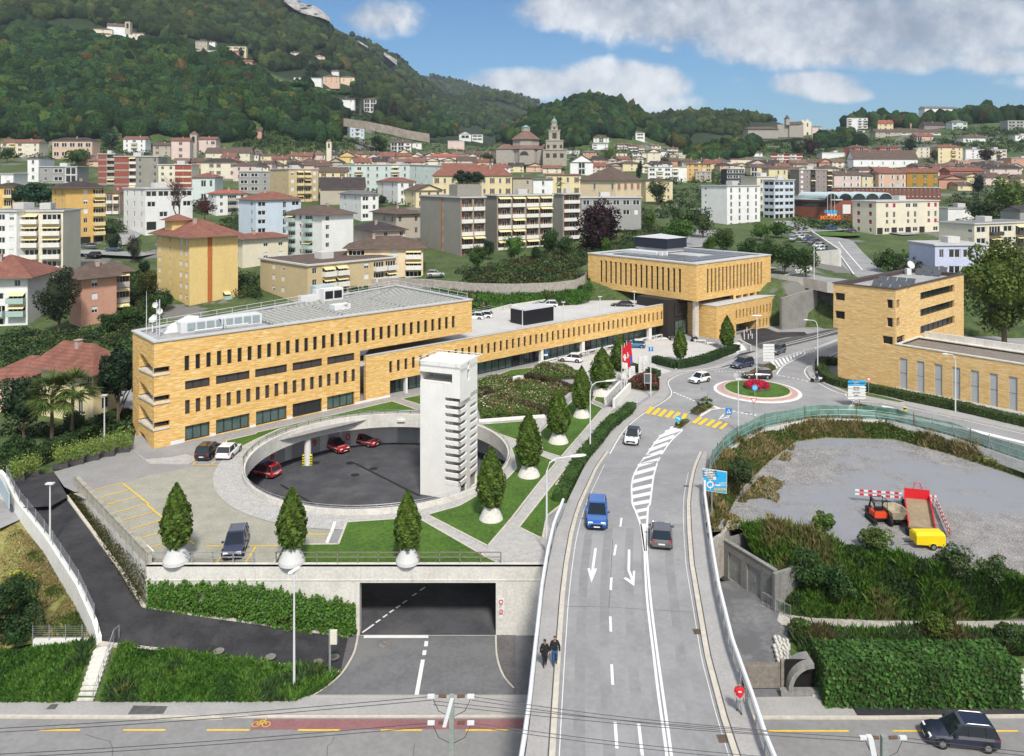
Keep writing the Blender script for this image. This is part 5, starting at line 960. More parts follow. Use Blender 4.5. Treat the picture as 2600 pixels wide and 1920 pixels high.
mb=MB().prism([(P(x,y,-5.7).x,P(x,y,-5.7).y)for x,y in c('p',-400,1282,110,1275,1678,1255,3500,1250,3500,1385,1678,1392,700,1400,-400,1400)],-5.8,-5.56);struct('sidewalk',mb,[PAVE])
low('sidewalk_patch',c('p',525,1290,3500,1272,3500,1384,590,1393),-5.555,ASPHD)
mb=MB().prism([(P(x,y,-5.7).x,P(x,y,-5.7).y)for x,y in c('p',-400,1400,700,1400,1678,1390,3500,1385,3500,1397,1678,1404,700,1414,-400,1412)],-5.8,-5.552);struct('street_kerb',mb,[KERB])
low('cycle_lane',[(635,1853),(645,1826),(1700,1826),(1700,1851)],-5.685,REDL)
mk=MB()
def sl_(pts,w_,z=-5.68):line(mk,[P(x,y,z)for x,y in pts],w_,z)
for k,a,b in(('m',260,525),('m',808,1085),('m',1355,1635),('n',275,548),('n',818,1088),('n',1375,1650),('p',-160,530),('p',818,1060),('p',1455,1640)):
 y=1481 if k!='p' else 1487;sl_(c(k,(a,y),(b,y)),.14)
struct('street_marking_yellow',mk,[MARKY]);mk=MB()
bc=P(663,1839,-5.675)
for dx in(-.35,.35):
 for i in rg(14):t,t2=6.2832*i/14,6.2832*(i+1)/14;line(mk,[bc+Ve((dx+.27*cos(t),.27*sin(t)*.9,0)),bc+Ve((dx+.27*cos(t2),.27*sin(t2)*.9,0))],.05,0)
for a,b in(((-.35,0),(-.1,.4)),((-.1,.4),(.2,.35)),((.2,.35),(.35,0)),((.2,.35),(-.02,0)),((-.02,0),(-.1,.4)),((-.35,0),(-.02,0)),((.2,.35),(.15,.55))):line(mk,[bc+v3(*a,0),bc+v3(*b,0)],.06,0)
struct('cycle_symbol',mk,[MARKY]);mk=MB()
mk.poly([P(x,y,-5.685)for x,y in c('n',708,858,1130,858,1130,878,705,878)])
for pts,w_ in((((1117,898),(1113,933)),.3),(((1106,958),(1101,990)),.3),(((1094,1020),(1050,1265)),.3)):sl_(c('n',*pts),w_)
struct('tunnel_road_marking',mk,[MARKW]);mk=MB()
q=[P(*x,-5.5)for x in c('n',697,842,1108,545)]
tn=[(697,842,773,788),(785,777,815,757),(832,743,860,724),(875,711,903,693),(918,682,945,664),(960,651,990,631),(1025,602,1053,584),(1075,567,1108,545)]
def zt(Y):return float(np.interp(Y,[63,72,81],[-5.66,-4.9,-4.4]))
def Pt(px,py):
 z=-5.5
 for _ in rg(12):z=zt(F*(H-z)/(py-HZ))
 return P(px,py,z+.012)
for x0,y0,x1,y1 in tn:line(mk,[Pt(*c1('n',x0,y0)),Pt(*c1('n',x1,y1))],.17,0)
struct('tunnel_marking',mk,[MARKW])
low('entry_verge',c('n',1572,852,1700,845,1700,1262,1678,1195,1630,1120,1585,1000),-5.675,ASPHD if False else mat('asphalt_verge',(.12,.115,.115),.93,.2,.5))
mk=MB();line(mk,[P(x,y,-5.66)for x,y in sm(c('n',1572,860,1580,1000,1620,1120,1690,1205))],.14,0);line(mk,[P(x,y,-5.66)for x,y in sm(c('n',668,860,655,930,630,1000,560,1110,470,1190,350,1265,260,1300))],.16,0);line(mk,[P(x,y,-5.545)for x,y in c('n',360,1265,1690,1266)],.06,0);struct('kerb_line',mk,[KERB])
low('entry_apron',c('n',605,870,668,860,655,930,630,1000,560,1108,555,1090),-5.67,mat('asphalt_verge',(.12,.115,.115)))
mk=MB()
for pts in(c('n',510,1525,495,1570,470,1585,465,1652),c('m',560,1510,620,1530,720,1555,740,1600,735,1652),c('n',1040,1570,1030,1650),c('p',110,1280,150,1340,180,1395)):line(mk,[P(x,y,-5.68 if y<1900 or 1 else 0)for x,y in pts],.05,0)
struct('street_crack',mk,[mat(0,(.12,.12,.12),.95,0)])
for pts in(c('m',335,1312,385,1312,360,1345,298,1345),c('m',875,1320,1100,1325,1070,1375,838,1378)):low('street_patch',pts,-5.553,mat(0,(.10,.10,.10),.95,.3,2.))
st=tg('steps','narrow steep concrete steps with a steel handrail climbing the grassy bank','stairs',P(215,1787,-5.66))
T0,T1=pk('m',685,925,-3.75),pk('m',560,1310,-5.66);nst=11;d_=(T1-T0)/nst
for i in rg(nst):
 o=T0+d_*i;m=MB().obox(v3(o.x-.62,o.y-.5,o.z-.5+d_.z),v3(1.2,0,0),v3(0,.62,0),zu*.5);m.bd('step',CONC,st)
mb=MB();r0=T0+v3(.55,.3,1.0);r1=T1+v3(.55,0,1.0);mb.tube([r0-zu*1.0+v3(.1,.6,0),r0+v3(.1,.6,0),r0,r1,r1-zu*1.],.03,5);mb.tube([r0-zu*.4,r1-zu*.4],.02,4)
for i in rg(4):p=r0+(r1-r0)*i/4;mb.tube([p,p-zu*1.],.025,4)
mb.bd('handrail',METAL,st)
DA=v3(-.927,.374,0).normalized();DB=v3(.374,.927,0).normalized()
TC=PD(1168,925,84.1*F/1900);TC.z=-4.4;kk=(1067-CX)/F
tw=(kk*TC.y-TC.x)/(DA.x-kk*DA.y);kk=(1212-CX)/F;td=(kk*TC.y-TC.x)/(DB.x-kk*DB.y)
zh=lambda y:H-(y-HZ)/F*TC.y
TW=tg('training_tower','slender white concrete tower with stacked slanting louvres, standing in the round court','tower',TC)
Lf=Fr(v3(TC.x,TC.y,0),DA,-DB);Rf=Fr(v3(TC.x,TC.y,0),DB,-DA)
zt0=zh(925);WT=mat(0,(.78,.77,.73),.8,.05,.7,stain=.08)
zA,zBm=zh(800+640/3.4415),zh(800+1505/3.4415)
sol=Lf.sf(650+1650/3.4415)
mb=MB()
h1=zh(800+490/3.4415);h2=zh(800+640/3.4415);h3=zh(800+735/3.4415)
mb.quad(Lf.pt(sol,-4.4),Lf.pt(tw,-4.4),Lf.pt(tw,Lf.zf(1067,800+570/3.4415)),Lf.pt(sol,Lf.zf(1067,800+570/3.4415)))
opz1,opz0=Lf.zf(1148,800+512/3.4415),Lf.zf(1148,800+605/3.4415);so_=Lf.sf(1148)
zc=opz0
panel(mb,Lf,0,tw,opz0,zt0,[(so_,tw,opz0,Lf.zf(1068,800+490/3.4415))],depth=.2)
panel(mb,Lf,0,sol,h3,opz0,[]);panel(mb,Lf,sol,tw,Lf.zf(1067,800+575/3.4415)-.01,opz0,[])if opz0>Lf.zf(1067,800+575/3.4415)else None
ss=Rf.sf(650+1848/3.4415);se=Rf.sf(650+1868/3.4415);panel(mb,Rf,0,td,h3-.9,zt0,[(ss,se,Rf.zf(1188,800+570/3.4415),zt0-.3)],depth=.25)
mb.quad(Lf.pt(tw,-4.4),Lf.pt(tw,-4.4,-td),Lf.pt(tw,zt0,-td),Lf.pt(tw,zt0));mb.quad(Lf.pt(0,-4.4,-td),Lf.pt(tw,-4.4,-td),Lf.pt(tw,zt0,-td),Lf.pt(0,zt0,-td))
mb.quad(Lf.pt(sol,-4.4),Lf.pt(sol,-4.4,-td),Lf.pt(sol,h3,-td),Lf.pt(sol,h3));
mb.quad(Lf.pt(so_,opz0,-3),Lf.pt(tw,opz0,-3),Lf.pt(tw,opz1+1,-3),Lf.pt(so_,opz1+1,-3));mb.quad(Lf.pt(so_,opz0),Lf.pt(so_,opz0,-3),Lf.pt(so_,opz1+1,-3),Lf.pt(so_,opz1+1));mb.quad(Lf.pt(0,opz0-.02),Lf.pt(tw,opz0-.02),Lf.pt(tw,opz0-.02,-td),Lf.pt(0,opz0-.02,-td));mb.quad(Lf.pt(0,opz1+.9),Lf.pt(tw,opz1+.9),Lf.pt(tw,opz1+.9,-td),Lf.pt(0,opz1+.9,-td))
mb.quad(Lf.pt(0,zt0-1.1),Lf.pt(tw,zt0-1.1),Lf.pt(tw,zt0-1.1,-td),Lf.pt(0,zt0-1.1,-td))
for a_,b_,n_ in((0,tw,0),):pass
ip=.22
mb.quad(Lf.pt(ip,zt0-1.1,-ip),Lf.pt(tw-ip,zt0-1.1,-ip),Lf.pt(tw-ip,zt0,-ip),Lf.pt(ip,zt0,-ip));mb.quad(Lf.pt(ip,zt0-1.1,-ip),Lf.pt(ip,zt0-1.1,-td+ip),Lf.pt(ip,zt0,-td+ip),Lf.pt(ip,zt0,-ip));mb.quad(Lf.pt(tw-ip,zt0-1.1,-ip),Lf.pt(tw-ip,zt0-1.1,-td+ip),Lf.pt(tw-ip,zt0,-td+ip),Lf.pt(tw-ip,zt0,-ip));mb.quad(Lf.pt(ip,zt0-1.1,-td+ip),Lf.pt(tw-ip,zt0-1.1,-td+ip),Lf.pt(tw-ip,zt0,-td+ip),Lf.pt(ip,zt0,-td+ip))
oo=[Lf.pt(0,0),Lf.pt(tw,0),Lf.pt(tw,0,-td),Lf.pt(0,0,-td)];ii=[Lf.pt(ip,0,-ip),Lf.pt(tw-ip,0,-ip),Lf.pt(tw-ip,0,-td+ip),Lf.pt(ip,0,-td+ip)]
mb.poly([V3(p,zt0)for p in oo],0,holes=[[V3(p,zt0)for p in ii]])
mb.obox(Lf.pt(1.2,zt0-1.1,-1.0),DA*2.2,DB*2.2,zu*1.0)
mb.bd('shell',WT,TW)
nf=11
for i in rg(nf):
 zt_=h3-(h3-zBm)*(i+.45)/nf;hh=(h3-zBm)/nf*.50;m=MB();m.obox(Lf.pt(0,zt_-hh,0),DA*sol,DB*.22,zu*hh);m.obox(Rf.pt(0,zt_-hh+.0,0),DB*(Rf.sf(1185)),DA*.22,zu*hh+DB*0);m.bd('louvre',WT,TW);m=MB();s2=Rf.sf(1195);m.obox(Rf.pt(s2,zt_-hh+.35,0),DB*(td-s2),DA*1.2,zu*hh);m.bd('louvre',WT,TW)
m=MB();s2=Rf.sf(1185);m.obox(Rf.pt(s2,-4.4,0),DB*(Rf.sf(1194)-s2),DA*.25,zu*(h3+4.0));m.obox(Lf.pt(0,-4.4,0),DA*sol,DB*.22,zu*(zBm+4.4));m.obox(Rf.pt(0,-4.4),DB*td,DA*.22,zu*(zBm+3.2));m.bd('corner_post',WT,TW)
m=MB().quad(Lf.pt(.3,-4.4,-2.2),Lf.pt(sol,-4.4,-2.2),Lf.pt(sol,h3,-2.2),Lf.pt(.3,h3,-2.2));m.quad(Lf.pt(.3,-4.4,-td+.1),Lf.pt(.3,-4.4,-2.2),Lf.pt(.3,h3,-2.2),Lf.pt(.3,h3,-td+.1));m.bd('stair_core',mat(0,(.34,.33,.30),.9,.1),TW)
m=MB();r_=.45;ex=[Lf.pt(-r_,zt0+.1,r_),Lf.pt(tw+r_,zt0+.1,r_),Lf.pt(tw+r_,zt0+.1,-td-r_),Lf.pt(-r_,zt0+.1,-td-r_),Lf.pt(-r_,zt0+.1,r_)];m.tube(ex,.05,5)
for i in rg(4):
 for f_ in(.1,.5,.9):p=ex[i]+(ex[i+1]-ex[i])*f_;cdir=(Lf.pt(tw/2,zt0,-td/2)-p);cdir.z=0;m.tube([p,p+cdir.normalized()*.6-zu*.1],.03,4)
m.bd('roof_rail',RAILW,TW)
LF=[P(x,y,-.25)for x,y in((1796,1300),(1797,1235),(1806,1190),(1862,1128),(1950,1084),(2060,1064),(2250,1068),(2420,1112),(2620,1182),(2900,1270),(3300,1400))]
LI=[P(x,y,-1.9)for x,y in((1815,1345),(1850,1300),(1885,1240),(1950,1175),(2020,1122),(2100,1112),(2270,1116),(2400,1150),(2600,1215),(2880,1310),(3250,1440))]
LB=[P(x,y,-1.95)for x,y in((1800,1352),(1880,1342),(1960,1340),(2060,1362),(2160,1392),(2270,1416),(2370,1438),(2480,1450),(2600,1482),(2850,1540),(3200,1600))]
mb=MB()
for i in rg(10):mb.quad(LI[i],LI[i+1],LF[i+1],LF[i])
struct('verge',mb,[GRASSD])
mb=MB()
for i in rg(10):mb.quad(LB[i],LB[i+1],LI[i+1],LI[i])
struct('gravel_lot',mb,[GRAVEL])
BK=[P(x,y,-5.7)for x,y in((1965,1500),(1975,1535),(1990,1560),(2060,1570),(2130,1573),(2250,1577),(2370,1578),(2480,1578),(2610,1570),(2850,1575),(3200,1580))]
mb=MB()
for i in rg(2,10):
 g=lambda u,v:(BK[i]*(1-u)+BK[i+1]*u)*(1-v)+(LB[i]*(1-u)+LB[i+1]*u)*v
 for a in rg(5):
  for b in rg(5):mb.quad(g(a/5,b/5),g(a/5+.2,b/5),g(a/5+.2,b/5+.2),g(a/5,b/5+.2))
mb.poly([BK[2],LB[2],LB[1]+v3(.3,-1,-1),BK[0]]);struct('weedy_bank',mb,[GRASSM])
low('gravel_track',c('p',-60,640,60,690,300,740,700,765,1678,765,3200,760,3200,830,1678,835,1100,850,400,840,130,800,-60,760),-5.71+.035,mat('gravel_track',(.28,.26,.235),.95,.3,.8,col2=(.42,.40,.37),bump=.5,bscale=6))
low('yard',c('p',-450,560,-80,470,0,560,80,690,60,760,120,820,150,1000,240,1110,100,1130,0,1110,-300,1100),-5.71+.045,mat(0,(.19,.192,.20),.92,.2,.3,patch=((.13,.13,.135),.25,.45,.6)))
low('planted_ground',c('p',130,800,400,840,1100,850,3200,830,3200,1240,1678,1240,240,1235,150,1000),-5.71+.025,GRASSM)
gz=-5.7;GA=P(1839,1462,gz);GB=P(1963,1545,gz);u_=(GB-GA);gl=u_.length;GF=Fr(GA,u_,v3(u_.y,-u_.x,0));ztg=GF.zf(1845,1377)
ga=tg('garage','concrete garage with two grey metal doors built into the weedy bank',0,GA)
ds_=[(GF.sf(1849),GF.sf(1881),gz,gz+2.5),(GF.sf(1896),GF.sf(1931),gz,gz+2.5)]
mb=MB();panel(mb,GF,-.4,gl+.2,gz-.5,ztg,ds_,depth=.2);mb.obox(GF.pt(-.4,gz-.5,0),v3(-.05,0,0),-GF.n*4,zu*(ztg-gz+.5));mb.obox(GF.pt(gl+.2,gz-.5,.3),GF.u*.3,-GF.n*4,zu*(ztg-gz+.5));mb.obox(GF.pt(-.4,ztg,.05),GF.u*(gl+.6),-GF.n*.4,zu*.12);mb.bd('wall',CONCD,ga)
for r in ds_:m=MB().quad(GF.pt(r[0],r[2],-.15),GF.pt(r[1],r[2],-.15),GF.pt(r[1],r[3],-.15),GF.pt(r[0],r[3],-.15));m.obox(GF.pt((r[0]+r[1])/2,r[2]+1.1,-.15),GF.u*.05,GF.n*.06,zu*.2);m.bd('garage_door',mat(0,(.33,.34,.34),.5,.25,2.,metal=.4),ga)
cw=tg('curved_wall','curved rough concrete wall between the bridge rail and the garages','wall',P(1800,1460,gz));pts=[P(x,y,gz)for x,y in((1790,1490),(1815,1478),(1838,1462),(1852,1440),(1858,1425))]
mb=MB()
for a,b in zip(pts[:-1],pts[1:]):t=b-a;n=v3(-t.y,t.x,0).normalized()*.35;mb.obox(a,t,n,zu*3.95)
mb.bd('wall',STONE,cw)
for i,(x,y)in en(((1935,1535),(1950,1545))):
 q=P(x,y,gz);t=tg('barrier',('grey steel crowd barrier nearest the garage doors','grey steel crowd barrier at the foot of the weedy bank')[i],'barrier',q,'steel barriers by the garages');m=MB();w2_=v3(1.5,-1.6,0).normalized()*2.1;m.tube([q,q+zu*1.1,q+w2_+zu*1.1,q+w2_],.03,5);m.tube([q+zu*.2,q+w2_+zu*.2],.02,4)
 for k_ in rg(1,12):m.tube([q+w2_*k_/12+zu*.2,q+w2_*k_/12+zu*1.1],.012,4)
 m.bd('frame',METAL,t)
for i,(x,y,r)in en(((62,903,26),(72,932,26),(58,960,26),(68,990,26),(75,1018,26),(80,1050,22),(90,1080,28),(115,920,22),(122,948,24),(112,975,24),(120,1008,16),(120,1040,16),(160,1040,16),(100,1108,24))):
 q=pk('p',x,y,gz);t=tg('concrete_disc',ORD[i]+' round grey concrete disc in the double row beside the hedge','concrete disc',q,'round concrete discs beside the hedge');R_d=r/2.58*q.y/F;m=MB().lathe([(R_d,0),(R_d,.35),(R_d*.9,.4),(.02,.4)],q.x,q.y,16);m.v=[(a,b,z+q.z)for a,b,z in m.v];m.box(q.x-.04,q.y-R_d,q.z+.4,q.x+.04,q.y+R_d,q.z+.43,1);m.bd('disc',[CONC,CONCD],t)
for i,(x,y)in en(((134,1060),(176,1070))):
 q=pk('p',x,y,gz);t=tg('old_tyre',('black tyre lying left of the other beside the arched opening','black tyre lying right of the other beside the arched opening')[i],'tyre',q,'tyres by the hedge');m=MB().lathe([(.2,.05),(.42,0),(.46,.15),(.42,.3),(.2,.26)],q.x,q.y,16,cap=False);m.v=[(a,b,z+q.z)for a,b,z in m.v];m.bd('tread',BLACKM,t)
ar=tg('arched_wall','low stone wall with half round arched opening at the left end of the big hedge','wall',P(1995,1765,gz));mb=MB();o=pk('p',105,1270,gz);Ra=1.7
for i in rg(10):
 a,b=pi-i*pi/20,pi-(i+1)*pi/20;q=lambda t,r,y_:Ve((o.x+2.2+r*cos(t)*1.1,o.y+y_,gz+.5+r*sin(t)*1.15));mb.quad(q(a,Ra,0),q(b,Ra,0),q(b,Ra-.3,0),q(a,Ra-.3,0));mb.quad(q(a,Ra,0),q(a,Ra,1.5),q(b,Ra,1.5),q(b,Ra,0))
mb.box(o.x-.2,o.y,gz-.2,o.x+3.4,o.y+.5,gz+.45);mb.bd('arch',CONCD,ar);mb=MB().box(o.x+.3,o.y+.6,gz,o.x+2.4,o.y+.65,gz+2.4);mb.bd('opening',mat(0,(.01,.01,.01),.9,0),ar)
gt=tg('iron_gate','rusty grey slatted iron gate between bridge foot and the arched opening','gate',P(1900,1740,gz));mb=MB();a=pk('p',-150,1215,gz);b=pk('p',82,1215,gz)
for i in rg(26):p=a+(b-a)*i/25;mb.box(p.x-.06,p.y-.02,gz+.1,p.x+.06,p.y+.02,gz+2.0)
mb.box(a.x,a.y-.03,gz+.3,b.x,a.y+.03,gz+.4);mb.box(a.x,a.y-.03,gz+1.7,b.x,a.y+.03,gz+1.8);mb.box(b.x,b.y-.15,gz,b.x+.3,b.y+.15,gz+2.2);mb.bd('slats',mat(0,(.25,.22,.19),.8,.3,3.),gt)
sw=tg('garden_wall','low pale concrete wall at the right end of the big hedge','wall',P(2580,1760,gz));mb=MB();a=pk('p',1600,1268,gz);mb.box(a.x,a.y,gz-.2,a.x+12,a.y+.3,gz+1.9);mb.bd('wall',CONC,sw)
mb=MB();a=pk('p',290,1270,gz);b=pk('p',1600,1262,gz);mb.box(a.x,a.y-.1,gz-.1,b.x,a.y+.25,gz+.25);mb.bd('hedge_kerb',CONC,kind=SX)
gf=tg('site_fence','long curved green mesh construction fence with steel posts around the gravel lot','fence',LF[3])
NET,t_,pb=newmat('green_net');pb.inputs['Roughness'].default_value=.8
tn_=t_.node('ShaderNodeTexCoord');nz_=t_.noise(tn_.outputs['Object'],1.1,5.,.5);t_.l.new(t_.mix(t_.ramp(nz_.outputs[0],.35,.65),(.03,.15,.10),(.09,.28,.20)),pb.inputs['Base Color'])
pb.inputs['Alpha'].default_value=.72
fpts=[P(x,y,-.2)for x,y in((1797,1300),(1799,1235),(1806,1190),(1835,1150),(1862,1128),(1905,1102),(1950,1084),(2010,1072),(2060,1064),(2150,1062),(2250,1068),(2340,1090),(2420,1112),(2520,1147),(2620,1182),(2900,1270),(3300,1400))]
fr_=resample(fpts,2.4);mb=MB()
for i in rg(len(fr_)-1):
 a,b=fr_[i],fr_[i+1];j1=zu*(1.75+.12*sin(i*1.7));j2=zu*(1.75+.12*sin((i+1)*1.7));mb.quad(a,b,b+j2,a+j1)
mb.bd('mesh',NET,gf)
for i,p in en(fr_[:70]):m=MB().tube([p-zu*.4,p+zu*1.95],.05,5);m.tube([p+zu*1.5,p+v3(.3,-.9,-.6)],.03,4)if i%2 else None;m.bd('fence_post',METAL if i%3 else mat(0,(.16,.11,.08),.8,.2),gf)
mb=MB().tube([p+zu*1.2 for p in fr_],.03,4);mb.tube([p+zu*.5 for p in fr_],.03,4);mb.bd('fence_rail',METAL,gf)
WLZ=9.2
uw=tg('retaining_wall','tall dark stained concrete retaining wall between the headquarters and the underpass','wall',P(2000,848,0))
mb=MB();pts=[P(1990,820,0),P(2010,835,0),P(2050,830,0),P(2073,822,0)]
base=[P(1985,838,0),P(2075,828,0)];tz0,tz1=6.6,8.2
t=base[1]-base[0];n=v3(-t.y,t.x,0).normalized()
mb.add([base[0]-zu,base[1]-zu,base[1]+zu*tz1,base[0]+zu*tz0]+[p+n*.6 for p in(base[0]-zu,base[1]-zu,base[1]+zu*tz1,base[0]+zu*tz0)],[(0,1,2,3),(7,6,5,4),(3,2,6,7),(0,3,7,4),(1,5,6,2)])
mb.bd('wall',CONCD,uw)
b2=tg('underpass','dark concrete road underpass behind the brick museum',0,P(2100,830,0));mb=MB()
A_=v3(58,163,0);mb.obox(v3(64.5,172,-.5),v3(22,-3,0),v3(0,2,0),zu*8.4);mb.bd('back_wall',mat(0,(.05,.05,.05),.9,.2),b2)
mb=MB();a=P(1985,692,9.3);mb2=MB()
UR=[(1700,640),(1830,662),(1960,690),(2040,700),(2100,712),(2200,722),(2330,735)]
top_=[P(x,y-8,9.3)for x,y in UR];bot_=[P(x,y+14,9.3)for x,y in UR]
for i in rg(len(UR)-1):mb.quad(bot_[i],bot_[i+1],top_[i+1],top_[i]);mb.quad(bot_[i]-zu*1.4,bot_[i+1]-zu*1.4,bot_[i+1],bot_[i],1);mb.quad(bot_[i],bot_[i+1],bot_[i+1]+zu*.8,bot_[i]+zu*.8,1)if i>1 else None
mb.bd('upper_road',[ASPH,CONC],kind=SX)
mb=MB().obox(P(1440,748,6.),P(1330,762,6)-P(1440,748,6),v3(0,.5,0),zu*.1)
bw2=tg('stone_wall','long rough stone retaining wall with path behind the parking deck','wall',PD(1400,725,195))
q=[PD(x,y,march(x,y))for x,y in((900,732),(1010,727),(1100,733),(1200,742),(1300,744),(1400,741),(1460,734),(1485,722),(1493,705))];mb=MB();pb_=MB()
for a,b in zip(q[:-1],q[1:]):mb.obox(a-zu*1,b-a,v3(0,.6,0),zu*2.9);pb_.quad(a+v3(0,-3.4,.12),b+v3(0,-3.4,.12),b+zu*.12,a+zu*.12)
mb.bd('wall',STONE,bw2);struct('footpath',pb_,[ASPHM]);GS=[(a-v3(0,3.6,0),a-v3(0,10,1.8))for a in q]
er=tg('access_ramp','white concrete access ramp and parapets to the right of the headquarters','ramp',P(1980,770,6));mb=MB()
a=PD(1960,735,172);b=PD(2060,690,186);mb.obox(a-zu*3,b-a,v3(.25,.2,0),zu*5.0);a=PD(1990,765,170);b=PD(2055,705,178);mb.obox(a-zu*2,b-a,v3(.3,.2,0),zu*2.6);mb.quad(PD(1958,760,171),PD(1990,768,170),PD(2055,708,178),PD(2040,700,188));mb.bd('parapet',WHITEP,er)
pl_=tg('white_pillar','slim white pillar sign on the upper road right of the headquarters','pillar',PD(2021,703,184));mb=MB();a=PD(2018,708,184);mb.box(a.x,a.y,a.z-1,a.x+.7,a.y+.5,a.z+3.1);mb.bd('pillar',WHITEP,pl_)
us=tg('underpass_stair','pale concrete walled stairwell to the pedestrian underpass below the flagpoles','stairwell',P(1560,1000,0));mb=MB()
for(x0,y0),(x1,y1)in((c1('k',815,790),c1('k',950,640)),(c1('k',890,815),c1('k',1030,665))):
 a,b=P(x0,y0,0),P(x1,y1,0);t=b-a;n=pn(t)*.18;mb.obox(a-n,t,n*2,zu*1.25)
mb.bd('wall',CONCW,us);a,b=pk('k',830,795,0),pk('k',955,640,0);e_,f_=pk('k',885,810,0),pk('k',1022,668,0);mb=MB().quad(a+zu*.05,e_+zu*.05,f_+zu*.05,b+zu*.05);mb.bd('stair_well',mat(0,(.12,.12,.125),.9,.1),us)
mb=MB();a,b=pk('k',808,785,1.25),pk('k',940,640,1.25);mb.tube([a,a+zu*.6,b+zu*.6,b],.04,5)
for i in rg(7):mb.tube([a+(b-a)*i/6,a+(b-a)*i/6+zu*.6],.03,4)
mb.bd('handrail',METAL,us)
for i,(x0,x1,y0,y1)in en(((1022,1075,450,555),(1107,1142,372,532),(1146,1183,362,522))):
 a=pk('k',x0,y1,0);b=pk('k',x1,y1,0);hz=H-(c1('k',x0,y0)[1]-HZ)/F*a.y;t=tg('stele',('short wide white stele left of the two tall ones','tall white information stele, left of the pair','tall white information stele, right of the pair')[i],'information stele',a,'white steles at the parking entrance');m=MB().box(a.x,a.y,0,b.x,a.y+.35,hz);m.bd('slab',WHITEP,t);m=MB()
 for k_ in rg(5):m.box(a.x+.3,a.y-.01,hz*.72-k_*.28,a.x+.3+.25*(1+(k_%3)),a.y,hz*.72-k_*.28+.07)
 m.bd('lettering_line',mat(0,(.35,.36,.38),.7,0),t)
REDF=mat(0,(.62,.02,.03),.7,.1);BLUEF=mat(0,(.05,.12,.42),.7,0)
for i,(bx,by,ty,lx)in en(((959,680,262,'swiss'),(982,650,245,'swiss'),(1001,620,222,'canton'))):
 q=pk('k',bx,by,0);hz=H-(c1('k',bx,ty)[1]-HZ)/F*q.y;t=tg('flagpole',('white pole with furled red and white flag, leftmost','middle white flagpole with a red flag bearing a white cross','right flagpole with red and blue flag')[i],'flagpole',q,'flagpoles by the crossing');m=MB().tube([q,v3(q.x,q.y,hz)],[.07,.035],8);m.bd('pole',WHITEP,t);m=MB();W2,H2=.95,3.2;nx_,nz_2=6,10;vs=[]
 for jz in rg(nz_2+1):
  for jx in rg(nx_+1):fx=jx/nx_;vs.append((q.x+.06+fx*W2*(.75+.15*jz/nz_2),q.y+.18*sin(fx*5+jz*.5+i),hz-.25-jz/nz_2*H2-fx*.25))
 fsx=[(jz*(nx_+1)+jx,(jz+1)*(nx_+1)+jx,(jz+1)*(nx_+1)+jx+1,jz*(nx_+1)+jx+1)for jz in rg(nz_2)for jx in rg(nx_)]
 for k_,f_ in en(fsx):
  jz,jx=divmod(k_,nx_);mi=0
  if i<2 and((3<=jz<=5 and jx in(2,3))or(jz==4 and 1<=jx<=4)):mi=1
  if i==0 and jz>=7:mi=1
  if i==2 and jz>=6:mi=2
  m.add([vs[v_]for v_ in f_],[(0,1,2,3)],mi)
 m.bd('flag',[REDF,WHITEP,BLUEF],t)
def street_lamp(label,px,py,z,ytop,arm=(1.6,0),two=False,group='street lamps',pxz=None,head=(.75,.32)):
 q=P(px,py,z)if pxz is None else pxz;hz=H-(ytop-HZ)/F*q.y;t=tg('street_lamp',label,'street lamp',q,group);a=v3(arm[0],arm[1],0);m=MB();top=v3(q.x,q.y,hz)
 if two or a.length<.1:m.tube([q-zu*.3,top],[.1,.055],8)
 else:m.tube([q-zu*.3,q+zu*(hz-z)*.5,top-zu*1.1,top-zu*.35+a*.12,top-zu*.05+a*.38,top+a],[.1,.08,.065,.06,.05,.045],8)
 m.bd('pole',METALW,t);hd=[]
 def lamp(c_,d_):
  d_=d_.normalized();s_=v3(d_.y,-d_.x,0);L,Wd=head;mb=MB();ps=[]
  for f_,w_,h_ in((0,.35,.5),(.15,.8,.9),(.5,1,1),(.85,.85,.85),(1,.3,.4)):
   for k_ in rg(8):an=6.2832*k_/8;ps.append(c_+d_*L*f_+s_*Wd/2*w_*cos(an)+zu*(.1*h_*sin(an)))
  mb.add(ps,[[i*8+k_,i*8+(k_+1)%8,(i+1)*8+(k_+1)%8,(i+1)*8+k_]for i in rg(4)for k_ in rg(8)]+[list(rg(8))[::-1],list(rg(32,40))]);mb.bd('lamp_head',mat(0,(.74,.75,.74),.4,0),t,smooth=True)
 if a.length<.1:m=MB().box(top.x-.35,top.y-.2,hz-.05,top.x+.35,top.y+.2,hz+.06);m.bd('lamp_head',METALW,t)
 elif two:lamp(top-a*.3,a);lamp(top+a*.3,-a)
 else:lamp(top+a*.9,a)
 return t
street_lamp('tall curved street lamp rising beside the hedge by the bridge end',1388,1400,.3,c1('k',500,1256)[1],(2.2,.6),head=(1.5,.6))
street_lamp('tall curved street lamp between the path and the long hedge',*c1('k',683,1195),0,c1('k',720,588)[1],(2.,.6),head=(1.4,.55))
street_lamp('slim grey lamp post in the middle of the roundabout flower bed',*c1('k',2138,570),.6,c1('k',2138,5)[1],(1.,0),two=True,head=(1.1,.45))
street_lamp('grey lamp post at the bend behind the green site fence',*c1('k',1977,1035),-.3,c1('k',1977,560)[1],(.05,0))
street_lamp('curved lamp at the left of the brick museum by the scooter',*c1('l',434,505),.1,c1('l',400,45)[1],(-1.6,.2))
street_lamp('slim lamp before the grey panels of the museum wall',*c1('l',1638,845),.1,c1('l',1640,345)[1],(-1.,.2))
street_lamp('curved lamp in the parking court beside the white steles',*c1('k',1212,710),0,c1('k',1250,210)[1],(2.,.3))
street_lamp('flat headed lamp post beside the dark ramp road at the left edge',*c1('m',328,300),-1.6,1228,(.05,0))
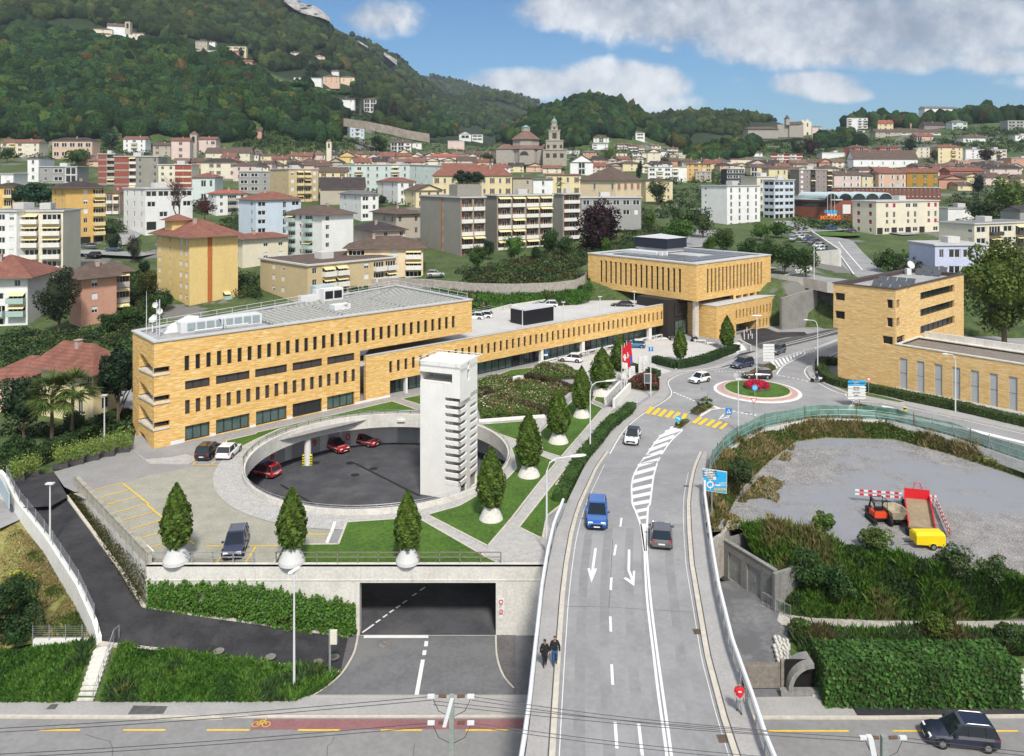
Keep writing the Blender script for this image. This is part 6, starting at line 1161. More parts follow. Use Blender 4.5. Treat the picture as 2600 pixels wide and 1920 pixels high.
street_lamp('tall double headed lamp on the weedy bank before the ivy wall',*c1('n',250,1215),-5.6,1448,(.5,.9),two=True,head=(.9,.35))
street_lamp('slim lamp post in the garden by the yellow villa',265,1118,0,c1('i',905,700)[1],(.05,0))
street_lamp('lamp on the upper road left of the underpass',2067,716,9.3,623,(.05,0));
for i,(x,y0,y1)in en(((112,120,-60),(470,60,-110),(790,15,-165),(1090,1440-1652+175,1440-1652+0))):
 xx,yb_=c1('k',x,y0);yt_=c1('k',x,y1)[1];s_=sA(xx);q=FA.pt(s_,zD,-.6);street_lamp(('first','second','third','fourth')[i]+' thin dark deck lamp counted from the long block',xx,0,0,H and(HZ+(H-(zD+4.2))/q.y*F),(.05,0),pxz=q,group='thin lamps on the deck edge')
def post(t,q,hz,r=.04,m_=METAL):m=MB().tube([q-zu*.2,v3(q.x,q.y,hz)],r,6);m.bd('post',m_,t)
BLUES=mat(0,(.02,.22,.55),.5,0);BLUEL=mat(0,(.03,.36,.68),.5,0)
bs=tg('direction_sign','big blue roundabout direction sign with white place names beside the bridge','road sign',P(1808,1300,-.3));q=P(1808,1302,-.3);D_=q.y
X=lambda px:(px-CX)/F*D_;Zz=lambda py:H-(py-HZ)/F*D_
for px in(1792,1808):post(bs,Ve((X(px),D_+.1,-.5)),Zz(1195),.07)
m=MB().add([(X(1784),D_,Zz(1189)),(X(1846),D_,Zz(1198)),(X(1845),D_,Zz(1254)),(X(1785),D_,Zz(1245))]+[(X(1784),D_+.06,Zz(1189)),(X(1846),D_+.06,Zz(1198)),(X(1845),D_+.06,Zz(1254)),(X(1785),D_+.06,Zz(1245))],[(0,1,2,3),(7,6,5,4),(0,4,5,1),(1,5,6,2),(2,6,7,3),(3,7,4,0)][::1]);m.bd('board',WHITEP,bs)
m=MB().add([(X(1785),D_-.01,Zz(1190.5)),(X(1845),D_-.01,Zz(1199.3)),(X(1844),D_-.01,Zz(1252.8)),(X(1786),D_-.01,Zz(1243.8))],[(3,2,1,0)]);m.bd('blue_face',BLUEL,bs)
def onface(px,py,s,m_=WHITEP,size=.26,nm='lettering'):return textobj(s,size,(X(px),D_-.03,Zz(py)),(pi/2,radians(-2),0),m_,bs,nm)
def plate(px0,py0,px1,py1,m_,e=.018,nm='plate'):mm=MB().add([(X(px0),D_-e,Zz(py0)),(X(px1),D_-e,Zz(py0+1.3)),(X(px1),D_-e,Zz(py1+1.3)),(X(px0),D_-e,Zz(py1))],[(3,2,1,0)]);return mm.bd(nm,m_,bs)
DKT=mat(0,(.02,.02,.05),.7,0)
plate(1788,1193.5,1815,1205.5,WHITEP);plate(1788,1206.3,1818,1210.8,WHITEP);plate(1797,1211.5,1809,1217,mat(0,(.6,.52,.35),.6,0));plate(1810,1211.5,1818,1217.5,WHITEP);plate(1812,1238,1843,1247,mat(0,(.28,.34,.18),.6,0))
onface(1801,1196.5,'Valle di Muggio',DKT,.24);onface(1801,1202.5,'Mte Generoso',DKT,.24);onface(1803,1208.6,'Mendrisio centro',DKT,.22);onface(1835,1226,'Lugano',WHITEP,.26);onface(1835,1231.5,'Chiasso',WHITEP,.26);onface(1803,1214.2,'Centro',DKT,.16);onface(1828,1242,'Mte Generoso',WHITEP,.2)
disc(bs,(X(1803),D_-.02,Zz(1230.5)),.34,WHITEP,r_in=.22,name='roundabout_symbol');m=MB().box(X(1802.2),D_-.03,Zz(1243),X(1804),D_-.02,Zz(1234));m.box(X(1802.2),D_-.03,Zz(1227),X(1804),D_-.02,Zz(1219));m.box(X(1807),D_-.03,Zz(1232),X(1816),D_-.02,Zz(1230.4));m.add([(X(1800.6),D_-.03,Zz(1220)),(X(1805.6),D_-.03,Zz(1220)),(X(1803.1),D_-.03,Zz(1216.6))],[(0,1,2)]);m.add([(X(1815.5),D_-.03,Zz(1234)),(X(1819),D_-.03,Zz(1231)),(X(1815.5),D_-.03,Zz(1228))],[(0,1,2)]);m.bd('arrow',WHITEP,bs)
m=MB().box(X(1812),D_-.03,Zz(1228.5),X(1817),D_-.02,Zz(1225));m.bd('route_shield',REDT,bs);plate(1818.5,1229.5,1829,1233.5,WHITEP)
def round_sign(label,k,x,y,ybase,r,m_,mark,name='traffic_sign',z=0.,group=None,cat='traffic sign',panel_=None):
 xx,yb_=c1(k,x,ybase);q=P(xx,yb_,z);zc=H-(c1(k,x,y)[1]-HZ)/F*q.y;t=tg(name,label,cat,q,group);post(t,q,zc+.1);c_=v3(q.x,q.y-.06,zc)
 if mark=='tri':
  mm=MB();R=r
  for rr,e,mm_ in((R,0,REDT),(R*.68,.02,WHITEP)):
   z_=MB().add([c_+v3(-rr*.9,-e,rr*.5),c_+v3(rr*.9,-e,rr*.5),c_+v3(0,-e,-rr)],[(0,1,2)]);z_.bd('triangle',mm_,t)
 elif mark=='P' or mark=='walk':
  z_=MB().box(c_.x-r,c_.y,c_.z-r,c_.x+r,c_.y+.04,c_.z+r);z_.bd('board',m_,t)
  if mark=='P':textobj('P',r*1.7,c_-v3(0,.02,0),(pi/2,0,0),WHITEP,t,'letter')
  else:z_=MB().add([c_+v3(-r*.7,-.02,-r*.6),c_+v3(r*.7,-.02,-r*.6),c_+v3(0,-.02,r*.75)],[(0,1,2)]);z_.bd('triangle',WHITEP,t);z_=MB().box(c_.x-.05,c_.y-.03,c_.z-r*.45,c_.x+.05,c_.y-.02,c_.z+r*.3);z_.bd('figure',BLACKM,t)
 else:
  disc(t,c_,r,m_,name='disc');z_=MB()
  if mark=='arrow':z_.obox(c_+v3(-r*.6,-.03,r*.25),v3(r*.9,0,-r*.3),v3(0,-.01,0),v3(.02,0,.12));z_.add([c_+v3(r*.65,-.035,-r*.35),c_+v3(r*.1,-.035,-r*.3),c_+v3(r*.4,-.035,r*.25)],[(0,1,2)])
  elif mark=='round':
   for i in rg(3):a=6.28*i/3+.4;p_=[c_+Ve((cos(a+d_)*r*rr,-.03,sin(a+d_)*r*rr))for d_,rr in((0,.35),(0,.62),(1.3,.62),(1.3,.35))];z_.add(p_,[(0,1,2,3)])
  else:z_.box(c_.x-.03,c_.y-.03,c_.z-r*.5,c_.x+.03,c_.y-.02,c_.z+r*.5)
  z_.bd('symbol',WHITEP,t)
 if panel_:z_=MB().box(c_.x-r*.9,c_.y,c_.z-r*2.0,c_.x+r*.9,c_.y+.03,c_.z-r*1.2);z_.bd('small_plate',panel_,t)
 return t
round_sign('blue round keep right arrow sign on a yellow and black post by the crossing','k',1450,905,975,.42,BLUEL,'arrow',z=.25)
round_sign('round blue roundabout arrows sign in the green island','s',556,371,420,.42,BLUEL,'round',z=.5)
round_sign('triangular give way sign above a blue disc behind the green fence','s',549,452,560,.5,BLUEL,'tri')
round_sign('square blue pedestrian crossing sign by the second zebra strip','k',1893,840,880,.42,BLUES,'walk')
round_sign('give way triangle on the verge before the museum hedge','l',879,560,700,.45,BLUEL,'tri')
round_sign('blue parking sign beside the parked white car','k',295,315,405,.42,BLUES,'P',panel_=WHITEP)
round_sign('blue parking sign with plate on the lamp in the parking court','k',1214,297,700,.34,BLUES,'P')
round_sign('round white sign seen edge on beside the black car','k',1955,525,590,.4,mat(0,(.5,.5,.48),.6,0),'bar')
for(k,x,y,yb2_),lab in(((('n',365,612,770)),'narrow white board with two round traffic signs in front of the ivy'),):
 q=P(*c1(k,x,yb2_),-5.0);t=tg('traffic_sign',lab,'traffic sign',q);zc=H-(c1(k,x,y)[1]-HZ)/F*q.y;post(t,q,zc+.4);m=MB().box(q.x-.28,q.y-.08,zc-.55,q.x+.28,q.y-.04,zc+.55);m.bd('board',WHITEP,t);[disc(t,(q.x,q.y-.09,zc+e_),.19,BLACKM if e_<0 else REDT,r_in=.13,name='ring')for e_ in(-.28,.28)]
q=pk('n',484,1125,-5.62);t=tg('traffic_sign','grey post with cream sign box at the end of the dark ramp',0,q);zc=H-(c1('n',484,870)[1]-HZ)/F*q.y;post(t,q,zc+.55,.09);m=MB().box(q.x+.05,q.y-.15,zc-.5,q.x+.55,q.y+.1,zc+.5);m.bd('box',mat(0,(.62,.60,.50),.7,.05),t)
for i,(k,x,y)in en((('k',1452,975),('l',1196,868))):
 q=P(*c1(k,x,y),.2);t=tg('bollard',('yellow and black banded bollard under the arrow sign','yellow and black banded bollard on the long traffic island')[i],'bollard',q,'yellow bollards');m=MB()
 for j in rg(5):m.lathe([(.16 if j<4 else .1,.22*j),(.16 if j<4 else .05,.22*j+.22)],q.x,q.y,12,mi=j%2)
 m.v=[(a,b,z+q.z)for a,b,z in m.v];m.bd('body',[mat(0,(.85,.72,.02),.5,0),BLACKM],t)
def finger(label,px,yb_,rows,z,dirn=1,k='l',w_=2.2):
 xx,y_=c1(k,px,yb_);q=P(xx,y_,z);t=tg('direction_sign',label,'road sign',q);zt_=H-(c1(k,px,rows[0][0]-20)[1]-HZ)/F*q.y;post(t,q,zt_+.8,.06);post(t,q+v3(-w_*.45*dirn,0,0),zt_,.05)
 for y,col,txt in rows:
  zc=H-(c1(k,px,y)[1]-HZ)/F*q.y;m=MB();x0,x1=q.x-w_*.75,q.x+w_*.3;m.add([(x0,q.y-.1,zc-.2),(x1,q.y-.1,zc-.2),(x1+.25,q.y-.1,zc),(x1,q.y-.1,zc+.2),(x0,q.y-.1,zc+.2)]+[(a,q.y-.05,b)for a,b in((x0,zc-.2),(x1,zc-.2),(x1+.25,zc),(x1,zc+.2),(x0,zc+.2))],[(0,1,2,3,4),(9,8,7,6,5),(0,4,9,5),(1,0,5,6),(2,1,6,7),(3,2,7,8),(4,3,8,9)]);b_=m.bd('board',col,t);textobj(txt,.26,((x0+x1)/2,q.y-.12,zc),(pi/2,0,0),WHITEP if col is BLUEL else DKT,t,'lettering')if txt else None
finger('stack of blue and white arrow boards at the museum road island',800,790,[(585,BLUEL,'Lugano'),(603,BLUEL,'Chiasso'),(630,WHITEP,'Rancate'),(652,WHITEP,'Mte Brè'),(676,WHITEP,'Ligornetto'),(700,WHITEP,'Stabio'),(722,WHITEP,'')],.2)
q=pk('s',648,235,.3);t=tg('direction_sign','stack of white direction boards on the planted island behind the black car','road sign',q);post(t,q,4.2,.06)
for j in rg(6):m=MB().box(q.x-1.0,q.y-.08,1.2+j*.5,q.x+.9,q.y-.04,1.62+j*.5);m.bd('board',WHITEP,t)
q=pk('k',1712,760,.3);t=tg('direction_sign','grey backs of sign boards behind the small palm on the traffic island','road sign',q);post(t,q,3.0,.05)
for j in rg(2):m=MB().box(q.x-1.1,q.y-.05,2.0+j*.5,q.x+.7,q.y,2.4+j*.5);m.bd('board',METAL,t)
q=pk('k',1180,660,0);t=tg('display_board','small dark framed information board at the flower bed','information board',q);post(t,q-v3(.35,0,0),2.2,.05);m=MB().box(q.x-.45,q.y-.1,1.1,q.x+.65,q.y-.04,2.6);m.bd('frame',METALW,t);m=MB().box(q.x-.36,q.y-.12,1.2,q.x+.56,q.y-.105,2.5);m.bd('screen',mat(0,(.10,.11,.12),.3,0),t)
q=pk('i',430,1440,0)
for i,(x,y)in en(((2030,215),(2065,210),(2098,208),(2085,180),(2028,180),(2052,150))):q=pk('k',x,y,0);t=tg('bollard',ORD[i]+' slim white bollard in the group before the dark passage','bollard',q,'white bollards by the passage');m=MB().lathe([(.1,0),(.1,.95),(.06,1.),(.01,1.)],q.x,q.y,10);m.bd('body',WHITEP,t)
sx_=tg('entrance_steps','broad pale steps with solid parapets beside the entrance hedge','stairs',P(1890,900,0));mb=MB();a=pk('k',1960,330,0)
for i in rg(5):mb.obox(a+U_*(0)+N_*(-i*.5)+v3(0,0,0),U_*4.5,-N_*.5,zu*(.18*(i+1)))
mb.bd('step',WHITEP,sx_);mb=MB().obox(pk('k',1975,265,0),pk('k',2085,320,0)-pk('k',1975,265,0),v3(.2,.2,0),zu*1.2);mb.bd('parapet',WHITEP,sx_)
def pole(label,px,ytop,d,hw):
 X0=(px-CX)/F*d;zt_=H-(ytop-HZ)/F*d;q=v3(X0,d,-5.7);t=tg('utility_pole',label,'utility pole',q,'concrete poles of the overhead line');m=MB().add([(X0-hw,d-hw,-5.7),(X0+hw,d-hw,-5.7),(X0+hw,d+hw,-5.7),(X0-hw,d+hw,-5.7)]+[(X0+a*hw*.8,d+b*hw*.8,zt_)for a,b in((-1,-1),(1,-1),(1,1),(-1,1))],[(0,1,5,4),(1,2,6,5),(2,3,7,6),(3,0,4,7),(4,5,6,7)]);m.bd('shaft',mat(0,(.24,.27,.245),.85,.15,2.),t);return t,v3(X0,d,zt_)
p1,T1_=pole('greenish concrete pole of the overhead line left of the bridge',1147,1765,29,.11)
p2,T2_=pole('greenish concrete pole of the overhead line below the black street car',2244,1868,29,.12)
def wireset(T,t,left,right,dz):
 WR=mat('wire',(.03,.03,.035),.5,0)
 for s_,(px,py)in((-1,left),(1,right)):
  a=T+v3(s_*.75,0,dz);end=PD(px,py,T.y);m=MB()
  for o in(0,.14):
   pts=[a+(end-a)*k_/12-zu*(sin(pi*k_/12)*.12)+zu*(-o)for k_ in rg(13)];m.tube(pts,.014,4,cap=False)
  m.tube([a,T+v3(s_*.5,0,dz-.55),T+v3(0,0,dz-.8)],.014,4);m.bd('wire',WR,t);m=MB().tube([T+v3(s_*.2,0,dz),T+v3(s_*.5,0,dz+.02)],.06,8);m.bd('insulator',mat('insulator',(.12,.07,.05),.3,0),t);m=MB().box(a.x-.16,a.y-.06,a.z-.05,a.x+.1,a.y+.06,a.z+.06);m.bd('clamp',METALW,t)
wireset(T1_,p1,(-200,1860),(1950,1855),-.05);wireset(T1_,p1,(-200,1925),(2100,1935),-1.05);
wireset(T2_,p2,(1100,1780),(3200,1960),-.08)
mb=MB().obox(T1_+v3(-.35,-.1,-1.15),v3(.14,0,0),v3(0,.14,0),v3(.3,0,1.1));mb.bd('stay',METALW,p1);mb=MB().obox(T2_+v3(-.2,-.12,-2.2),v3(.2,0,0),v3(0,.2,0),v3(-.45,0,2.2));mb.bd('stay',METALW,p2)
WC=dict(w=(.78,.78,.76),c=(.72,.66,.52),y=(.70,.52,.22),Y=(.72,.62,.38),o=(.66,.42,.14),p=(.68,.54,.49),s=(.56,.31,.22),S=(.66,.45,.33),g=(.33,.33,.32),b=(.56,.64,.72),l=(.52,.55,.72),r=(.24,.085,.055),k=(.29,.275,.24),t=(.55,.44,.26),T=(.46,.41,.33),m=(.58,.66,.62),d=(.06,.065,.08),R=(.55,.18,.13),q=(.30,.25,.23),P=(.74,.60,.40),e=(.40,.22,.04))
RCO=dict(R=(.23,.10,.075),B=(.125,.09,.073),D=(.06,.05,.05),G=(.20,.20,.195),K=(.20,.125,.10),L=(.42,.42,.42),X=(.36,.12,.085),A=(.17,.165,.165))
def wm(k):return mat('wall_'+k+'_tone',WC[k],.9,.07,.25,stain=.14)
def rm(k):return roofmat('roof_'+k+'_tiles',RCO[k])if k not in 'GL' else mat('roof_'+k+'_flat',RCO[k],.95,.2,.5)
SHUT=dict(g=(.07,.16,.06),b=(.14,.07,.035),m=(.38,.02,.09),w=(.72,.72,.70),r=(.42,.14,.06),G=(.40,.42,.42),k=(.05,.05,.055),B=(.20,.28,.40))
def unit_win(kind):
 key='U'+kind
 if key in MATS:return MATS[key]
 m=MB();f=.09;m.quad((0,0,0),(1,0,0),(1,0,1),(0,0,1),0)
 for a,b,cc,d in((0,0,f,1),(1-f,0,1,1),(f,0,1-f,f*.7),(f,1-f*.7,1-f,1),(.46,f*.7,.54,1-f*.7)):m.box(a,-.05,b,cc,.0,d,1)
 mats=[GLASS,mat(0,(.62,.61,.58),.6,0)]
 if kind[0]=='s':
  for x0,x1 in((-.55,-.03),(1.03,1.55)):m.box(x0,-.08,-.03,x1,-.02,1.03,2)
  mats.append(mat('shutter_'+kind[1],SHUT[kind[1]],.7,.05))
 if kind[0]=='r':
  m.box(.04,-.06,float(kind[2:]or 0)/10,.96,-.01,.98,2);mats.append(mat('shutter_'+kind[1],SHUT[kind[1]],.7,.05))
 m.box(-.12,-.16,-.07,1.12,0,-.0,1);o=m.bd('window',mats);me=o.data;bpy.data.objects.remove(o);MATS[key]=me;return me
def putwin(parent,kind,fr,a,z,w_,h_,t):
 o=bpy.data.objects.new('window',unit_win(kind));COL.objects.link(o);o.parent=parent;p=fr.pt(a,z,t);x=fr.u;base=wloc(parent);right=x if x.cross(zu).dot(fr.n)>0 else-x
 if right is not x and(right-x).length>.1:p=fr.pt(a+w_,z,t)
 M=Matrix(((right.x*w_,-fr.n.x,0,p.x-base.x),(right.y*w_,-fr.n.y,0,p.y-base.y),(0,0,h_,p.z-base.z),(0,0,0,1)));o.matrix_local=M;return o
CATS=('apartment tower','apartment block','apartment building','apartment house','tower block','office block','office building','annex','villa','palazzo','hall','church','chapel','bungalow','pavilion','convent','flats')
AWN=mat(0,(.70,.60,.32),.8,.12,4.)
def house(x0,xc,x1,yb,yt,th,wc,roof,n,A,B,label,d=None,rise=None,ov=.6,name='house',parap='w',group=None,dep=11.,base=.3,chim=1,near=None,wtype='P'):
 xc=xc or x0+2;cat=next((q for q in CATS if q in label),'house');dm=march(xc,yb);d=(dm if 500<dm<1500 and d>500 else d)if d else dm;C=PD(xc,yb,d);zt_=H-(yt-HZ)/F*d;h=zt_-C.z;a=radians(th);U=Ve((cos(a),sin(a),0));W=Ve((-sin(a),cos(a),0))
 def L(px,D):
  k=(px-CX)/F;den=D.x-k*D.y;v=(k*C.y-C.x)/den if abs(den)>1e-3 else 0;return v if 1.5<v<120 else dep
 Lb=L(x1,U)if x1>xc+1 else dep;La=L(x0,W)if x0<xc-1 else dep;root=tg(name,label,cat,C,group);rng=random.Random(int(x0*7+yb*13));bz=4 if d<500 else 7;near=(d<330)if near is None else near;fB=Fr(C,U,-W);fA=Fr(C,W,-U);mb=MB();wins=[];fh=(h-base)/n
 for fr,L_,st,flip,st0 in((fB,Lb,B,False,0),(fA,La,A,True,0)):
  rects=[]
  if st:
   for fl in rg(n):
    s_=(st0 if(fl==0 and st0)else(st[n-1-fl]if isinstance(st,(list,tuple))else st));s_=s_[::-1]if flip else s_;cells=len(s_);cwid=L_/cells;zb=C.z+base+fl*fh
    for i,q in en(s_):
     if q=='.':continue
     if cwid<.9 and q not in 'xi':continue
     ww={'w':min(1.1,cwid*.6),'W':cwid*.72,'s':min(1.0,cwid*.42),'d':min(1.1,cwid*.6),'b':cwid*.8,'t':min(.5,cwid*.4),'G':cwid*.92,'l':cwid*.86,'r':min(1.3,cwid*.7),'x':cwid*.98,'i':cwid*.96,'g':cwid*.8,'a':min(1.1,cwid*.6),'z':min(.8,cwid*.5),'L':cwid*1.}[q];hh={'W':.48,'d':.72,'b':.72,'G':.9,'l':.80,'i':.5,'g':.8,'x':.97,'t':.6,'z':.3,'L':.8}.get(q,.50)*fh;zz0=zb+{'d':.04,'b':.04,'G':.04,'l':.08,'g':.02,'x':0,'z':.45,'L':.08}.get(q,.28)*fh;a0=cwid*(i+.5)-ww/2;r=(a0,a0+ww,zz0,zz0+hh);wins.append((fr,q,r,fl,cwid,flip,zb))
     if q not in 'x' and(near or q in 'lL'):rects.append(r)
  dp=1.1 if(st and any(x in('l','L')for x in(''.join(st)if isinstance(st,(list,tuple))else st)))else .18;panel(mb,fr,0,L_,C.z-bz,zt_,rects,depth=dp)
 far=C+U*Lb+W*La;pb_,pa_=C+U*Lb,C+W*La
 for p,q in((pb_,far),(far,pa_)):mb.quad(V3(p,C.z-bz),V3(q,C.z-bz),V3(q,zt_),V3(p,zt_))
 rt,rc=roof[0],roof[1];Wd=min(La,Lb);rise=rise if rise is not None else Wd*.5*.42;loc=lambda u,v,z:C+U*u+W*v+zu*(zt_+z-C.z);rb=MB()
 if rt=='f':
  e=min(ov,.35);o_s=[loc(-e,-e,0),loc(Lb+e,-e,0),loc(Lb+e,La+e,0),loc(-e,La+e,0)];rb.prism([(p.x,p.y)for p in o_s],zt_,zt_+.35,1,1);i_s=[loc(.3,.3,.36),loc(Lb-.3,.3,.36),loc(Lb-.3,La-.3,.36),loc(.3,La-.3,.36)];rb.poly(i_s,0);rmt=[rm(rc),mat(0,(.55,.54,.52),.8,.06)]
  if d<700 and Lb>6:
   q=loc(Lb*.3+rng.random()*Lb*.2,La*.35,.3);rb.obox(q,U*min(3.2,Lb*.25),W*min(3.,La*.3),zu*1.6,1)
 else:
  e=ov;x_0,x_1,y_0,y_1=-e,Lb+e,-e,La+e;dz=-.12;c4=[(x_0,y_0),(x_1,y_0),(x_1,y_1),(x_0,y_1)];E=[loc(x,y,dz)for x,y in c4];E2=[p+zu*.16 for p in E]
  if rt=='h':
   if Lb>=La:m_=(La+2*e)/2;R1,R2=loc(x_0+m_,La/2,rise),loc(x_1-m_,La/2,rise);fs=[(0,1,5,4),(2,3,4,5),(1,2,5),(3,0,4)]
   else:m_=(Lb+2*e)/2;R1,R2=loc(Lb/2,y_0+m_,rise),loc(Lb/2,y_1-m_,rise);fs=[(0,1,4),(2,3,5),(1,2,5,4),(3,0,4,5)]
  elif rt=='x':R1,R2=loc(x_0,La/2,rise),loc(x_1,La/2,rise);fs=[(0,1,5,4),(2,3,4,5),(1,2,5),(3,0,4)]
  else:R1,R2=loc(Lb/2,y_0,rise),loc(Lb/2,y_1,rise);fs=[(0,1,4),(2,3,5),(1,2,5,4),(3,0,4,5)]
  if rt in 'xy':
   gf=[f for f in fs if len(f)==3];fs4=[f for f in fs if len(f)==4];rb.add(E2+[R1,R2],fs4,0);rb.add([p-zu*.16 for p in E2]+[R1-zu*.16,R2-zu*.16],[f[::-1]for f in fs4],1)
   if rt=='x':
    for X_ in(0,Lb):mb.add([loc(X_,0,0),loc(X_,La,0),loc(X_,La/2,rise-.2)],[(0,1,2)])
   else:
    for Y_ in(0,La):mb.add([loc(0,Y_,0),loc(Lb,Y_,0),loc(Lb/2,Y_,rise-.2)],[(0,1,2)])
  else:rb.add(E2+[R1,R2],fs,0)
  for i in rg(4):rb.quad(E[i],E[(i+1)%4],E2[(i+1)%4],E2[i],1)
  rb.quad(E[3],E[2],E[1],E[0],1);rmt=[rm(rc),mat(0,(.20,.15,.12),.8,.1)]
 mb.bd('wall',wm(wc),root);ro_=rb.bd('roof',rmt,root)
 if rt!='f' and chim:
  for i in rg(chim):
   m=MB();q=loc(Lb*rng.uniform(.25,.75),La*rng.uniform(.2,.45),rise*.35);m.obox(q,U*.7,W*.6,zu*(rise*.45+.9));m.obox(q+zu*(rise*.45+.95)-U*.1-W*.1,U*.9,W*.8,zu*.12);m.bd('chimney',mat(0,(.42,.33,.28),.9,.2),ro_)
 for fr,q,(a0,a1,z0_,z1_),fl,cwid,flip,zb in wins:
  dd=-.17 if near else .03
  if q in 'wWdatz':putwin(root,'P',fr,a0,z0_,a1-a0,z1_-z0_,dd)
  elif q=='s':putwin(root,'s'+(wtype if wtype in SHUT else 'b'),fr,a0,z0_,a1-a0,z1_-z0_,.03 if not near else-.02)
  elif q=='r':putwin(root,'r'+(wtype if wtype in SHUT else 'w')+str(rng.choice((0,0,0,5))),fr,a0,z0_,a1-a0,z1_-z0_,dd)
  elif q in 'Gi':putwin(root,'P',fr,a0,z0_,a1-a0,z1_-z0_,dd)
  elif q=='g':m=MB().quad(fr.pt(a0,z0_,dd),fr.pt(a1,z0_,dd),fr.pt(a1,z1_,dd),fr.pt(a0,z1_,dd));m.bd('garage_opening',mat(0,(.03,.03,.03),.9,0),root)
  elif q=='x':m=MB().obox(fr.pt(a0,z0_+.25*fh,.02),fr.u*(a1-a0),fr.n*.04,zu*fh*.72);m.bd('brick_panel',mat(0,(.30,.085,.06),.85,.15,3.),root)
  elif q in 'bdlL' and q!='d':
   if q=='b':putwin(root,'P',fr,a0+(a1-a0)*.2,z0_,(a1-a0)*.6,z1_-z0_,dd);out=1.25
   else:m=MB().quad(fr.pt(a0,z0_,-1.09),fr.pt(a1,z0_,-1.09),fr.pt(a1,z1_,-1.09),fr.pt(a0,z1_,-1.09));m.bd('loggia_wall',mat('loggia_'+parap,{'w':(.35,.16,.09),'k':(.06,.06,.06)}.get(parap,(.30,.20,.12)),.9,.35,.8),root);putwin(root,'P',fr,a0+(a1-a0)*.45,z0_,(a1-a0)*.4,(z1_-z0_)*.85,-1.05);out=.35
   m=MB().obox(fr.pt(a0-.1,zb-.12,0 if q=='b' else-.9),fr.u*(a1-a0+.2),fr.n*(out+(0 if q=='b' else .9)),zu*.14);pm={'w':mat(0,(.72,.70,.64),.8,.08,1.),'c':mat(0,(.70,.58,.32),.8,.08,1.),'g':mat(0,(.40,.52,.48),.2,.05),'k':mat(0,(.07,.06,.055),.6,.1),'n':mat(0,(.45,.43,.38),.9,.25,1.)}[parap];m.obox(fr.pt(a0-.1,zb+.02,out-.1),fr.u*(a1-a0+.2),fr.n*.1,zu*.95,1)
   if q=='b':
    for s_ in(a0-.1,a1):m.obox(fr.pt(s_,zb+.02,.0),fr.u*.1,fr.n*(out-.1),zu*.95,1)
   m.bd('balcony',[pm,pm],root)
   if(q=='b' or q=='l')and rng.random()<.4:
    m=MB().add([fr.pt(a0,z1_+.05,.02),fr.pt(a1,z1_+.05,.02),fr.pt(a1,z1_-.5,1.2),fr.pt(a0,z1_-.5,1.2)],[(0,1,2,3)]);m.bd('awning',AWN,root)
 return root,fB,fA,La,Lb,zt_,fh
hs=house
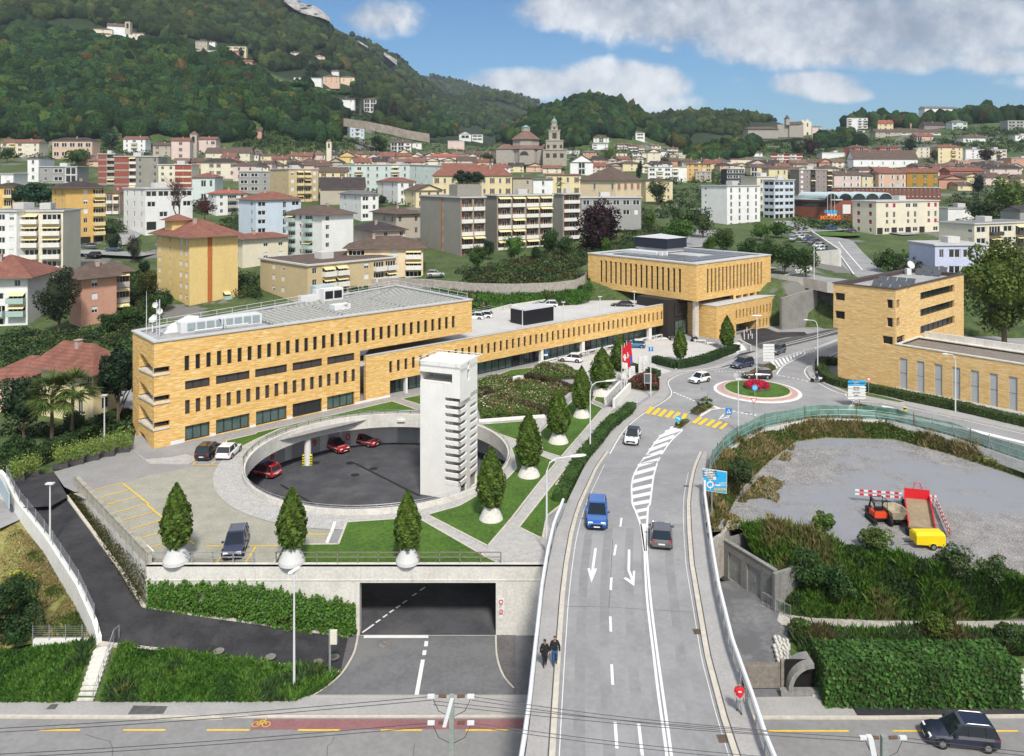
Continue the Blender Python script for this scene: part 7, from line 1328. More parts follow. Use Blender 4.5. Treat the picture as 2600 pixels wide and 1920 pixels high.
T_=[(105,237,298,1079,946,68,'Y','hR',2,['...w.w','....d.'],['w','w'],'yellow villa with big red tiled hip roof left of the brick office block',dict(ov=1.3,rise=3.2,base=.8,d=99.4)),(-40,0,126,1040,962,6,'S','hR',1,0,'....','low orange annex with red tiled roof beside the yellow villa',dict(ov=.9,rise=2.2,d=104,dep=8,chim=0)),(176,206,296,832,707,55,'s','hB',3,'.',['.r..','.r..','.r..'],'salmon pink apartment house with dark brown roof and brick chimney',dict(ov=1.3,rise=2.6,base=1.8,d=150,parap='n')),(285,0,330,812,690,40,'s','hB',3,0,['l','l','l'],'balcony wing of the salmon house with concrete balconies',dict(ov=1.,rise=1.6,d=158,parap='n',chim=0,dep=9)),(-90,0,70,840,706,8,'w','hR',4,0,['..w','.Wb','.bb','.W.'],'white house with striped awnings and glass balconies at the left edge',dict(ov=1.6,rise=4,d=150,parap='g')),(399,481,604,776,603,46,'y','hR',6,'r.t.rr',['..z...','..r...','..z...','......','......','....b.'],'tall yellow apartment block with red roof and a brown vertical stripe',dict(ov=1.5,rise=3.4,d=165,parap='g')),(-60,42,43,688,538,78,'w','fG',5,'.rWr',0,'plain white end block with roller shutters at the left edge',dict(d=178,dep=14)),(43,0,160,690,538,10,'c','fA',5,0,'bb','beige apartment block with full width balconies beside the white end block',180),(132,167,266,627,477,50,'o','hD',6,'ww',['.rb','.rb','.rb','.wb','.wb','ggg'],'deep yellow apartment tower with dark roof and cream balconies',dict(ov=1.2,d=222,parap='c')),(-20,0,34,560,474,12,'o','hD',3,0,'rb','orange house with dark roof cut by the left edge',dict(parap='c',d=262)),(268,0,303,545,489,14,'S','hB',2,0,'bb','small orange house with brown roof right of the deep yellow tower'),(314,369,489,588,480,48,'w','fL',4,'www',['iiii','W.WW','.W..','g.W.'],'white cubic apartment building behind the bare tree',240),(529,549,628,548,492,45,'w','hX',3,'w','wbw','white villa with light red roof behind the brown bare tree',dict(parap='n')),(606,650,764,600,508,45,'b','hR',4,'.w','W.dW','pale blue apartment house with red hip roof',dict(d=232,parap='g')),(590,616,731,705,607,45,'c','hR',3,'w','.rr','cream house with red hip roof behind the tall yellow block',dict(d=200,ov=1.)),(731,818,897,660,545,48,'w','hB',5,'bwb.','w..','white apartment block with brown roof and green glass balconies',dict(d=205,parap='g',ov=1.)),(661,781,1006,768,676,46,'t','fB',3,'.rr..',['wbb.rbb','wbb.rbb','wbb.rbb'],'beige apartment building with awnings and flat brown roof directly behind the office roof',dict(d=165,ov=.9)),(879,0,1074,716,630,6,'P','hB',3,0,'b.rb','light orange apartment house with brown hip roof beside the garden wall',dict(d=185,dep=12,ov=1.)),(863,917,961,562,494,34,'w','hA',3,'ww','Ww','white house with grey hip roof behind the white block'),(959,1010,1054,520,461,34,'w','hR',3,'ww','ws','white house with red hip roof, left of the small bright yellow house'),(1019,1056,1123,528,484,30,'Y','yB',2,'ww','dww','bright yellow house with brown roof and shutters'),(946,1006,1067,605,543,34,'T','hB',2,'.ww','w.w','tan house with brown hip roof left of the concrete flats',dict(d=245,ov=1.)),(898,949,1029,632,586,30,'p','hD',2,'...','.w.w','pink house with dark hip roof below the tan house',dict(d=225,ov=1.)),(686,733,808,514,430,40,'t','fG',4,'ww','rbbr','tan concrete apartment block with loggias in the old town',dict(parap='c')),(808,0,881,492,436,10,'Y','xB',3,0,'sws','pale yellow house with brown gable roof beside the tan block'),(811,0,926,520,480,14,'T','xD',1,0,'...','long barn-like house with wide dark roof in front of the pale yellow house',dict(rise=5)),(856,1040,1122,492,419,72,'m','fG',4,['wwbwwwbw']*4,'wrw','long pale mint apartment block with flat roof',dict()),(1097,0,1300,502,446,4,'Y','hR',2,0,'swwsswwsws','long pale yellow palazzo with red hip roof behind the cedar',dict(rise=5)),(604,0,686,490,436,8,'g','fG',3,0,'WWw','dark grey concrete building left of the tan block'),(1300,0,1352,500,452,8,'T','hB',2,0,'.w','rough stone house with brown pyramid roof behind the flats'),(1352,0,1404,520,455,8,'w','hA',3,0,'.w.','white house with grey roof left of the yellow palazzo wing'),(1384,0,1475,500,444,6,'Y','hR',2,0,'ssws','pale yellow palazzo wing with red roof and palm before it'),(1473,1563,1628,528,458,50,'P','hB',2,'..a..a','ssss','cream villa with large brown hip roof and red shutters',dict(rise=6,wtype='r',ov=.9)),(1628,1640,1708,512,458,20,'Y','yB',3,'.','.ww','tall pale yellow house behind the round dark trees'),(1474,0,1628,555,503,6,'g','fL',2,0,['WWWWWW','WWWWWr'],'low grey modern building with blue solar panels on its roof',262),(1781,1846,1930,582,473,34,'w','fA',6,'z..','dddd','white hotel-like block with flat roof and small balconies',285),(1920,0,1990,560,450,20,'c','fL',5,0,'www','cream office block squeezed behind the white block',330),(1938,1966,2017,562,458,30,'b','fL',6,'i',['ii','ii','ii','ii','ii','GG'],'grey glass office building with horizontal window bands',305),(2027,0,2113,495,431,4,'q','fG',5,0,'rwlwwl','brown apartment tower with roof terrace above the red mall',dict(parap='k')),(2114,2389,2432,540,478,68,'r','fG',2,['.ttttttttttttttttttttttttt','.'],'ww','long dark red brick building behind the vaulted mall',372),(2165,2225,2384,640,513,22,'c','fL',6,['rr','rr','rr','ww','ww','gg'],['.rr.WW.rr','.dd.dd.dd','.ww.ww.rr','gWgWgWg.W','ggggggggg','.........'],'cream corner building with magenta shutters',dict(d=262,wtype='m')),(2384,2474,2640,660,570,24,'c','fG',3,'.r.r','WbWbb','cream apartment house with black balconies at the right edge',dict(d=222,parap='k',ov=.9)),(2372,0,2506,712,624,4,'l','fL',2,0,'wiW.','lilac blue house with pale grey roof behind the museum',dict(d=190,ov=1.)),(2540,2590,2660,560,535,20,'g','xD',1,'..','w.','low grey house with dark roof at the right edge',290),(2405,0,2510,560,530,4,'w','fA',1,0,'..w.','low white flat building before the big dark trees',300),(2116,0,2187,480,444,2,'p','xB',2,0,'.sss','pink palazzo at the left of the coloured house row',dict(wtype='w')),(2187,0,2229,480,446,2,'Y','xB',2,0,'ss','narrow pale yellow house in the coloured row',dict(wtype='w')),(2229,0,2300,482,440,2,'S','xR',2,0,'s.sds','salmon house with little iron balcony in the coloured row',dict(wtype='w')),(2300,0,2382,482,438,2,'e','xR',2,0,'.s.s.s','ochre brown house with green shutters in the coloured row',dict(wtype='g')),(2382,0,2455,480,455,2,'s','yR',2,0,'....','red house with low gable right of the ochre house'),(2410,0,2498,462,434,2,'R','xR',2,0,'.w..w','red house with long brown roof behind the low gable'),(2512,0,2594,450,428,2,'p','xD',2,0,'w.w.w','pinkish house with dark gable roof near the right edge'),(2430,0,2470,484,470,2,'P','xB',1,0,'w.','small cream house at the foot of the big conifer'),(2165,0,2330,430,404,2,'w','xB',1,0,'.z.z.z.z.z.z','long white church-like hall with brown roof and round windows',dict(rise=7)),(1956,0,2038,414,391,2,'w','hB',3,0,'xbxbx','low white and brick apartment house with brown roof'),(2085,0,2158,405,388,2,'w','fL',2,0,'....w','long low white building with roof vents below the monastery hill'),(2155,0,2206,400,375,2,'R','hB',3,0,'w.G.','left one of two red apartment houses'),(2232,0,2290,398,375,2,'R','hB',3,0,'.G.r','right one of two red apartment houses'),(2186,0,2248,404,387,2,'p','hA',1,0,'...','low pink building with grey roof between the red houses'),(2302,0,2362,402,375,2,'c','fG',3,0,'w.ww','cream block right of the red apartment houses'),(2380,0,2444,416,374,2,'Y','hR',4,0,'w.bw','yellow apartment house with red roof on the right slope',dict(parap='c')),(2450,0,2502,404,380,2,'w','fB',3,0,'.w.w','white apartment house left of the purple tree'),(2514,0,2556,408,380,2,'c','fG',3,0,'rbW','cream apartment house right of the purple tree',dict(parap='k')),(2430,0,2500,422,408,2,'s','fB',1,0,'W.W.','flat brick terrace house below the yellow apartment house'),(2505,0,2566,424,410,2,'y','fB',1,0,'W.W.','flat yellow terrace house near the right edge'),(2566,0,2640,426,402,2,'s','fB',2,0,'w.W.','flat brick house cut by the right edge'),(2149,0,2203,334,300,4,'w','fL',5,0,'b.bb','white apartment tower on the right hilltop',800),(2150,0,2196,340,332,4,'w','fA',1,0,'G','low grey hall below the white hilltop tower',780),(2227,0,2268,332,314,4,'Y','hX',2,0,'wsw','bright yellow villa with red roof on the hill',dict(d=800,rise=4)),(2221,0,2388,352,335,3,'T','xB',2,0,'wWwbwWwb','long row of terraced houses with brown roof on the right hill',dict(d=760,rise=3)),(2326,0,2370,360,346,3,'S','xR',1,0,'G.w','pink gabled house below the terraced row',dict(d=730,rise=3)),(2310,0,2340,326,313,3,'S','xB',1,0,'w.','small orange house right of the yellow hill villa',830),(2345,0,2400,330,318,3,'q','xD',1,0,'w.w','brown house with wide dark roof on the hill',dict(d=800,rise=4)),(2416,0,2456,330,310,3,'m','hA',2,0,'WrW','pale green villa on the right hill',800),(2346,0,2432,296,275,10,'w','xA',2,0,'...','large pale building with grey roof on the right skyline',dict(d=960,rise=3)),(2557,0,2640,333,307,3,'g','fL',3,0,'iiii','grey building with window bands on the right hill at the edge',780),(2444,0,2512,362,350,3,'w','hB',1,0,'w..w','white bungalow with low roof on the right slope',dict(d=700,rise=3)),(2576,0,2640,358,344,3,'w','fG',2,0,'ww','white house with terraces at the right edge slope',700),(2380,0,2396,313,306,3,'T','xB',1,0,'w','tiny grey gabled house among the hilltop trees',870),(1434,0,1472,392,383,3,'w','fB',1,0,'w.w','low white house right of the church tower'),(1478,0,1515,406,386,3,'s','hA',2,0,'www','pink villa with grey roof right of the church'),(1505,0,1546,362,350,3,'w','xB',2,0,'wGw','white gabled villa high on the wood edge',790),(1502,0,1544,380,366,3,'w','fG',2,0,'W.w','white flat roofed villa below the gabled one',730),(1612,0,1637,355,338,3,'w','fL',2,0,'W','white modern cube house on the wooded hill',790),(1564,0,1598,380,366,3,'q','xR',2,0,'bb','first of three stepped brown row houses with red roofs',740),(1592,0,1622,384,369,3,'q','xR',2,0,'bb','second of three stepped brown row houses with red roofs',735),(1618,0,1637,388,374,3,'q','xR',2,0,'b','third of three stepped brown row houses with red roofs',730),(1652,0,1678,386,370,3,'c','xR',2,0,'bb','cream house with red roof left of the timber balcony house',720),(1692,0,1722,392,376,3,'T','xR',2,0,'bb','stone coloured house with timber balconies near the valley',700),(1563,0,1592,402,388,3,'c','yB',1,0,'ww','small cream house with brown gable below the stepped row'),(1604,0,1636,402,388,3,'w','xB',2,0,'WW','white house with brown roof below the stepped row'),(1642,0,1677,418,387,3,'c','yB',3,0,'.z.','tall cream gabled building with small windows',dict(rise=3)),(1628,0,1644,414,390,3,'c','fB',3,0,'.','narrow cream wing left of the tall gabled building'),(1700,0,1750,410,394,3,'P','fB',2,0,'wWbW','peach apartment house before the dark wood'),(1665,0,1692,398,384,3,'w','xR',1,0,'w.','small white house with red roof behind the tall gabled building'),(1750,0,1776,376,368,3,'w','xA',1,0,'...','lone white house with grey roof in the wooded valley',700),(1838,0,1900,402,388,3,'T','hA',1,0,'GGGG','pavilion with grey hip roof below the monastery slope'),(1907,0,1936,398,388,3,'w','xX',1,0,'.w','white house with red roof on the monastery slope'),(1853,0,1914,420,404,3,'c','hR',1,0,'....','red roofed villa below the grey pavilion'),(1898,0,1945,426,412,3,'R','xX',1,0,'www','red house with light red roof below the monastery slope'),(1742,0,1806,460,416,3,'o','xR',4,0,'wWwW','bright orange building in the middle of the old town'),(1644,0,1744,462,425,3,'w','fL',3,0,'WbWb.','long white apartment block right of the lone cypress'),(1764,0,1806,462,436,3,'T','fG',3,0,'www','pale grey office block under the orange building'),(1844,0,1890,470,430,3,'d','fG',3,0,'iii','black modern building with glass bands'),(1904,0,1960,450,424,3,'Y','hB',2,0,'G.w','yellow house with brown roof above the cream office'),(1950,0,2000,470,428,3,'Y','hB',2,0,'.ww','yellow house with brown hip roof left of the brown tower'),(1446,0,1506,445,412,3,'w','yB',2,0,'.G.','white hall with wide gable and glazed front',dict(rise=5)),(0,0,99,400,362,3,'c','xR',3,0,'sbsrw','cream house with yellow balconies and red roof below the left woods',dict(parap='c')),(131,0,234,404,357,4,'S','hD',2,0,'WWWWW','orange brick school-like building with dark roof below the woods'),(311,0,369,388,353,5,'w','xR',3,0,'wbw','white house with red roof under the grassy slope',dict()),(386,0,433,396,369,3,'T','xB',2,0,'sw','small tan house left of the left bell tower'),(433,0,482,405,357,10,'p','xR',3,0,'.s.','pink house with red roof just left of the left bell tower'),(502,0,548,392,354,3,'p','xR',2,0,'.wW','pale pink house with red roof right of the left bell tower'),(68,0,98,462,402,4,'w','xD',3,0,'w','white gable end of the modern villa on the left',dict(dep=14)),(98,0,196,466,424,4,'g','fL',2,0,'wWG','grey modern villa with glazed roof terrace on the left',dict()),(247,0,292,470,392,8,'k','fG',5,0,'xl','concrete and brick striped tower block, rear left one',dict(parap='n')),(288,0,402,490,398,6,'k','fG',5,0,'xxlw.w','concrete tower block with red brick bands',dict()),(400,0,486,500,419,6,'c','fG',5,0,'wwxx','pale slab block with a red brick end behind the bare tree'),(0,0,34,480,443,4,'w','fL',2,0,'r','low white house at the left edge beside the cedar'),(486,0,545,520,450,4,'m','hR',2,0,'.Ww','mint house with light roof right of the slab block'),(508,0,600,450,412,3,'c','hD',2,0,'.ss.s','long cream building with dark roof behind the slab block'),(520,0,634,404,388,3,'c','xB',1,0,'.z..z..z','long church nave with brown roof right of the left bell tower',dict(rise=4)),(590,0,650,460,420,3,'p','hB',2,0,'ww','pale pink house with brown roof above the dark grey building'),(650,0,690,440,415,3,'p','xB',1,0,'.w','pink low house with green bush on its terrace'),(235,0,285,88,73,20,'c','hB',2,0,'.w.','cream convent wing on the hilltop',815),(270,0,320,86,66,20,'w','xB',1,0,'..','hill church nave with brown roof',dict(d=830,rise=5)),(237,0,284,108,86,12,'Y','hB',2,0,'wsw','yellow priest house below the hill church',800),(324,0,364,98,84,8,'c','xB',1,0,'.w.','low long farm wing right of the hill church',dict(d=810,rise=2)),(494,0,526,122,104,8,'T','hB',2,0,'www','stone coloured hill house with brown roof',800),(526,0,546,112,106,8,'w','xB',1,0,'w','tiny white hill house behind the stone coloured one',830),(488,0,549,146,128,6,'w','fG',2,0,'w.W','white flat roofed hill villa',770),(571,0,625,134,118,6,'Y','fB',2,0,'WWW','yellow hill house with long flat roof beside cypresses',800),(584,0,606,148,132,6,'s','xR',1,0,'w','red brick hill house below the yellow one',780),(610,0,640,170,156,6,'s','xR',1,0,'w','salmon hill house with chimney at the wood edge',790),(727,0,762,162,150,6,'S','xR',2,0,'bb','orange terraced hill house on the mountain slope',960),(735,0,766,146,134,6,'c','xB',2,0,'ww','cream hill house above the orange terraced one',1000),(794,0,824,154,143,6,'p','yR',1,0,'ww','pink gabled hill house right of the cedar',980),(683,0,700,152,143,6,'w','fL',1,0,'W','tiny white cube house on the mountain slope',990),(744,0,816,220,198,6,'w','fL',2,0,'....','long white modern villa on the hill',800),(692,0,740,214,206,6,'w','fG',1,0,'...','low white wing of the modern hill villa',790),(806,0,836,242,228,6,'w','fL',2,0,'GG','white terrace house below the modern hill villa',760),(818,0,862,212,194,6,'S','hB',2,0,'www','orange country house on the hill',830),(862,0,900,212,196,6,'P','hB',1,0,'ww','pale orange wing right of the orange country house',835),(838,0,860,188,181,6,'w','xA',1,0,'.','small white chapel above the orange country house',900),(826,0,900,262,252,6,'w','xD',1,0,'w..w','long white house under the umbrella pines',730),(922,0,955,284,252,6,'w','hB',3,0,'GG','white arcaded villa between dark conifers',720),(871,889,925,348,316,30,'b','xD',3,'w','wbw','grey blue house below the stone terrace wall',650),(1164,0,1196,356,340,6,'w','yL',1,0,'W','white gabled modern house left of the church',640),(1196,0,1226,358,342,6,'w','fL',2,0,'i','white boxy modern house left of the church',640),(1135,0,1179,378,358,4,'p','fK',1,0,'...','windowless pink block at the wood edge',640),(618,0,664,352,332,10,'s','xB',2,0,'w.','pink farmhouse on the vineyard slope',640),(990,0,1044,392,362,6,'w','xB',3,0,'GGb','white house with glazed terraces below the terrace wall'),(1045,0,1070,376,364,4,'w','fL',1,0,'w','white cube house above the old roofs'),(1084,0,1170,420,398,4,'p','hX',2,0,'.w.w.','pink house with bright red hip roof in the old town'),(856,0,905,414,398,4,'y','yR',1,0,'..','bright yellow gable end among the old roofs',dict(rise=4)),(920,0,1000,406,392,4,'Y','xB',1,0,'wwww','yellow house with brown roof behind the old town roofs'),(1266,0,1306,404,380,8,'T','hB',1,0,'...','stone chapel wing left of the domed church'),]
for r in T_:house(*r[:12],**(({'d':r[12]}if type(r[12])is int else r[12])if len(r)>12 else{}))
CN=dict(w='white',c='cream',Y='pale yellow',p='pink',S='orange',T='tan',s='salmon',y='yellow',m='mint')
RN=dict(R='red',B='brown',K='faded',D='dark',X='bright red')
rr=random.Random(5)
for x0,x1,n,yb,hpx,nm in((560,860,9,409,11,'farthest roof row under the left hillside'),(690,870,5,424,12,'roof row behind the tan block'),(640,840,5,441,15,'roof row above the tan block'),(870,1250,11,403,10,'roof row at the foot of the valley'),(890,1330,12,413,11,'roof row left of the church'),(900,1420,12,424,12,'roof row over the mint block'),(1120,1420,7,440,14,'roof row before the church'),(1500,1640,4,420,12,'roof row right of the church'),(1500,1700,5,438,15,'roof row behind the cream villa'),(1690,1850,4,424,11,'roof row left of the orange building'),(1790,2050,7,434,13,'roof row behind the glass office'),(2010,2180,5,428,12,'roof row above the brown tower'),(2020,2130,3,445,14,'roof row beside the brown tower'),(2330,2600,7,436,12,'roof row over the coloured houses'),(2180,2420,6,452,14,'roof row behind the coloured houses'),(2440,2640,4,470,16,'roof row at the right edge'),(440,620,4,424,14,'roof row before the left bell tower'),(190,330,4,420,14,'roof row left of the brick tower block')):
 xs=x0
 for i in rg(n):
  wd=(x1-x0)/n*rr.uniform(.85,1.2);wc=rr.choice('wccYYppSTsw');rc=rr.choice('RBBKKDBR');dx=rr.uniform(-3,3);dy=rr.uniform(-3.5,3);house(xs,xs+1.5,xs+wd,yb+dy,yb+dy-hpx*rr.uniform(.9,1.35),rr.choice((3,8,14,5)),wc,rr.choice('xxhy')+rc,2 if hpx>11 else 1,None,rr.choice(('w.w','ww','s.w','wsw','.ww')),CN[wc]+' house, '+RN[rc]+' roof, '+ORD[i]+' from left, '+nm,dep=10+rr.random()*5,rise=rr.uniform(2,3.4),group='old town houses, '+nm);xs+=(x1-x0)/n
for x0,xc,x1,yb,yt,A,B,lab in((1067,1170,1232,697,503,'...t..',['ll'],'brutalist concrete flats, left tower with blank wall and orange window strip'),(1232,1262,1403,668,498,'.',['llll'],'long middle part of the concrete flats with white balconies'),(1405,1429,1474,632,494,'.',['l'],'right end tower of the concrete flats')):
 r_,fB_,fA_,La_,Lb_,zt_,fh_=house(x0,xc,x1,yb,yt,32,'k','fG',6,A,B*6,lab,d={1170:212,1262:222,1429:240}[xc],dep=13)
 if xc==1170:
  m=MB();s_=La_*.43;m.obox(fA_.pt(s_,zt_-6*fh_+.2,.01),fA_.u*.9,fA_.n*.03,zu*(6*fh_-.4));m.bd('orange_strip',mat(0,(.42,.17,.05),.8,.2),r_);m=MB();q=fB_.pt(0,zt_+.3,-2);m.obox(q,fB_.u*Lb_*1.0,-fB_.n*5,zu*3.4);m.bd('roof_box',wm('k'),r_)
def onto(nm,px,py0,py1,px1,d,m_,root):m=MB();a=PD(px,py0,d);b=PD(px1,py1,d);m.box(a.x,a.y,b.z,b.x,a.y+.1,a.z);m.bd(nm,m_,root)
tb=[o for o in COL.objects if o.get('label','').startswith('tall yellow apartment')][0]
fB_=Fr(PD(481,776,165),(cos(radians(46)),sin(radians(46)),0),(sin(radians(46)),-cos(radians(46)),0));a_,b_=fB_.sf(527),fB_.sf(539)
m=MB();zz1=fB_.zf(530,602);zz0=fB_.zf(530,772);m.obox(fB_.pt(a_,zz0,.01),fB_.u*(b_-a_),fB_.n*.02,zu*(zz1-zz0));m.bd('brown_stripe',mat(0,(.45,.14,.04),.8,.08),tb)
q=PD(437,594,172);q.z=fB_.zf(481,603)+1.0;m=MB().obox(q,fB_.u*4.6,v3(-.72,.695,0)*4,zu*2.2,0);o_=q+zu*2.2-fB_.u*.8+v3(.4,-.7,0);w4=v3(-.72,.695,0)*5.6;u4=fB_.u*6.2;m.add([o_,o_+u4,o_+u4+w4,o_+w4,o_+u4*.5+w4*.5+zu*1.4],[(0,1,4),(1,2,4),(2,3,4),(3,0,4),(3,2,1,0)],1);m.bd('roof_lantern',[wm('y'),rm('R')],tb)
ml=tg('shopping_mall','red brick shopping mall with pale vaulted roof and orange lettering',0,PD(2100,578,300));C_=PD(2112,582,300);M_=wm('r');zt_=H-(509-HZ)/F*300
fm=Fr(C_,(1,.12,0),(.12,-1,0));fl_=Fr(C_,(-.55,.83,0),(-.83,-.55,0));Lr_=fm.sf(2172);Ll=fl_.sf(2017);m=MB().quad(fm.pt(0,C_.z-3),fm.pt(Lr_+10,C_.z-3),fm.pt(Lr_+10,zt_),fm.pt(0,zt_));m.quad(fl_.pt(0,C_.z-3),fl_.pt(Ll,C_.z-3),fl_.pt(Ll,zt_),fl_.pt(0,zt_));m.bd('wall',M_,ml)
m=MB()
for i in rg(7):m.obox(fl_.pt(Ll*(.1+i*.125),zt_-2.6,.02),fl_.u*2.4,fl_.n*.05,zu*1.8)
m.bd('window_band',GLASS,ml)
VM=mat(0,(.52,.62,.62),.4,.06)
for i in rg(5):
 m=MB();x_0=fm.sf(2095)+i*5.6;n8=8
 for k_ in rg(n8):
  a,b=pi*k_/n8,pi*(k_+1)/n8;q=lambda t,y_:fm.pt(x_0+2.7-2.7*cos(t),zt_+2.2*sin(t)+.8,-y_);m.quad(q(a,-.3),q(b,-.3),q(b,22),q(a,22),0);m.add([q(a,0),q(b,0),fm.pt(x_0+2.7,zt_+.8,0)],[(0,1,2)],1);m.quad(q(a,-.3),q(b,-.3),q(b,-.3)+zu*-.35,q(a,-.3)+zu*-.35,0)
 m.obox(fm.pt(x_0,zt_,0),fm.u*5.4,-fm.n*.2,zu*.8,1);m.bd('vault',[VM,GLASS],ml)
m=MB().obox(fl_.pt(-2,zt_,.5),fl_.u*(Ll+2),-fl_.n*6,zu*.5);m.bd('canopy',VM,ml)
rz=(pi/2,0,.12)
textobj('MIGROS',2.3,fm.pt(fm.sf(2108),fm.zf(2108,553.5),.15),rz,mat(0,(.9,.25,.03),.5,0),ml,'lettering',ext=.08,bold=True)
m=MB().obox(fm.pt(fm.sf(2093),fm.zf(2100,541),.1),fm.u*(fm.sf(2125)-fm.sf(2093)),fm.n*.1,zu*1.1,0);m.bd('blue_sign',BLUEL,ml)
for i,col in en((REDT,WHITEP,WHITEP,mat(0,(.5,.66,.55),.6,0))):m=MB().obox(fm.pt(fm.sf(2093.5+i*8),fm.zf(2100,549),.1),fm.u*1.0,fm.n*.08,zu*1.05);m.bd('shop_sign',col,ml)
m=MB().obox(fm.pt(fm.sf(2139),fm.zf(2150,543),.1),fm.u*(fm.sf(2159)-fm.sf(2139)),fm.n*.1,zu*3.6);m.bd('white_banner',WHITEP,ml)
for i,x in en((2096,2105,2114)):q=fm.pt(fm.sf(x),0,1.5);q.z=fm.zf(x,532);t=tg('flagpole',('left','middle','right')[i]+' white flagpole before the red mall','flagpole',q,'flagpoles before the mall');m=MB().tube([q-zu*3,q+zu*7],.07,6);m.bd('pole',WHITEP,t)
def belfry(label,px0,px1,yb,yt,yr,d,wc='T'):
 C=PD(px0,yb,d);wd=(px1-px0)/F*d;zt_=H-(yt-HZ)/F*d;zr=H-(yr-HZ)/F*d;t=tg('bell_tower',label,'bell tower',C);m=MB();fr=Fr(C,(1,.06,0),(.06,-1,0));fs_=Fr(C+fr.u*wd,(-.06,1,0),(1,.06,0));hb=wd*1.15;op=lambda L:[(L*.3,L*.7,zt_-hb*1.15,zt_-hb*.3)];panel(m,fr,0,wd,C.z-3,zt_,op(wd),depth=.5);panel(m,fs_,0,wd,C.z-3,zt_,op(wd),depth=.5);q=[C,C+fr.u*wd,C+fr.u*wd+fs_.u*wd,C+fs_.u*wd];m.quad(V3(q[3],C.z),V3(q[0],C.z),V3(q[0],zt_),V3(q[3],zt_));m.quad(V3(q[2],C.z),V3(q[3],C.z),V3(q[3],zt_),V3(q[2],zt_));m.bd('wall',wm(wc),t);m=MB();e=.3;qe=[C+fr.u*-e+fs_.u*-e,C+fr.u*(wd+e)+fs_.u*-e,C+fr.u*(wd+e)+fs_.u*(wd+e),C+fr.u*-e+fs_.u*(wd+e)];m.add([V3(p,zt_)for p in qe]+[V3((qe[0]+qe[2])/2,zr)],[(0,1,4),(1,2,4),(2,3,4),(3,0,4),(3,2,1,0)]);m.bd('roof',rm('K'),t);m=MB();c_=(q[0]+q[2])/2;m.lathe([(.05,.7),(.25,.6),(.35,.2),(.5,0)],c_.x,c_.y,10);m.v=[(a,b,z+zt_-hb)for a,b,z in m.v];m.bd('bell',mat(0,(.08,.07,.05),.5,0),t)
belfry('stone bell tower with small pyramid roof on the left of the old town',482,499,402,341,332,560)
belfry('slim pale bell tower with pointed roof among the old town roofs',829,841,400,360,353,590,'c')
belfry('small stone bell tower of the hill church',317,330,80,55,52,822)
mc=tg('domed_church','large stone church with octagonal drum, brown roofs and arched niche','church',PD(1345,404,560));D0=560.
cx_,cy_=(1336-CX)/F*D0,D0+14;zf=lambda y:H-(y-HZ)/F*D0
def octa(m,r,z0_,z1_,r1=None,mi=0,n=8,off=.39):
 r1=r if r1 is None else r1;b=len(m.v)
 for rr_,z in((r,z0_),(r1,z1_)):
  for k_ in rg(n):a=6.2832*k_/n+off;m.v.append((cx_+rr_*cos(a),cy_+rr_*sin(a),z))
 for k_ in rg(n):m.f.append([b+k_,b+(k_+1)%n,b+n+(k_+1)%n,b+n+k_]);m.m.append(mi)
m=MB();octa(m,13.5,zf(406)-4,zf(377));octa(m,10.6,zf(377),zf(352));octa(m,3.4,zf(331),zf(321));m.box(cx_-22,cy_-9,zf(404)-4,cx_-8,cy_+8,zf(378));m.box(cx_+8,cy_-10,zf(404)-4,cx_+24,cy_+8,zf(378));m.box(cx_-5,cy_-15,zf(404)-4,cx_+6,cy_-8,zf(381));m.bd('wall',STONE,mc)
m=MB();octa(m,15.0,zf(378),zf(366),9.5,0);octa(m,12.0,zf(353),zf(331),3.0,0);octa(m,3.9,zf(321),zf(314),.05,1)
for x0_,x1_,y0_,y1_ in((-22.6,-7.4,-9.6,8.6),(7.4,24.6,-10.6,8.6)):m.add([(cx_+x0_,cy_+y0_,zf(378)),(cx_+x1_,cy_+y0_,zf(378)),(cx_+x1_,cy_+y1_,zf(378)),(cx_+x0_,cy_+y1_,zf(378)),(cx_+x0_+6,cy_,zf(364)),(cx_+x1_-4,cy_,zf(364))],[(0,1,5,4),(1,2,5),(2,3,4,5),(3,0,4)],0)
m.bd('roof',[rm('K'),mat('copper_green',(.20,.32,.28),.6,.2)],mc)
m=MB();q=[(cx_-1.5+3.2*cos(t),cy_-15.06,zf(395)+3.2*sin(t))for t in np.linspace(0,pi,12)];m.add(q,[list(rg(12))]);m.box(cx_+16,cy_-10.08,zf(400),cx_+18,cy_-10.02,zf(390));m.bd('niche',mat('niche_dark',(.06,.055,.05),.9,0),mc)
bt=tg('bell_tower','ornate stone bell tower with green copper dome beside the big church',0,PD(1406,404,555));cx_,cy_=(1408-CX)/F*555,560.;zf=lambda y:H-(y-HZ)/F*555
m=MB();
for hw_,y0,y1 in((8.5,408,381),(6.2,381,357),(4.0,357,331),(2.4,331,320),(1.9,320,310)):m.box(cx_-hw_,cy_-hw_,zf(y0)-(4 if y0>400 else 0),cx_+hw_,cy_+hw_,zf(y1));m.box(cx_-hw_-.4,cy_-hw_-.4,zf(y1)-.3,cx_+hw_+.4,cy_+hw_+.4,zf(y1)+.35)
m.bd('shaft',mat(0,(.36,.33,.27),.9,.25,.8),bt)
m=MB().lathe([(2.1,0),(2.0,.8),(1.4,1.9),(.5,2.5),(.25,3.2),(.1,4.6)],cx_,cy_,14);m.v=[(a,b,z+zf(310)+.3)for a,b,z in m.v];m.bd('dome',MATS['copper_green'],bt,smooth=True)
m=MB()
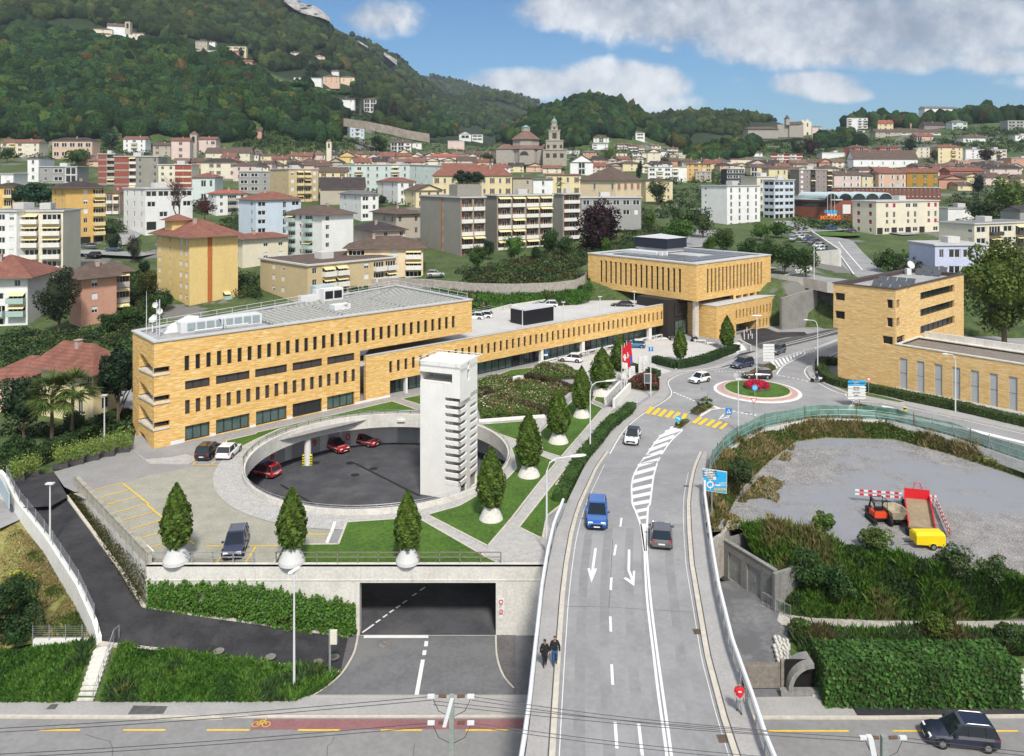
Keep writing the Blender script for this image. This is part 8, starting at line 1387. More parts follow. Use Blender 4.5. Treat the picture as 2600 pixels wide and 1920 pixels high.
for a,y0,y1,w_ in((0,352,337,1.5),(0,328,323,.7),(0,377,368,1.3),(-4.6,377,368,.9),(4.6,377,368,.9),(-5,401,390,1.3),(0,401,390,1.3),(5,401,390,1.3)):
 hw_=4.0 if y0==352 else 2.4 if y0==328 else 6.2 if y0==377 else 8.5;m.box(cx_+a-w_,cy_-hw_-.06,zf(y0),cx_+a+w_,cy_-hw_-.02,zf(y1))
m.bd('opening',MATS['niche_dark'],bt)
mn=tg('monastery_church','grey stone monastery church with pale pointed facade on the right hill','church',PD(2045,345,800));DD=800.;zf=lambda y:H-(y-HZ)/F*DD;xf=lambda x:(x-CX)/F*DD
m=MB().box(xf(2004),DD,zf(349),xf(2040),DD+14,zf(318));m.box(xf(1976),DD+2,zf(349),xf(2004),DD+16,zf(316));m.box(xf(1900),DD+1,zf(352),xf(1976),DD+18,zf(328));m.box(xf(1995),DD-1,zf(318),xf(2004),DD+4,zf(302));m.bd('wall',STONE,mn)
m=MB().add([(xf(a),DD-.5,zf(b))for a,b in((2040,344),(2060,343),(2060,310),(2055,308),(2050,301),(2045,308),(2040,311))],[list(rg(7))]);m.add([(xf(a),DD+12,zf(b))for a,b in((2040,344),(2060,343),(2060,310),(2055,308),(2050,301),(2045,308),(2040,311))],[list(rg(7))[::-1]]);m.quad((xf(2060),DD-.5,zf(344)),(xf(2060),DD+12,zf(344)),(xf(2060),DD+12,zf(310)),(xf(2060),DD-.5,zf(310)));m.bd('facade',wm('c'),mn)
m=MB().add([(xf(2003),DD-.6,zf(318)),(xf(2041),DD-.6,zf(316)),(xf(2041),DD+14,zf(316)),(xf(2003),DD+14,zf(318)),(xf(2003),DD+7,zf(309)),(xf(2041),DD+7,zf(307))],[(0,1,5,4),(2,3,4,5),(1,2,5),(3,0,4)]);m.add([(xf(1898),DD,zf(328)),(xf(1978),DD,zf(328)),(xf(1978),DD+18,zf(328)),(xf(1898),DD+18,zf(328)),(xf(1906),DD+9,zf(321)),(xf(1972),DD+9,zf(320))],[(0,1,5,4),(2,3,4,5),(1,2,5),(3,0,4)]);m.add([(xf(1994),DD-1.3,zf(302)),(xf(2005),DD-1.3,zf(302)),(xf(2005),DD+4.3,zf(302)),(xf(1994),DD+4.3,zf(302)),(xf(1999.5),DD+1,zf(291))],[(0,1,4),(1,2,4),(2,3,4),(3,0,4)]);m.bd('roof',rm('B'),mn)
m=MB().box(xf(2048.5),DD-.56,zf(322),xf(2051.5),DD-.52,zf(313));m.box(xf(2047.5),DD-.56,zf(343),xf(2052),DD-.52,zf(336));m.bd('opening',MATS['niche_dark'],mn)
house(2060,2062,2085,346,322,3,'p','xB',2,None,'.w','pink house attached behind the monastery facade',d=802);house(2080,2082,2130,350,330,3,'T','xB',1,None,'.w.','long low farm building with brown roof right of the monastery',d=795)
tw=tg('terrace_wall','long pale stone terrace wall climbing below the conifers','wall',PD(900,320,640));m=MB();q=[PD(x,y,d)for x,y,d in((872,306,670),(930,314,655),(990,326,645),(1040,338,635),(1090,346,630))]
for a,b in zip(q[:-1],q[1:]):m.add([a-zu*5,b-zu*5,b+zu*2,a+zu*2,a-zu*5+v3(0,3,0),b-zu*5+v3(0,3,0),b+zu*2+v3(0,3,0),a+zu*2+v3(0,3,0)],[(0,1,2,3),(3,2,6,7),(5,4,7,6)])
m.bd('wall',mat(0,(.34,.29,.24),.95,.3,.3,stain=.4),tw)
def drape(name,pts,w_,m_,kind=SX,lift=.35,nn_=10):
 q=[]
 for i in rg(len(pts)-1):
  for k_ in rg(nn_):t=k_/nn_;x=pts[i][0]+(pts[i+1][0]-pts[i][0])*t;y=pts[i][1]+(pts[i+1][1]-pts[i][1])*t;d=march(x,y);q.append(PD(x,y,d)+zu*lift)
 m=MB();
 for i in rg(len(q)-1):
  t=q[min(i+1,len(q)-1)]-q[i];n=pn(t)*w_/2;t2=q[min(i+2,len(q)-1)]-q[i+1];n2=pn(t2)*w_/2 if t2.length>.01 else n;m.quad(q[i]-n,q[i]+n,q[i+1]+n2,q[i+1]-n2)
 return m.bd(name,m_,kind=kind),q
drape('town_road',[(2290,770),(2190,690),(2145,640),(2125,612),(2090,605),(2040,590),(1990,560)],9,ASPH)
drape('town_road',[(2190,690),(2140,632),(2128,615)],.3,MARKW,lift=.42);drape('town_road_marking',[(2168,700),(2133,650),(2118,625)],.25,MARKW,lift=.42)
drape('town_road',[(1700,640),(1800,655),(1960,690)],8,ASPH);drape('town_road',[(1740,630),(1775,600),(1800,585)],9,ASPH);drape('town_road',[(120,632),(250,642),(400,650)],12,ASPH);drape('town_road',[(300,625),(330,600),(322,585)],6,ASPH)
drape('town_road',[(2015,590),(2200,580),(2330,600)],10,ASPH)
m=MB();q=PD(2112,597,march(2112,597));m.lathe([(9,.4),(8.6,.6),(.1,1.2)],q.x,q.y,30);m.v=[(a,b,z+q.z)for a,b,z in m.v];m.bd('roundabout_lawn',LAWN,kind=SX)
pw=tg('parking_wall','pale concrete retaining wall below the row of parked cars','wall',PD(2090,690,195));m=MB();a=PD(2054,646,200);b=PD(2131,640,196);cc_=PD(2058,590,262)
m.obox(a-zu*9,b-a,v3(0,.5,0),zu*9.6);m.obox(b-zu*9,cc_-b,v3(.5,0,0),zu*9.6);m.bd('wall',CONC,pw)
G1,G2,G3,G4=(.04,.085,.018),(.06,.13,.02),(.025,.05,.018),(.10,.16,.025)
def cone_tree(label,px,yt,yfb,yb,wpx,white=False,seed=0):
 q=P(px,yb,0);s=q.y/F;h0=(yb-yfb)*s;h1=(yb-yt)*s;R=wpx*s/2;t=tg('potted_tree',label,'potted tree',q,'clipped trees in concrete cones');m=MB();rb_=R*.98;rt_=R*.45;prof=[(rb_*.86,0),(rb_,.08),(rb_*.97,h0*.25),(rt_*1.05,h0+.1),(rt_,h0+.1),(rt_*.85,h0+.1),(rt_*.8,h0-.05),(.01,h0-.05)]if white else[(rb_*.95,0),(rb_*.93,.1),(rt_*1.1,h0),(rt_*.9,h0),(rt_*.85,h0-.08),(.01,h0-.08)];m.lathe(prof,0,0,28,cap=False);m.bd('planter',mat('planter_white',(.55,.55,.54),.8,.05)if white else CONC,t,loc=1,smooth=False);m=MB().tube([(0,0,h0-.3),(0,0,h0+(h1-h0)*.6)],[.12,.04],6);m.bd('trunk',BARK,t,loc=1);rng=np.random.default_rng(seed+5);n=5200;u=rng.uniform(0,1,n)**.85;a=rng.uniform(0,6.283,n);prf=np.interp(u,[0,.08,.3,.5,.75,.92,1],[.35,.78,1.,.92,.58,.24,.02]);lump=1+.10*np.sin(a*5+u*9+seed)+.08*np.sin(a*9-u*23+seed*2);r=R*1.05*prf*lump*rng.uniform(.72,1.04,n);z=h0+.0+(h1-h0)*(u+.02*np.sin(a*7+seed));p=np.stack([r*np.cos(a),r*np.sin(a),z],1);nr=np.stack([np.cos(a),np.sin(a),np.full(n,.35)],1);cl=1+.3*np.sin(a*6+u*14+seed*3);cols=tintcols((.075,.125,.016),n,rng,.3,.1)*cl[:,None];v,f,tt=leaves(p,.30,np.clip(cols,0,1),rng,nrm=nr,tall=1.2);k=16;cz=np.linspace(0,1,10);cv=[]
 for i in rg(9):
  for j in rg(k):
   a0,a1=6.2832*j/k,6.2832*(j+1)/k;r0,r1=[R*.78*float(np.interp(x,[0,.08,.3,.5,.75,.92,1],[.35,.78,1.,.92,.58,.24,.02]))for x in(cz[i],cz[i+1])];z0,z1=h0+(h1-h0)*cz[i],h0+(h1-h0)*cz[i+1];cv+=[(r0*cos(a0),r0*sin(a0),z0),(r0*cos(a1),r0*sin(a1),z0),(r1*cos(a1),r1*sin(a1),z1),(r1*cos(a0),r1*sin(a0),z1)]
 cv=np.array(cv);np_mesh('crown',np.vstack([v,cv]),np.vstack([f,np.arange(len(cv)).reshape(-1,4)+len(v)]),LEAF,t,np.vstack([tt,np.tile([(.08,.12,.016)],(len(cv),1))]),loc=1)
for i,r in en((('clipped conical tree in white planter, leftmost by the yellow parking lines',448,1231,1388,1428,68,1),('clipped conical tree in white planter at the corner of the front lawn',741,1241,1390,1430,68,1),('clipped conical tree in white planter in the middle of the front lawn',1035,1250,1390,1429,62,1),('clipped tree in concrete cone nearest to the white tower',1247,1138,1284,1318,66,0),('clipped tree in concrete cone, second along the curving lawn',1343,1048,1180,1208,62,0),('clipped tree in concrete cone, third along the curving lawn',1418,992,1098,1123,56,0),('clipped tree in concrete cone, fourth along the lawn by the lamp',1477,932,1036,1058,48,0),('widest clipped tree in concrete cone by the flower garden',1529,884,982,1002,60,0),('clipped tree in cone just behind the flagpoles',1574,850,940,956,46,0),('clipped tree in white cone in the middle of the parking court',1727,833,908,923,32,1),('clipped tree in white cone at the entrance steps',1846,803,877,888,34,1))):cone_tree(r[0],*r[1:6],white=bool(r[6]),seed=i)
def box_hedge(name,label,pts,wd,h,col=G1,n=90,kind=None,leaf=.16,cat='hedge'):
 """pts world points along the centre line""";t=tg(name,label,cat,pts[0]);V,Fc,T=[],[],[];rng=np.random.default_rng(len(label));P_=[];N2=[];m=MB()
 for a,b in zip(pts[:-1],pts[1:]):
  L=(b-a).length;d_=(b-a)/L;nn=pn(d_);k=int(n*L*(wd+2*h));m.obox(a-nn*wd*.44-zu*.3,b-a,nn*wd*.88,zu*(h*.94+.3));u=rng.uniform(0,1,k);w3=rng.uniform(-h,wd+h,k);off=np.clip(w3,0,wd)-wd/2;z=np.where(w3<0,h+w3,np.where(w3>wd,h-(w3-wd),h));z=z+rng.normal(size=k)*.04;e_=rng.uniform(0,1,k)<(wd*h)/(L*(wd+2*h)+.1);u=np.where(e_,np.round(u),u);off=np.where(e_,rng.uniform(-.5,.5,k)*wd,off)+rng.normal(size=k)*.05;z=np.where(e_,rng.uniform(0,h,k),z);p=np.array(a)+u[:,None]*np.array(b-a)+off[:,None]*np.array(nn);p[:,2]+=z-0;P_.append(p);N2.append(np.where(((w3<0)|(w3>wd))[:,None],np.sign(off)[:,None]*np.array(nn),np.array([0,0,1.])))
 m.bd('core',mat('hedge_core_'+str(round(col[0]*1000)),[x*.8 for x in col],.9,.2,2.),t);p=np.vstack(P_);cols=tintcols(col,len(p),rng,.4,.12)*(1+.25*np.sin(p[:,:1]*1.3+p[:,1:2]));v,f,tt=leaves(p,leaf*1.3,np.clip(cols,0,1),rng,nrm=np.vstack(N2));np_mesh('leaves',v,f,LEAF,t,tt);return t
PP=lambda k,z,*pts:[P(x,y,z)for x,y in sm(c(k,*pts),4)]
box_hedge('hedge','long clipped hedge along the bridge pavement beside the path',PP('k',0,1040,815,990,880,840,990,740,1120,600,1300,500,1480,420,1640),1.5,.9,(.045,.095,.018),60)
box_hedge('hedge','clipped hedge around the front of the parking court',PP('k',0,1245,415,1400,455,1450,462,1640,425,1800,370,1960,310),1.6,1.2,(.03,.065,.018),60)
box_hedge('hedge','short clipped hedge behind the white steles',PP('k',0,1040,470,1150,505,1280,540),1.3,1.0,(.03,.065,.018),60)
box_hedge('hedge','long low hedge in front of the museum wall',PP('l',0,600,440,500,430,460,470,500,560,600,620,800,660,1000,700,1300,760,1640,830,2000,920,2237,975,2600,1060),1.6,1.25,(.05,.08,.02),55)
box_hedge('hedge','huge trimmed hedge along the street at the lower right',[pk('p',x,y,-5.7)for x,y in((330,1255),(900,1262),(1580,1262))],3.0,3.2,(.05,.125,.022),55,leaf=.22)
box_hedge('hedge','long garden hedge between the planter row and the palm garden',[pk('i',x,y,.2)for x,y in((0,1370),(300,1290),(600,1150),(880,980),(1100,900))],2.2,1.3,(.03,.06,.015),45,leaf=.2)
for i,(x,y)in en(((150,1470),(275,1425),(530,1345),(668,1310),(805,1275),(942,1240),(1072,1205))):
 q=pk('i',x,y,-.05 if i>1 else-.2);t=tg('bamboo_planter',['leftmost bamboo in a long grey trough by the ramp gate','bamboo in a grey trough beside the ramp lamp','third bamboo trough from the left, left end of the row of five','fourth bamboo trough from the left','fifth bamboo trough from the left','sixth bamboo trough from the left','last bamboo trough, nearest the brick building'][i],'planter',q,'bamboo troughs');m=MB().obox((-.75,-.3,0),(1.5,.35,0),(-.12,.5,0),(0,0,.6));m.bd('trough',mat(0,(.075,.07,.075),.8,.15),t,loc=1);rng=np.random.default_rng(i);m=MB()
 for s_ in rg(14):a=rng.uniform(-.6,.6);m.tube([(a,.1,.5),(a*1.6+rng.normal()*.1,.1+rng.normal()*.2,2.3)],.015,4)
 m.bd('canes',mat(0,(.22,.26,.06),.7,.2),t,loc=1);n=1300;p=rng.normal(size=(n,3))*np.array([.42,.3,.5])+np.array([0,.1,1.55]);p[:,:2]*=(.5+.32*p[:,2:3]);v,f,tt=leaves(p,.17,tintcols((.22,.30,.07),n,rng,.4,.15),rng,tall=.7);np_mesh('foliage',v,f,LEAF,t,tt,loc=1)
def tr(name,label,px,yb,yt,wpx,col,z=None,d=None,n=2600,leaf=None,k=26,cr=.4,trunk=.2,**kw):
 d=d or(F*(H-z)/(yb-HZ)if z is not None else march(px,yb));q=PD(px,yb,d);s=d/F;h=(yb-yt)*s;r=wpx*s/2;return tree(name,label,'tree' if 'bush' not in name and 'shrub' not in name else 'shrub',q,h,r,col,trunk=trunk,n=n,leaf=leaf or max(.28,r*.13),k=k,cr=cr,seed=int(px*3+yb),**kw)
PUR=(.035,.016,.018)
tr('broadleaf_tree','big bushy green tree towering behind the museum at the right edge',2550,895,600,240,(.085,.13,.02),z=0,n=15000,leaf=.6,k=60,cr=.3,trunk=.16)
tr('broadleaf_tree','round dark tree left of the salmon pink house',150,832,672,112,(.03,.042,.018),d=145,n=6000,leaf=.4,trunk=.12,k=50,cr=.32)
tr('copper_beech','large dark purple beech right of the concrete flats',1522,668,503,120,PUR,d=222,n=7000,leaf=.7,k=55,cr=.32,trunk=.1)
tr('conifer','dark spruce standing against the left end of the office block',300,1085,855,105,(.016,.036,.016),z=0,n=7000,leaf=.5,k=70,cr=.25,trunk=.03,flat=.2)
tr('cedar','broad dark green cedar between the left apartment blocks',82,560,452,108,(.02,.06,.03),d=250,n=5000,leaf=.8,k=50,cr=.25,trunk=.2,flat=.3)
tr('cedar','flat branched dark cedar before the yellow palazzo',1185,500,424,110,(.018,.045,.022),d=360,n=3500,leaf=1.1,k=34,cr=.2,trunk=.2,flat=.2)
tr('cypress','lone slim cypress right of the cream villa',1623,468,402,17,(.02,.045,.018),d=400,n=1200,leaf=.6,k=30,cr=.5,trunk=.02)
TS=[(1668,520,456,60,G3,'round dark tree right of the cream villa'),(1735,600,506,95,(.05,.085,.025),'large round tree left of the white apartment block'),(1785,606,525,66,(.05,.08,.022),'smaller round tree merging with the large one by the white block'),(1722,625,552,80,G2,'bright green tree above the bus roofs'),(1836,640,580,70,(.06,.10,.02),'round tree standing alone above the headquarters roof'),(1905,690,600,66,G1,'leftmost tree of the row right of the headquarters'),(1950,692,605,60,G1,'second tree of the row right of the headquarters'),(1992,698,608,64,G1,'third tree of the row right of the headquarters'),(2046,705,622,66,G1,'last tree of the row beside the concrete wall'),(1930,610,566,60,G2,'low leafy tree before the glass office'),(1985,605,562,70,G2,'low leafy tree above the white parking wall'),(1800,660,600,30,G2,'little tree left of the round one above the headquarters'),(1305,668,584,56,G2,'bright green tree before the concrete flats'),(1400,645,582,56,G1,'dark tree between the concrete flats and the right tower'),(1435,655,598,50,G1,'green tree at the foot of the right tower'),(1212,690,622,56,(.05,.10,.02),'dense bush tree at the corner of the blank concrete tower'),(1240,660,604,36,G3,'dark slim tree against the concrete flats'),(1360,668,622,26,G1,'small tree before the white lattice fence'),(1540,650,600,30,(.08,.16,.02),'light green pointed tree before the purple beech'),(1605,585,545,46,G1,'bush tree below the grey solar building'),(1650,580,530,44,(.08,.13,.02),'yellow green tree right of the grey solar building'),(1055,585,555,38,G1,'leafy tree between tan house and concrete flats'),(970,525,495,30,G3,'dark tree right of the grey roofed white house'),(2255,700,630,70,G1,'tree beside the road behind the brick museum'),(2350,690,640,56,G1,'round bush tree left of the lilac house'),(2484,510,434,44,(.014,.03,.02),'tall dark conifer right of the red brick building'),(2555,560,440,100,(.08,.13,.02),'big light green tree at the right edge of the town'),(2495,575,500,90,(.04,.065,.02),'wide dark tree group below the conifer'),(2600,520,462,70,G3,'dark tree cut by the right edge'),(2440,545,505,50,(.07,.08,.03),'olive coloured tree behind the red brick building'),(2056,408,346,46,PUR,'dark purple tree on the slope below the monastery'),(2020,404,350,34,G3,'dark conifer left of the purple tree below the monastery'),(2312,402,340,38,G3,'dark conifer between red and cream apartment houses'),(2160,405,374,8,G3,'left of two slim cypresses at the red apartment house'),(2167,405,372,8,G3,'right of two slim cypresses at the red apartment house'),(2504,412,375,46,PUR,'dark purple tree before the white apartment houses at the right'),(2393,412,382,17,G3,'pointed dark conifer before the yellow apartment house'),(2372,415,376,24,G3,'dark tree left of the yellow apartment house'),(1545,412,378,36,(.09,.14,.02),'light yellow green tree right of the pink villa'),(1690,425,398,24,G1,'small tree right of the tall cream gabled building'),(1455,395,330,30,G3,'dark tree just right of the ornate bell tower'),(1090,362,314,46,(.035,.09,.02),'umbrella pine above the old roofs left of the church'),(975,318,232,44,G3,'tall dark conifer right of the arcaded villa'),(1000,320,245,34,PUR,'dark reddish conifer right of the arcaded villa'),(915,292,165,26,(.03,.06,.022),'very tall slim tree above the arcaded villa'),(900,290,210,40,G3,'dark spruce left of the arcaded villa'),(1035,335,262,40,G3,'spreading conifer at the end of the terrace wall'),(768,252,203,74,(.035,.09,.018),'wide umbrella pine before the modern hill villa'),(858,272,225,76,(.035,.09,.018),'umbrella pines right of the modern hill villa'),(790,195,140,56,G3,'large dark cedar among the hill houses'),(850,190,152,34,G1,'round tree right of the hill cedar'),(580,145,112,10,G3,'slim cypress at the yellow hill house'),(612,150,118,22,G3,'dark conifer pair at the yellow hill house'),(280,375,325,50,(.04,.08,.04),'grey green tree left of the white house under the slope'),(195,420,372,70,G1,'green trees behind the grey modern villa'),(18,412,372,46,G1,'tree below the cream house at the left edge'),(960,385,345,56,(.05,.09,.02),'round tree by the terrace wall foot'),(1240,412,388,40,(.05,.085,.02),'yellow green bushes left of the domed church'),(340,668,595,40,(.05,.05,.03),'small reddish tree beside the playground road'),(290,640,590,36,G3,'dark bush tree beside the parking by the yellow tower'),(375,760,680,60,(.07,.08,.022),'olive shrub tree left of the tall yellow block'),(410,790,735,60,G1,'grey green shrub below the tall yellow block'),(240,812,765,46,G3,'dark shrub right of the dark round tree'),(280,850,790,60,(.04,.08,.02),'bamboo like shrub right of the salmon house'),(330,830,775,60,G1,'leafy shrub beside the antenna masts'),(365,700,660,30,G3,'small dark tree on the playground lawn'),(60,1120,945,120,(.022,.045,.018),'big dark leafy tree at the left edge before the palm'),(190,1110,1035,52,(.06,.10,.03),'shrub with yellow tips before the yellow villa'),(40,1190,1110,90,(.03,.065,.015),'dark shrubs under the trees at the left edge')]
for px,yb,yt,wp,col,lab in TS:
 near=yb>620;tr('shrub' if 'shrub' in lab or 'bush' in lab.split()[:3]else('cypress' if 'cypress' in lab else 'umbrella_pine' if 'umbrella' in lab else 'conifer' if 'conifer' in lab or 'spruce' in lab else 'broadleaf_tree'),lab,px,yb,yt,wp,col,n=3200 if near else 1500,d=(F*H/(yb-HZ)if yb>1000 else None),flat=.5 if 'umbrella' in lab else 0,trunk=.55 if 'umbrella' in lab else .12,k=34 if near else 22)
t=tg('bare_tree','tall leafless tree with dark spreading branches before the white cubic building','tree',PD(455,600,228));rng=np.random.default_rng(3);m=MB()
def branch(p,d_,L,r,lv):
 q=p+d_*L;m.tube([p,(p+q)/2+Ve(rng.normal(size=3))*L*.04,q],[r,r*.85,r*.7],5,cap=False)
 if lv==0:return
 for i in rg(3 if lv>2 else 4):
  v=Ve(rng.normal(size=3));v.z=abs(v.z)*.6;branch(q if i else p+(q-p)*.65,(d_*1.0+v*.55).normalized(),L*rng.uniform(.62,.82),r*.6,lv-1)
branch(PD(455,600,228),v3(0,0,1),6.0,.32,5);m.bd('branches',mat(0,(.10,.05,.045),.9,.2),t)
tr('shrub','brown leafless looking bush beside the bare tree',520,560,500,60,(.09,.04,.03),d=250,n=2500,leaf=.4,core=False)
def palm(label,px,yb,yt,z,n=26,R=2.2,trunks=((0,0),),d=None):
 q=P(px,yb,z)if d is None else PD(px,yb,d);h=(yb-yt)*q.y/F;t=tg('palm_tree',label,'palm tree',q);m=MB();rng=np.random.default_rng(int(px));fm_=MB();tc_=[]
 for ox,oy in trunks:
  hh=h-R*.75+ox*.2;m.tube([(ox,oy,-.3),(ox*1.1,oy,hh*.5),(ox*1.15,oy,hh)],[.24,.2,.2],8)
  for i in rg(n):
   a=rng.uniform(0,6.28);el=rng.uniform(-.6,1.3);L=R*rng.uniform(.75,1.05);o=v3(ox*1.15,oy,hh);dr_=Ve((cos(a)*cos(el),sin(a)*cos(el),sin(el)));s_=dr_.cross(zu).normalized();mid=o+dr_*L*.55
   for j in rg(11):w3=(j-5)/5;tip=mid+(dr_*cos(w3*1.15)+s_*sin(w3*1.15))*L*.5-zu*(.25*L*rng.uniform(.3,1));b1=mid+s_*.13;b2=mid-s_*.13;fm_.add([b1,tip,b2],[(0,1,2)]);fm_.add([o+s_*.02,mid,o-s_*.02],[(0,1,2)])if j==0 else None;
 m.bd('trunk',BARK,t,loc=1);nv=len(fm_.v);f=np.array(fm_.f);np_mesh('fronds',np.array(fm_.v),f,LEAF,t,np.repeat(tintcols((.09,.13,.03),nv//3+1,rng,.45,.15),3,0)[:nv],loc=1)
palm('big fan palm with two trunks in the garden left of the yellow villa',132,1135,948,.0,80,3.4,((0,0),(1.9,.6)),d=92);palm('small palm in the garden behind the white house',720,600,530,0,18,2.2,d=240);palm('tall palm before the yellow palazzo wing',1424,500,450,0,18,3.0,d=330);palm('small bushy palm on the traffic island before the roundabout',1785,1035,1010,.25,26,1.0,((0,0),(.5,.2)))
def STX(y):return np.interp(y,[T1.y-1,T1.y,T0.y],[T1.x,T1.x,T0.x])
def tufts(name,label,quads,n,h,cols,wide=.12,kind='stuff',lump=None,par=None):
 rng=np.random.default_rng(len(label)+n);ar=[((q[1]-q[0]).cross(q[3]-q[0])).length for q in quads];pr=np.array(ar)/sum(ar);idx=rng.choice(len(quads),n,p=pr);u=rng.uniform(0,1,n);v=rng.uniform(0,1,n);Q=np.array([[list(p)for p in q]for q in quads])[idx];p=(Q[:,0]*(1-u)[:,None]+Q[:,1]*u[:,None])*(1-v)[:,None]+(Q[:,3]*(1-u)[:,None]+Q[:,2]*u[:,None])*v[:,None];nzv=vnoise(p[:,0],p[:,1],1.8,2)+.6*vnoise(p[:,0],p[:,1],.7,5);ci=np.clip(((nzv+1.4)/2.8*len(cols)).astype(int),0,len(cols)-1);k=(abs(p[:,0]-STX(p[:,1]))>1.1)|(name!='weeds');k&=(nzv>.05)|('scattered' not in label);p,ci,nzv=p[k],ci[k],nzv[k];n=len(p);col=np.array(cols)[ci]*rng.uniform(.6,1.35,(n,1));hh=h*rng.uniform(.4,1.2,n)*(1+.6*np.clip(nzv,-1,1));tilt=rng.normal(size=(n,3))*.35;a=rng.uniform(0,6.28,n);s_=np.stack([np.cos(a),np.sin(a),0*a],1)*wide*rng.uniform(.6,1.4,n)[:,None];top=p+np.stack([tilt[:,0]*hh,tilt[:,1]*hh,hh],1);mid=(p+top)/2;V=np.stack([p,mid-s_,top,mid+s_],1).reshape(-1,3);return np_mesh(name,V,np.arange(4*n).reshape(n,4),LEAF,par,np.repeat(np.clip(col,0,1),4,0),kind=kind,label=label)
top,bot=BANK;gq=[(bot[i],bot[i+1],top[i+1],top[i])for i in rg(len(top)-1)];WCOL=[(.04,.10,.02),(.06,.15,.02),(.09,.19,.03),(.05,.10,.03),(.15,.17,.05)]
tufts('weeds','tall green weeds covering the bank above the street',gq+[(bot[-1],pk('n',350,1262,-5.66),pk('n',470,1190,-5.66),top[-1])],42000,.55,WCOL,.09)
DRY=[(.05,.11,.018),(.09,.13,.03),(.16,.15,.05),(.28,.23,.10),(.07,.10,.025)]
tufts('weeds','scattered dry weeds on the left side of the gravel lot',[(LB[0],LB[2],LI[4],LI[1])],5200,.3,DRY,.08);tufts('weeds','weedy bank at the right edge',[(BK[i],BK[i+1],LB[i+1],LB[i])for i in rg(7,10)],26000,.85,WCOL,.12)
tufts('tall_grass','dry and green tall grass around the gravel lot',[(LI[i],LI[i+1],LF[i+1],LF[i])for i in rg(10)],30000,.6,DRY,.09)
tufts('weeds','wild shrubs and weeds on the bank below the gravel lot',[(BK[i],BK[i+1],LB[i+1],LB[i])for i in rg(2,9)]+[(BK[2],LB[2],LB[1],BK[0])],48000,.85,[(.07,.13,.025),(.055,.10,.03),(.09,.18,.025),(.15,.17,.05),(.2,.17,.07)],.12)
pg_=[P(x,y,-5.68)for x,y in c('p',140,850,1678,850,1678,1000,260,1010)];tufts('weeds','overgrown ground between the gravel track and the big hedge',[tuple(pg_)],16000,.8,[(.04,.08,.02),(.06,.12,.02),(.05,.09,.03),(.10,.08,.03)],.12)
for i,(k,x,y,w_,h_,z,col,lab)in en((('p',365,190,150,130,-2.1,(.09,.16,.03),'light green bush at the lot edge left of the excavator'),('p',710,320,230,170,-2.2,(.085,.14,.03),'leafy bush below the excavator'),('p',1240,520,280,240,-3.2,(.07,.11,.04),'grey green willow bush below the yellow trailer'),('p',1500,560,240,210,-3.5,(.075,.11,.035),'willow bush at the right below the trailer'),('p',250,560,260,250,-4.2,(.04,.09,.02),'dark bush beside the garage wall'),('p',480,640,240,260,-4.6,(.045,.10,.022),'green bush in the middle of the weedy bank'),('p',1090,900,200,200,-5.6,(.09,.13,.02),'yellowish bush at the gravel track'),('p',260,880,220,110,-5.6,(.07,.11,.03),'pale bush at the left of the overgrown ground'),('p',1570,930,200,140,-5.6,(.04,.08,.02),'dark bush behind the right part of the big hedge'),('m',110,960,360,520,-4.9,(.03,.07,.02),'big dark bush at the lower left edge'),('m',100,640,170,200,-3.6,(.30,.30,.03),'yellow leaved branch on top of the lower left bush'),('u',430,200,170,220,-.6,(.045,.07,.025),'dark bush on the grass beside the blue direction sign'),('u',400,130,170,200,-.8,(.05,.08,.025),'bush behind the blue direction sign'))):
 xx,yy_=c1(k,x,y);s_=SC[k];q=P(xx,yy_,z);r_=w_/s_/2*q.y/F;tree('shrub',lab,'shrub',q,h_/s_*q.y/F*1.05,r_,col,trunk=.05,n=3600 if w_<300 else 7000,leaf=.2,k=30,cr=.36,seed=i,core=False)
def ivy(name,label,f_,n,cols,sz=.16):rng=np.random.default_rng(n);p,nr=f_(rng,n);v,f,tt=leaves(p,sz,tintcols(cols,len(p),rng,.45,.15),rng,nrm=nr);t=tg(name,label,'climbing plant',p[0]);np_mesh('leaves',v,f,LEAF,t,tt);return t
def f_(rng,n):
 x=rng.uniform(378,905,n);u=rng.uniform(0,1,n)**.9;top_=np.interp(x,[378,450,640,700,800,890,905],[1474,1476,1476,1490,1510,1520,1540])+6*np.sin(x*.13)+4*np.sin(x*.41);bot_=np.interp(x,[378,460,560,640,760,880,905],[1545,1552,1560,1572,1600,1612,1600]);y=top_+(bot_-top_)*u;hole=(vnoise(x,y,16,3)+.7*vnoise(x,y,6,8)>.95)&(u>.3);x,y=x[~hole],y[~hole];d=YW-.02-rng.uniform(.05,.5,len(x));p=np.stack([(x-CX)/F*YW,d,H-(y-HZ)/F*YW],1);return p,np.tile([[0.,-1.,.3]],(len(x),1))
ivy('ivy','thick green ivy hanging over the pale front wall left of the tunnel',f_,12500,(.075,.17,.022),.2)
def f2_(rng,n):
 a,b=np.array(P(190,1240,0)),np.array(P(376,1437,0));u=rng.uniform(0,1,n);nv=np.cross(b-a,[0,0,1.]);nv/=np.linalg.norm(nv);lo=np.interp(u,[0,.5,1],[-.6,-1.8,-3.3]);v=rng.uniform(0,1,n)**.7;p=a+(b-a)*u[:,None]+nv*(rng.uniform(.1,.6,n)*(.6+v))[:,None];p[:,2]=lo*v-.3;return p,np.tile([nv],(n,1))
ivy('ivy','brownish creeper hanging down the stained side wall of the ramp',f2_,5000,(.07,.075,.02),.18)
tufts('ground_cover','brownish low shrubs at the foot of the ivy wall',[(P(405,1545,-3.4),P(905,1612,-5.6),P(900,1595,-5.5),P(405,1538,-3.3))],5000,.7,[(.06,.08,.02),(.10,.07,.03),(.05,.10,.02)],.09)
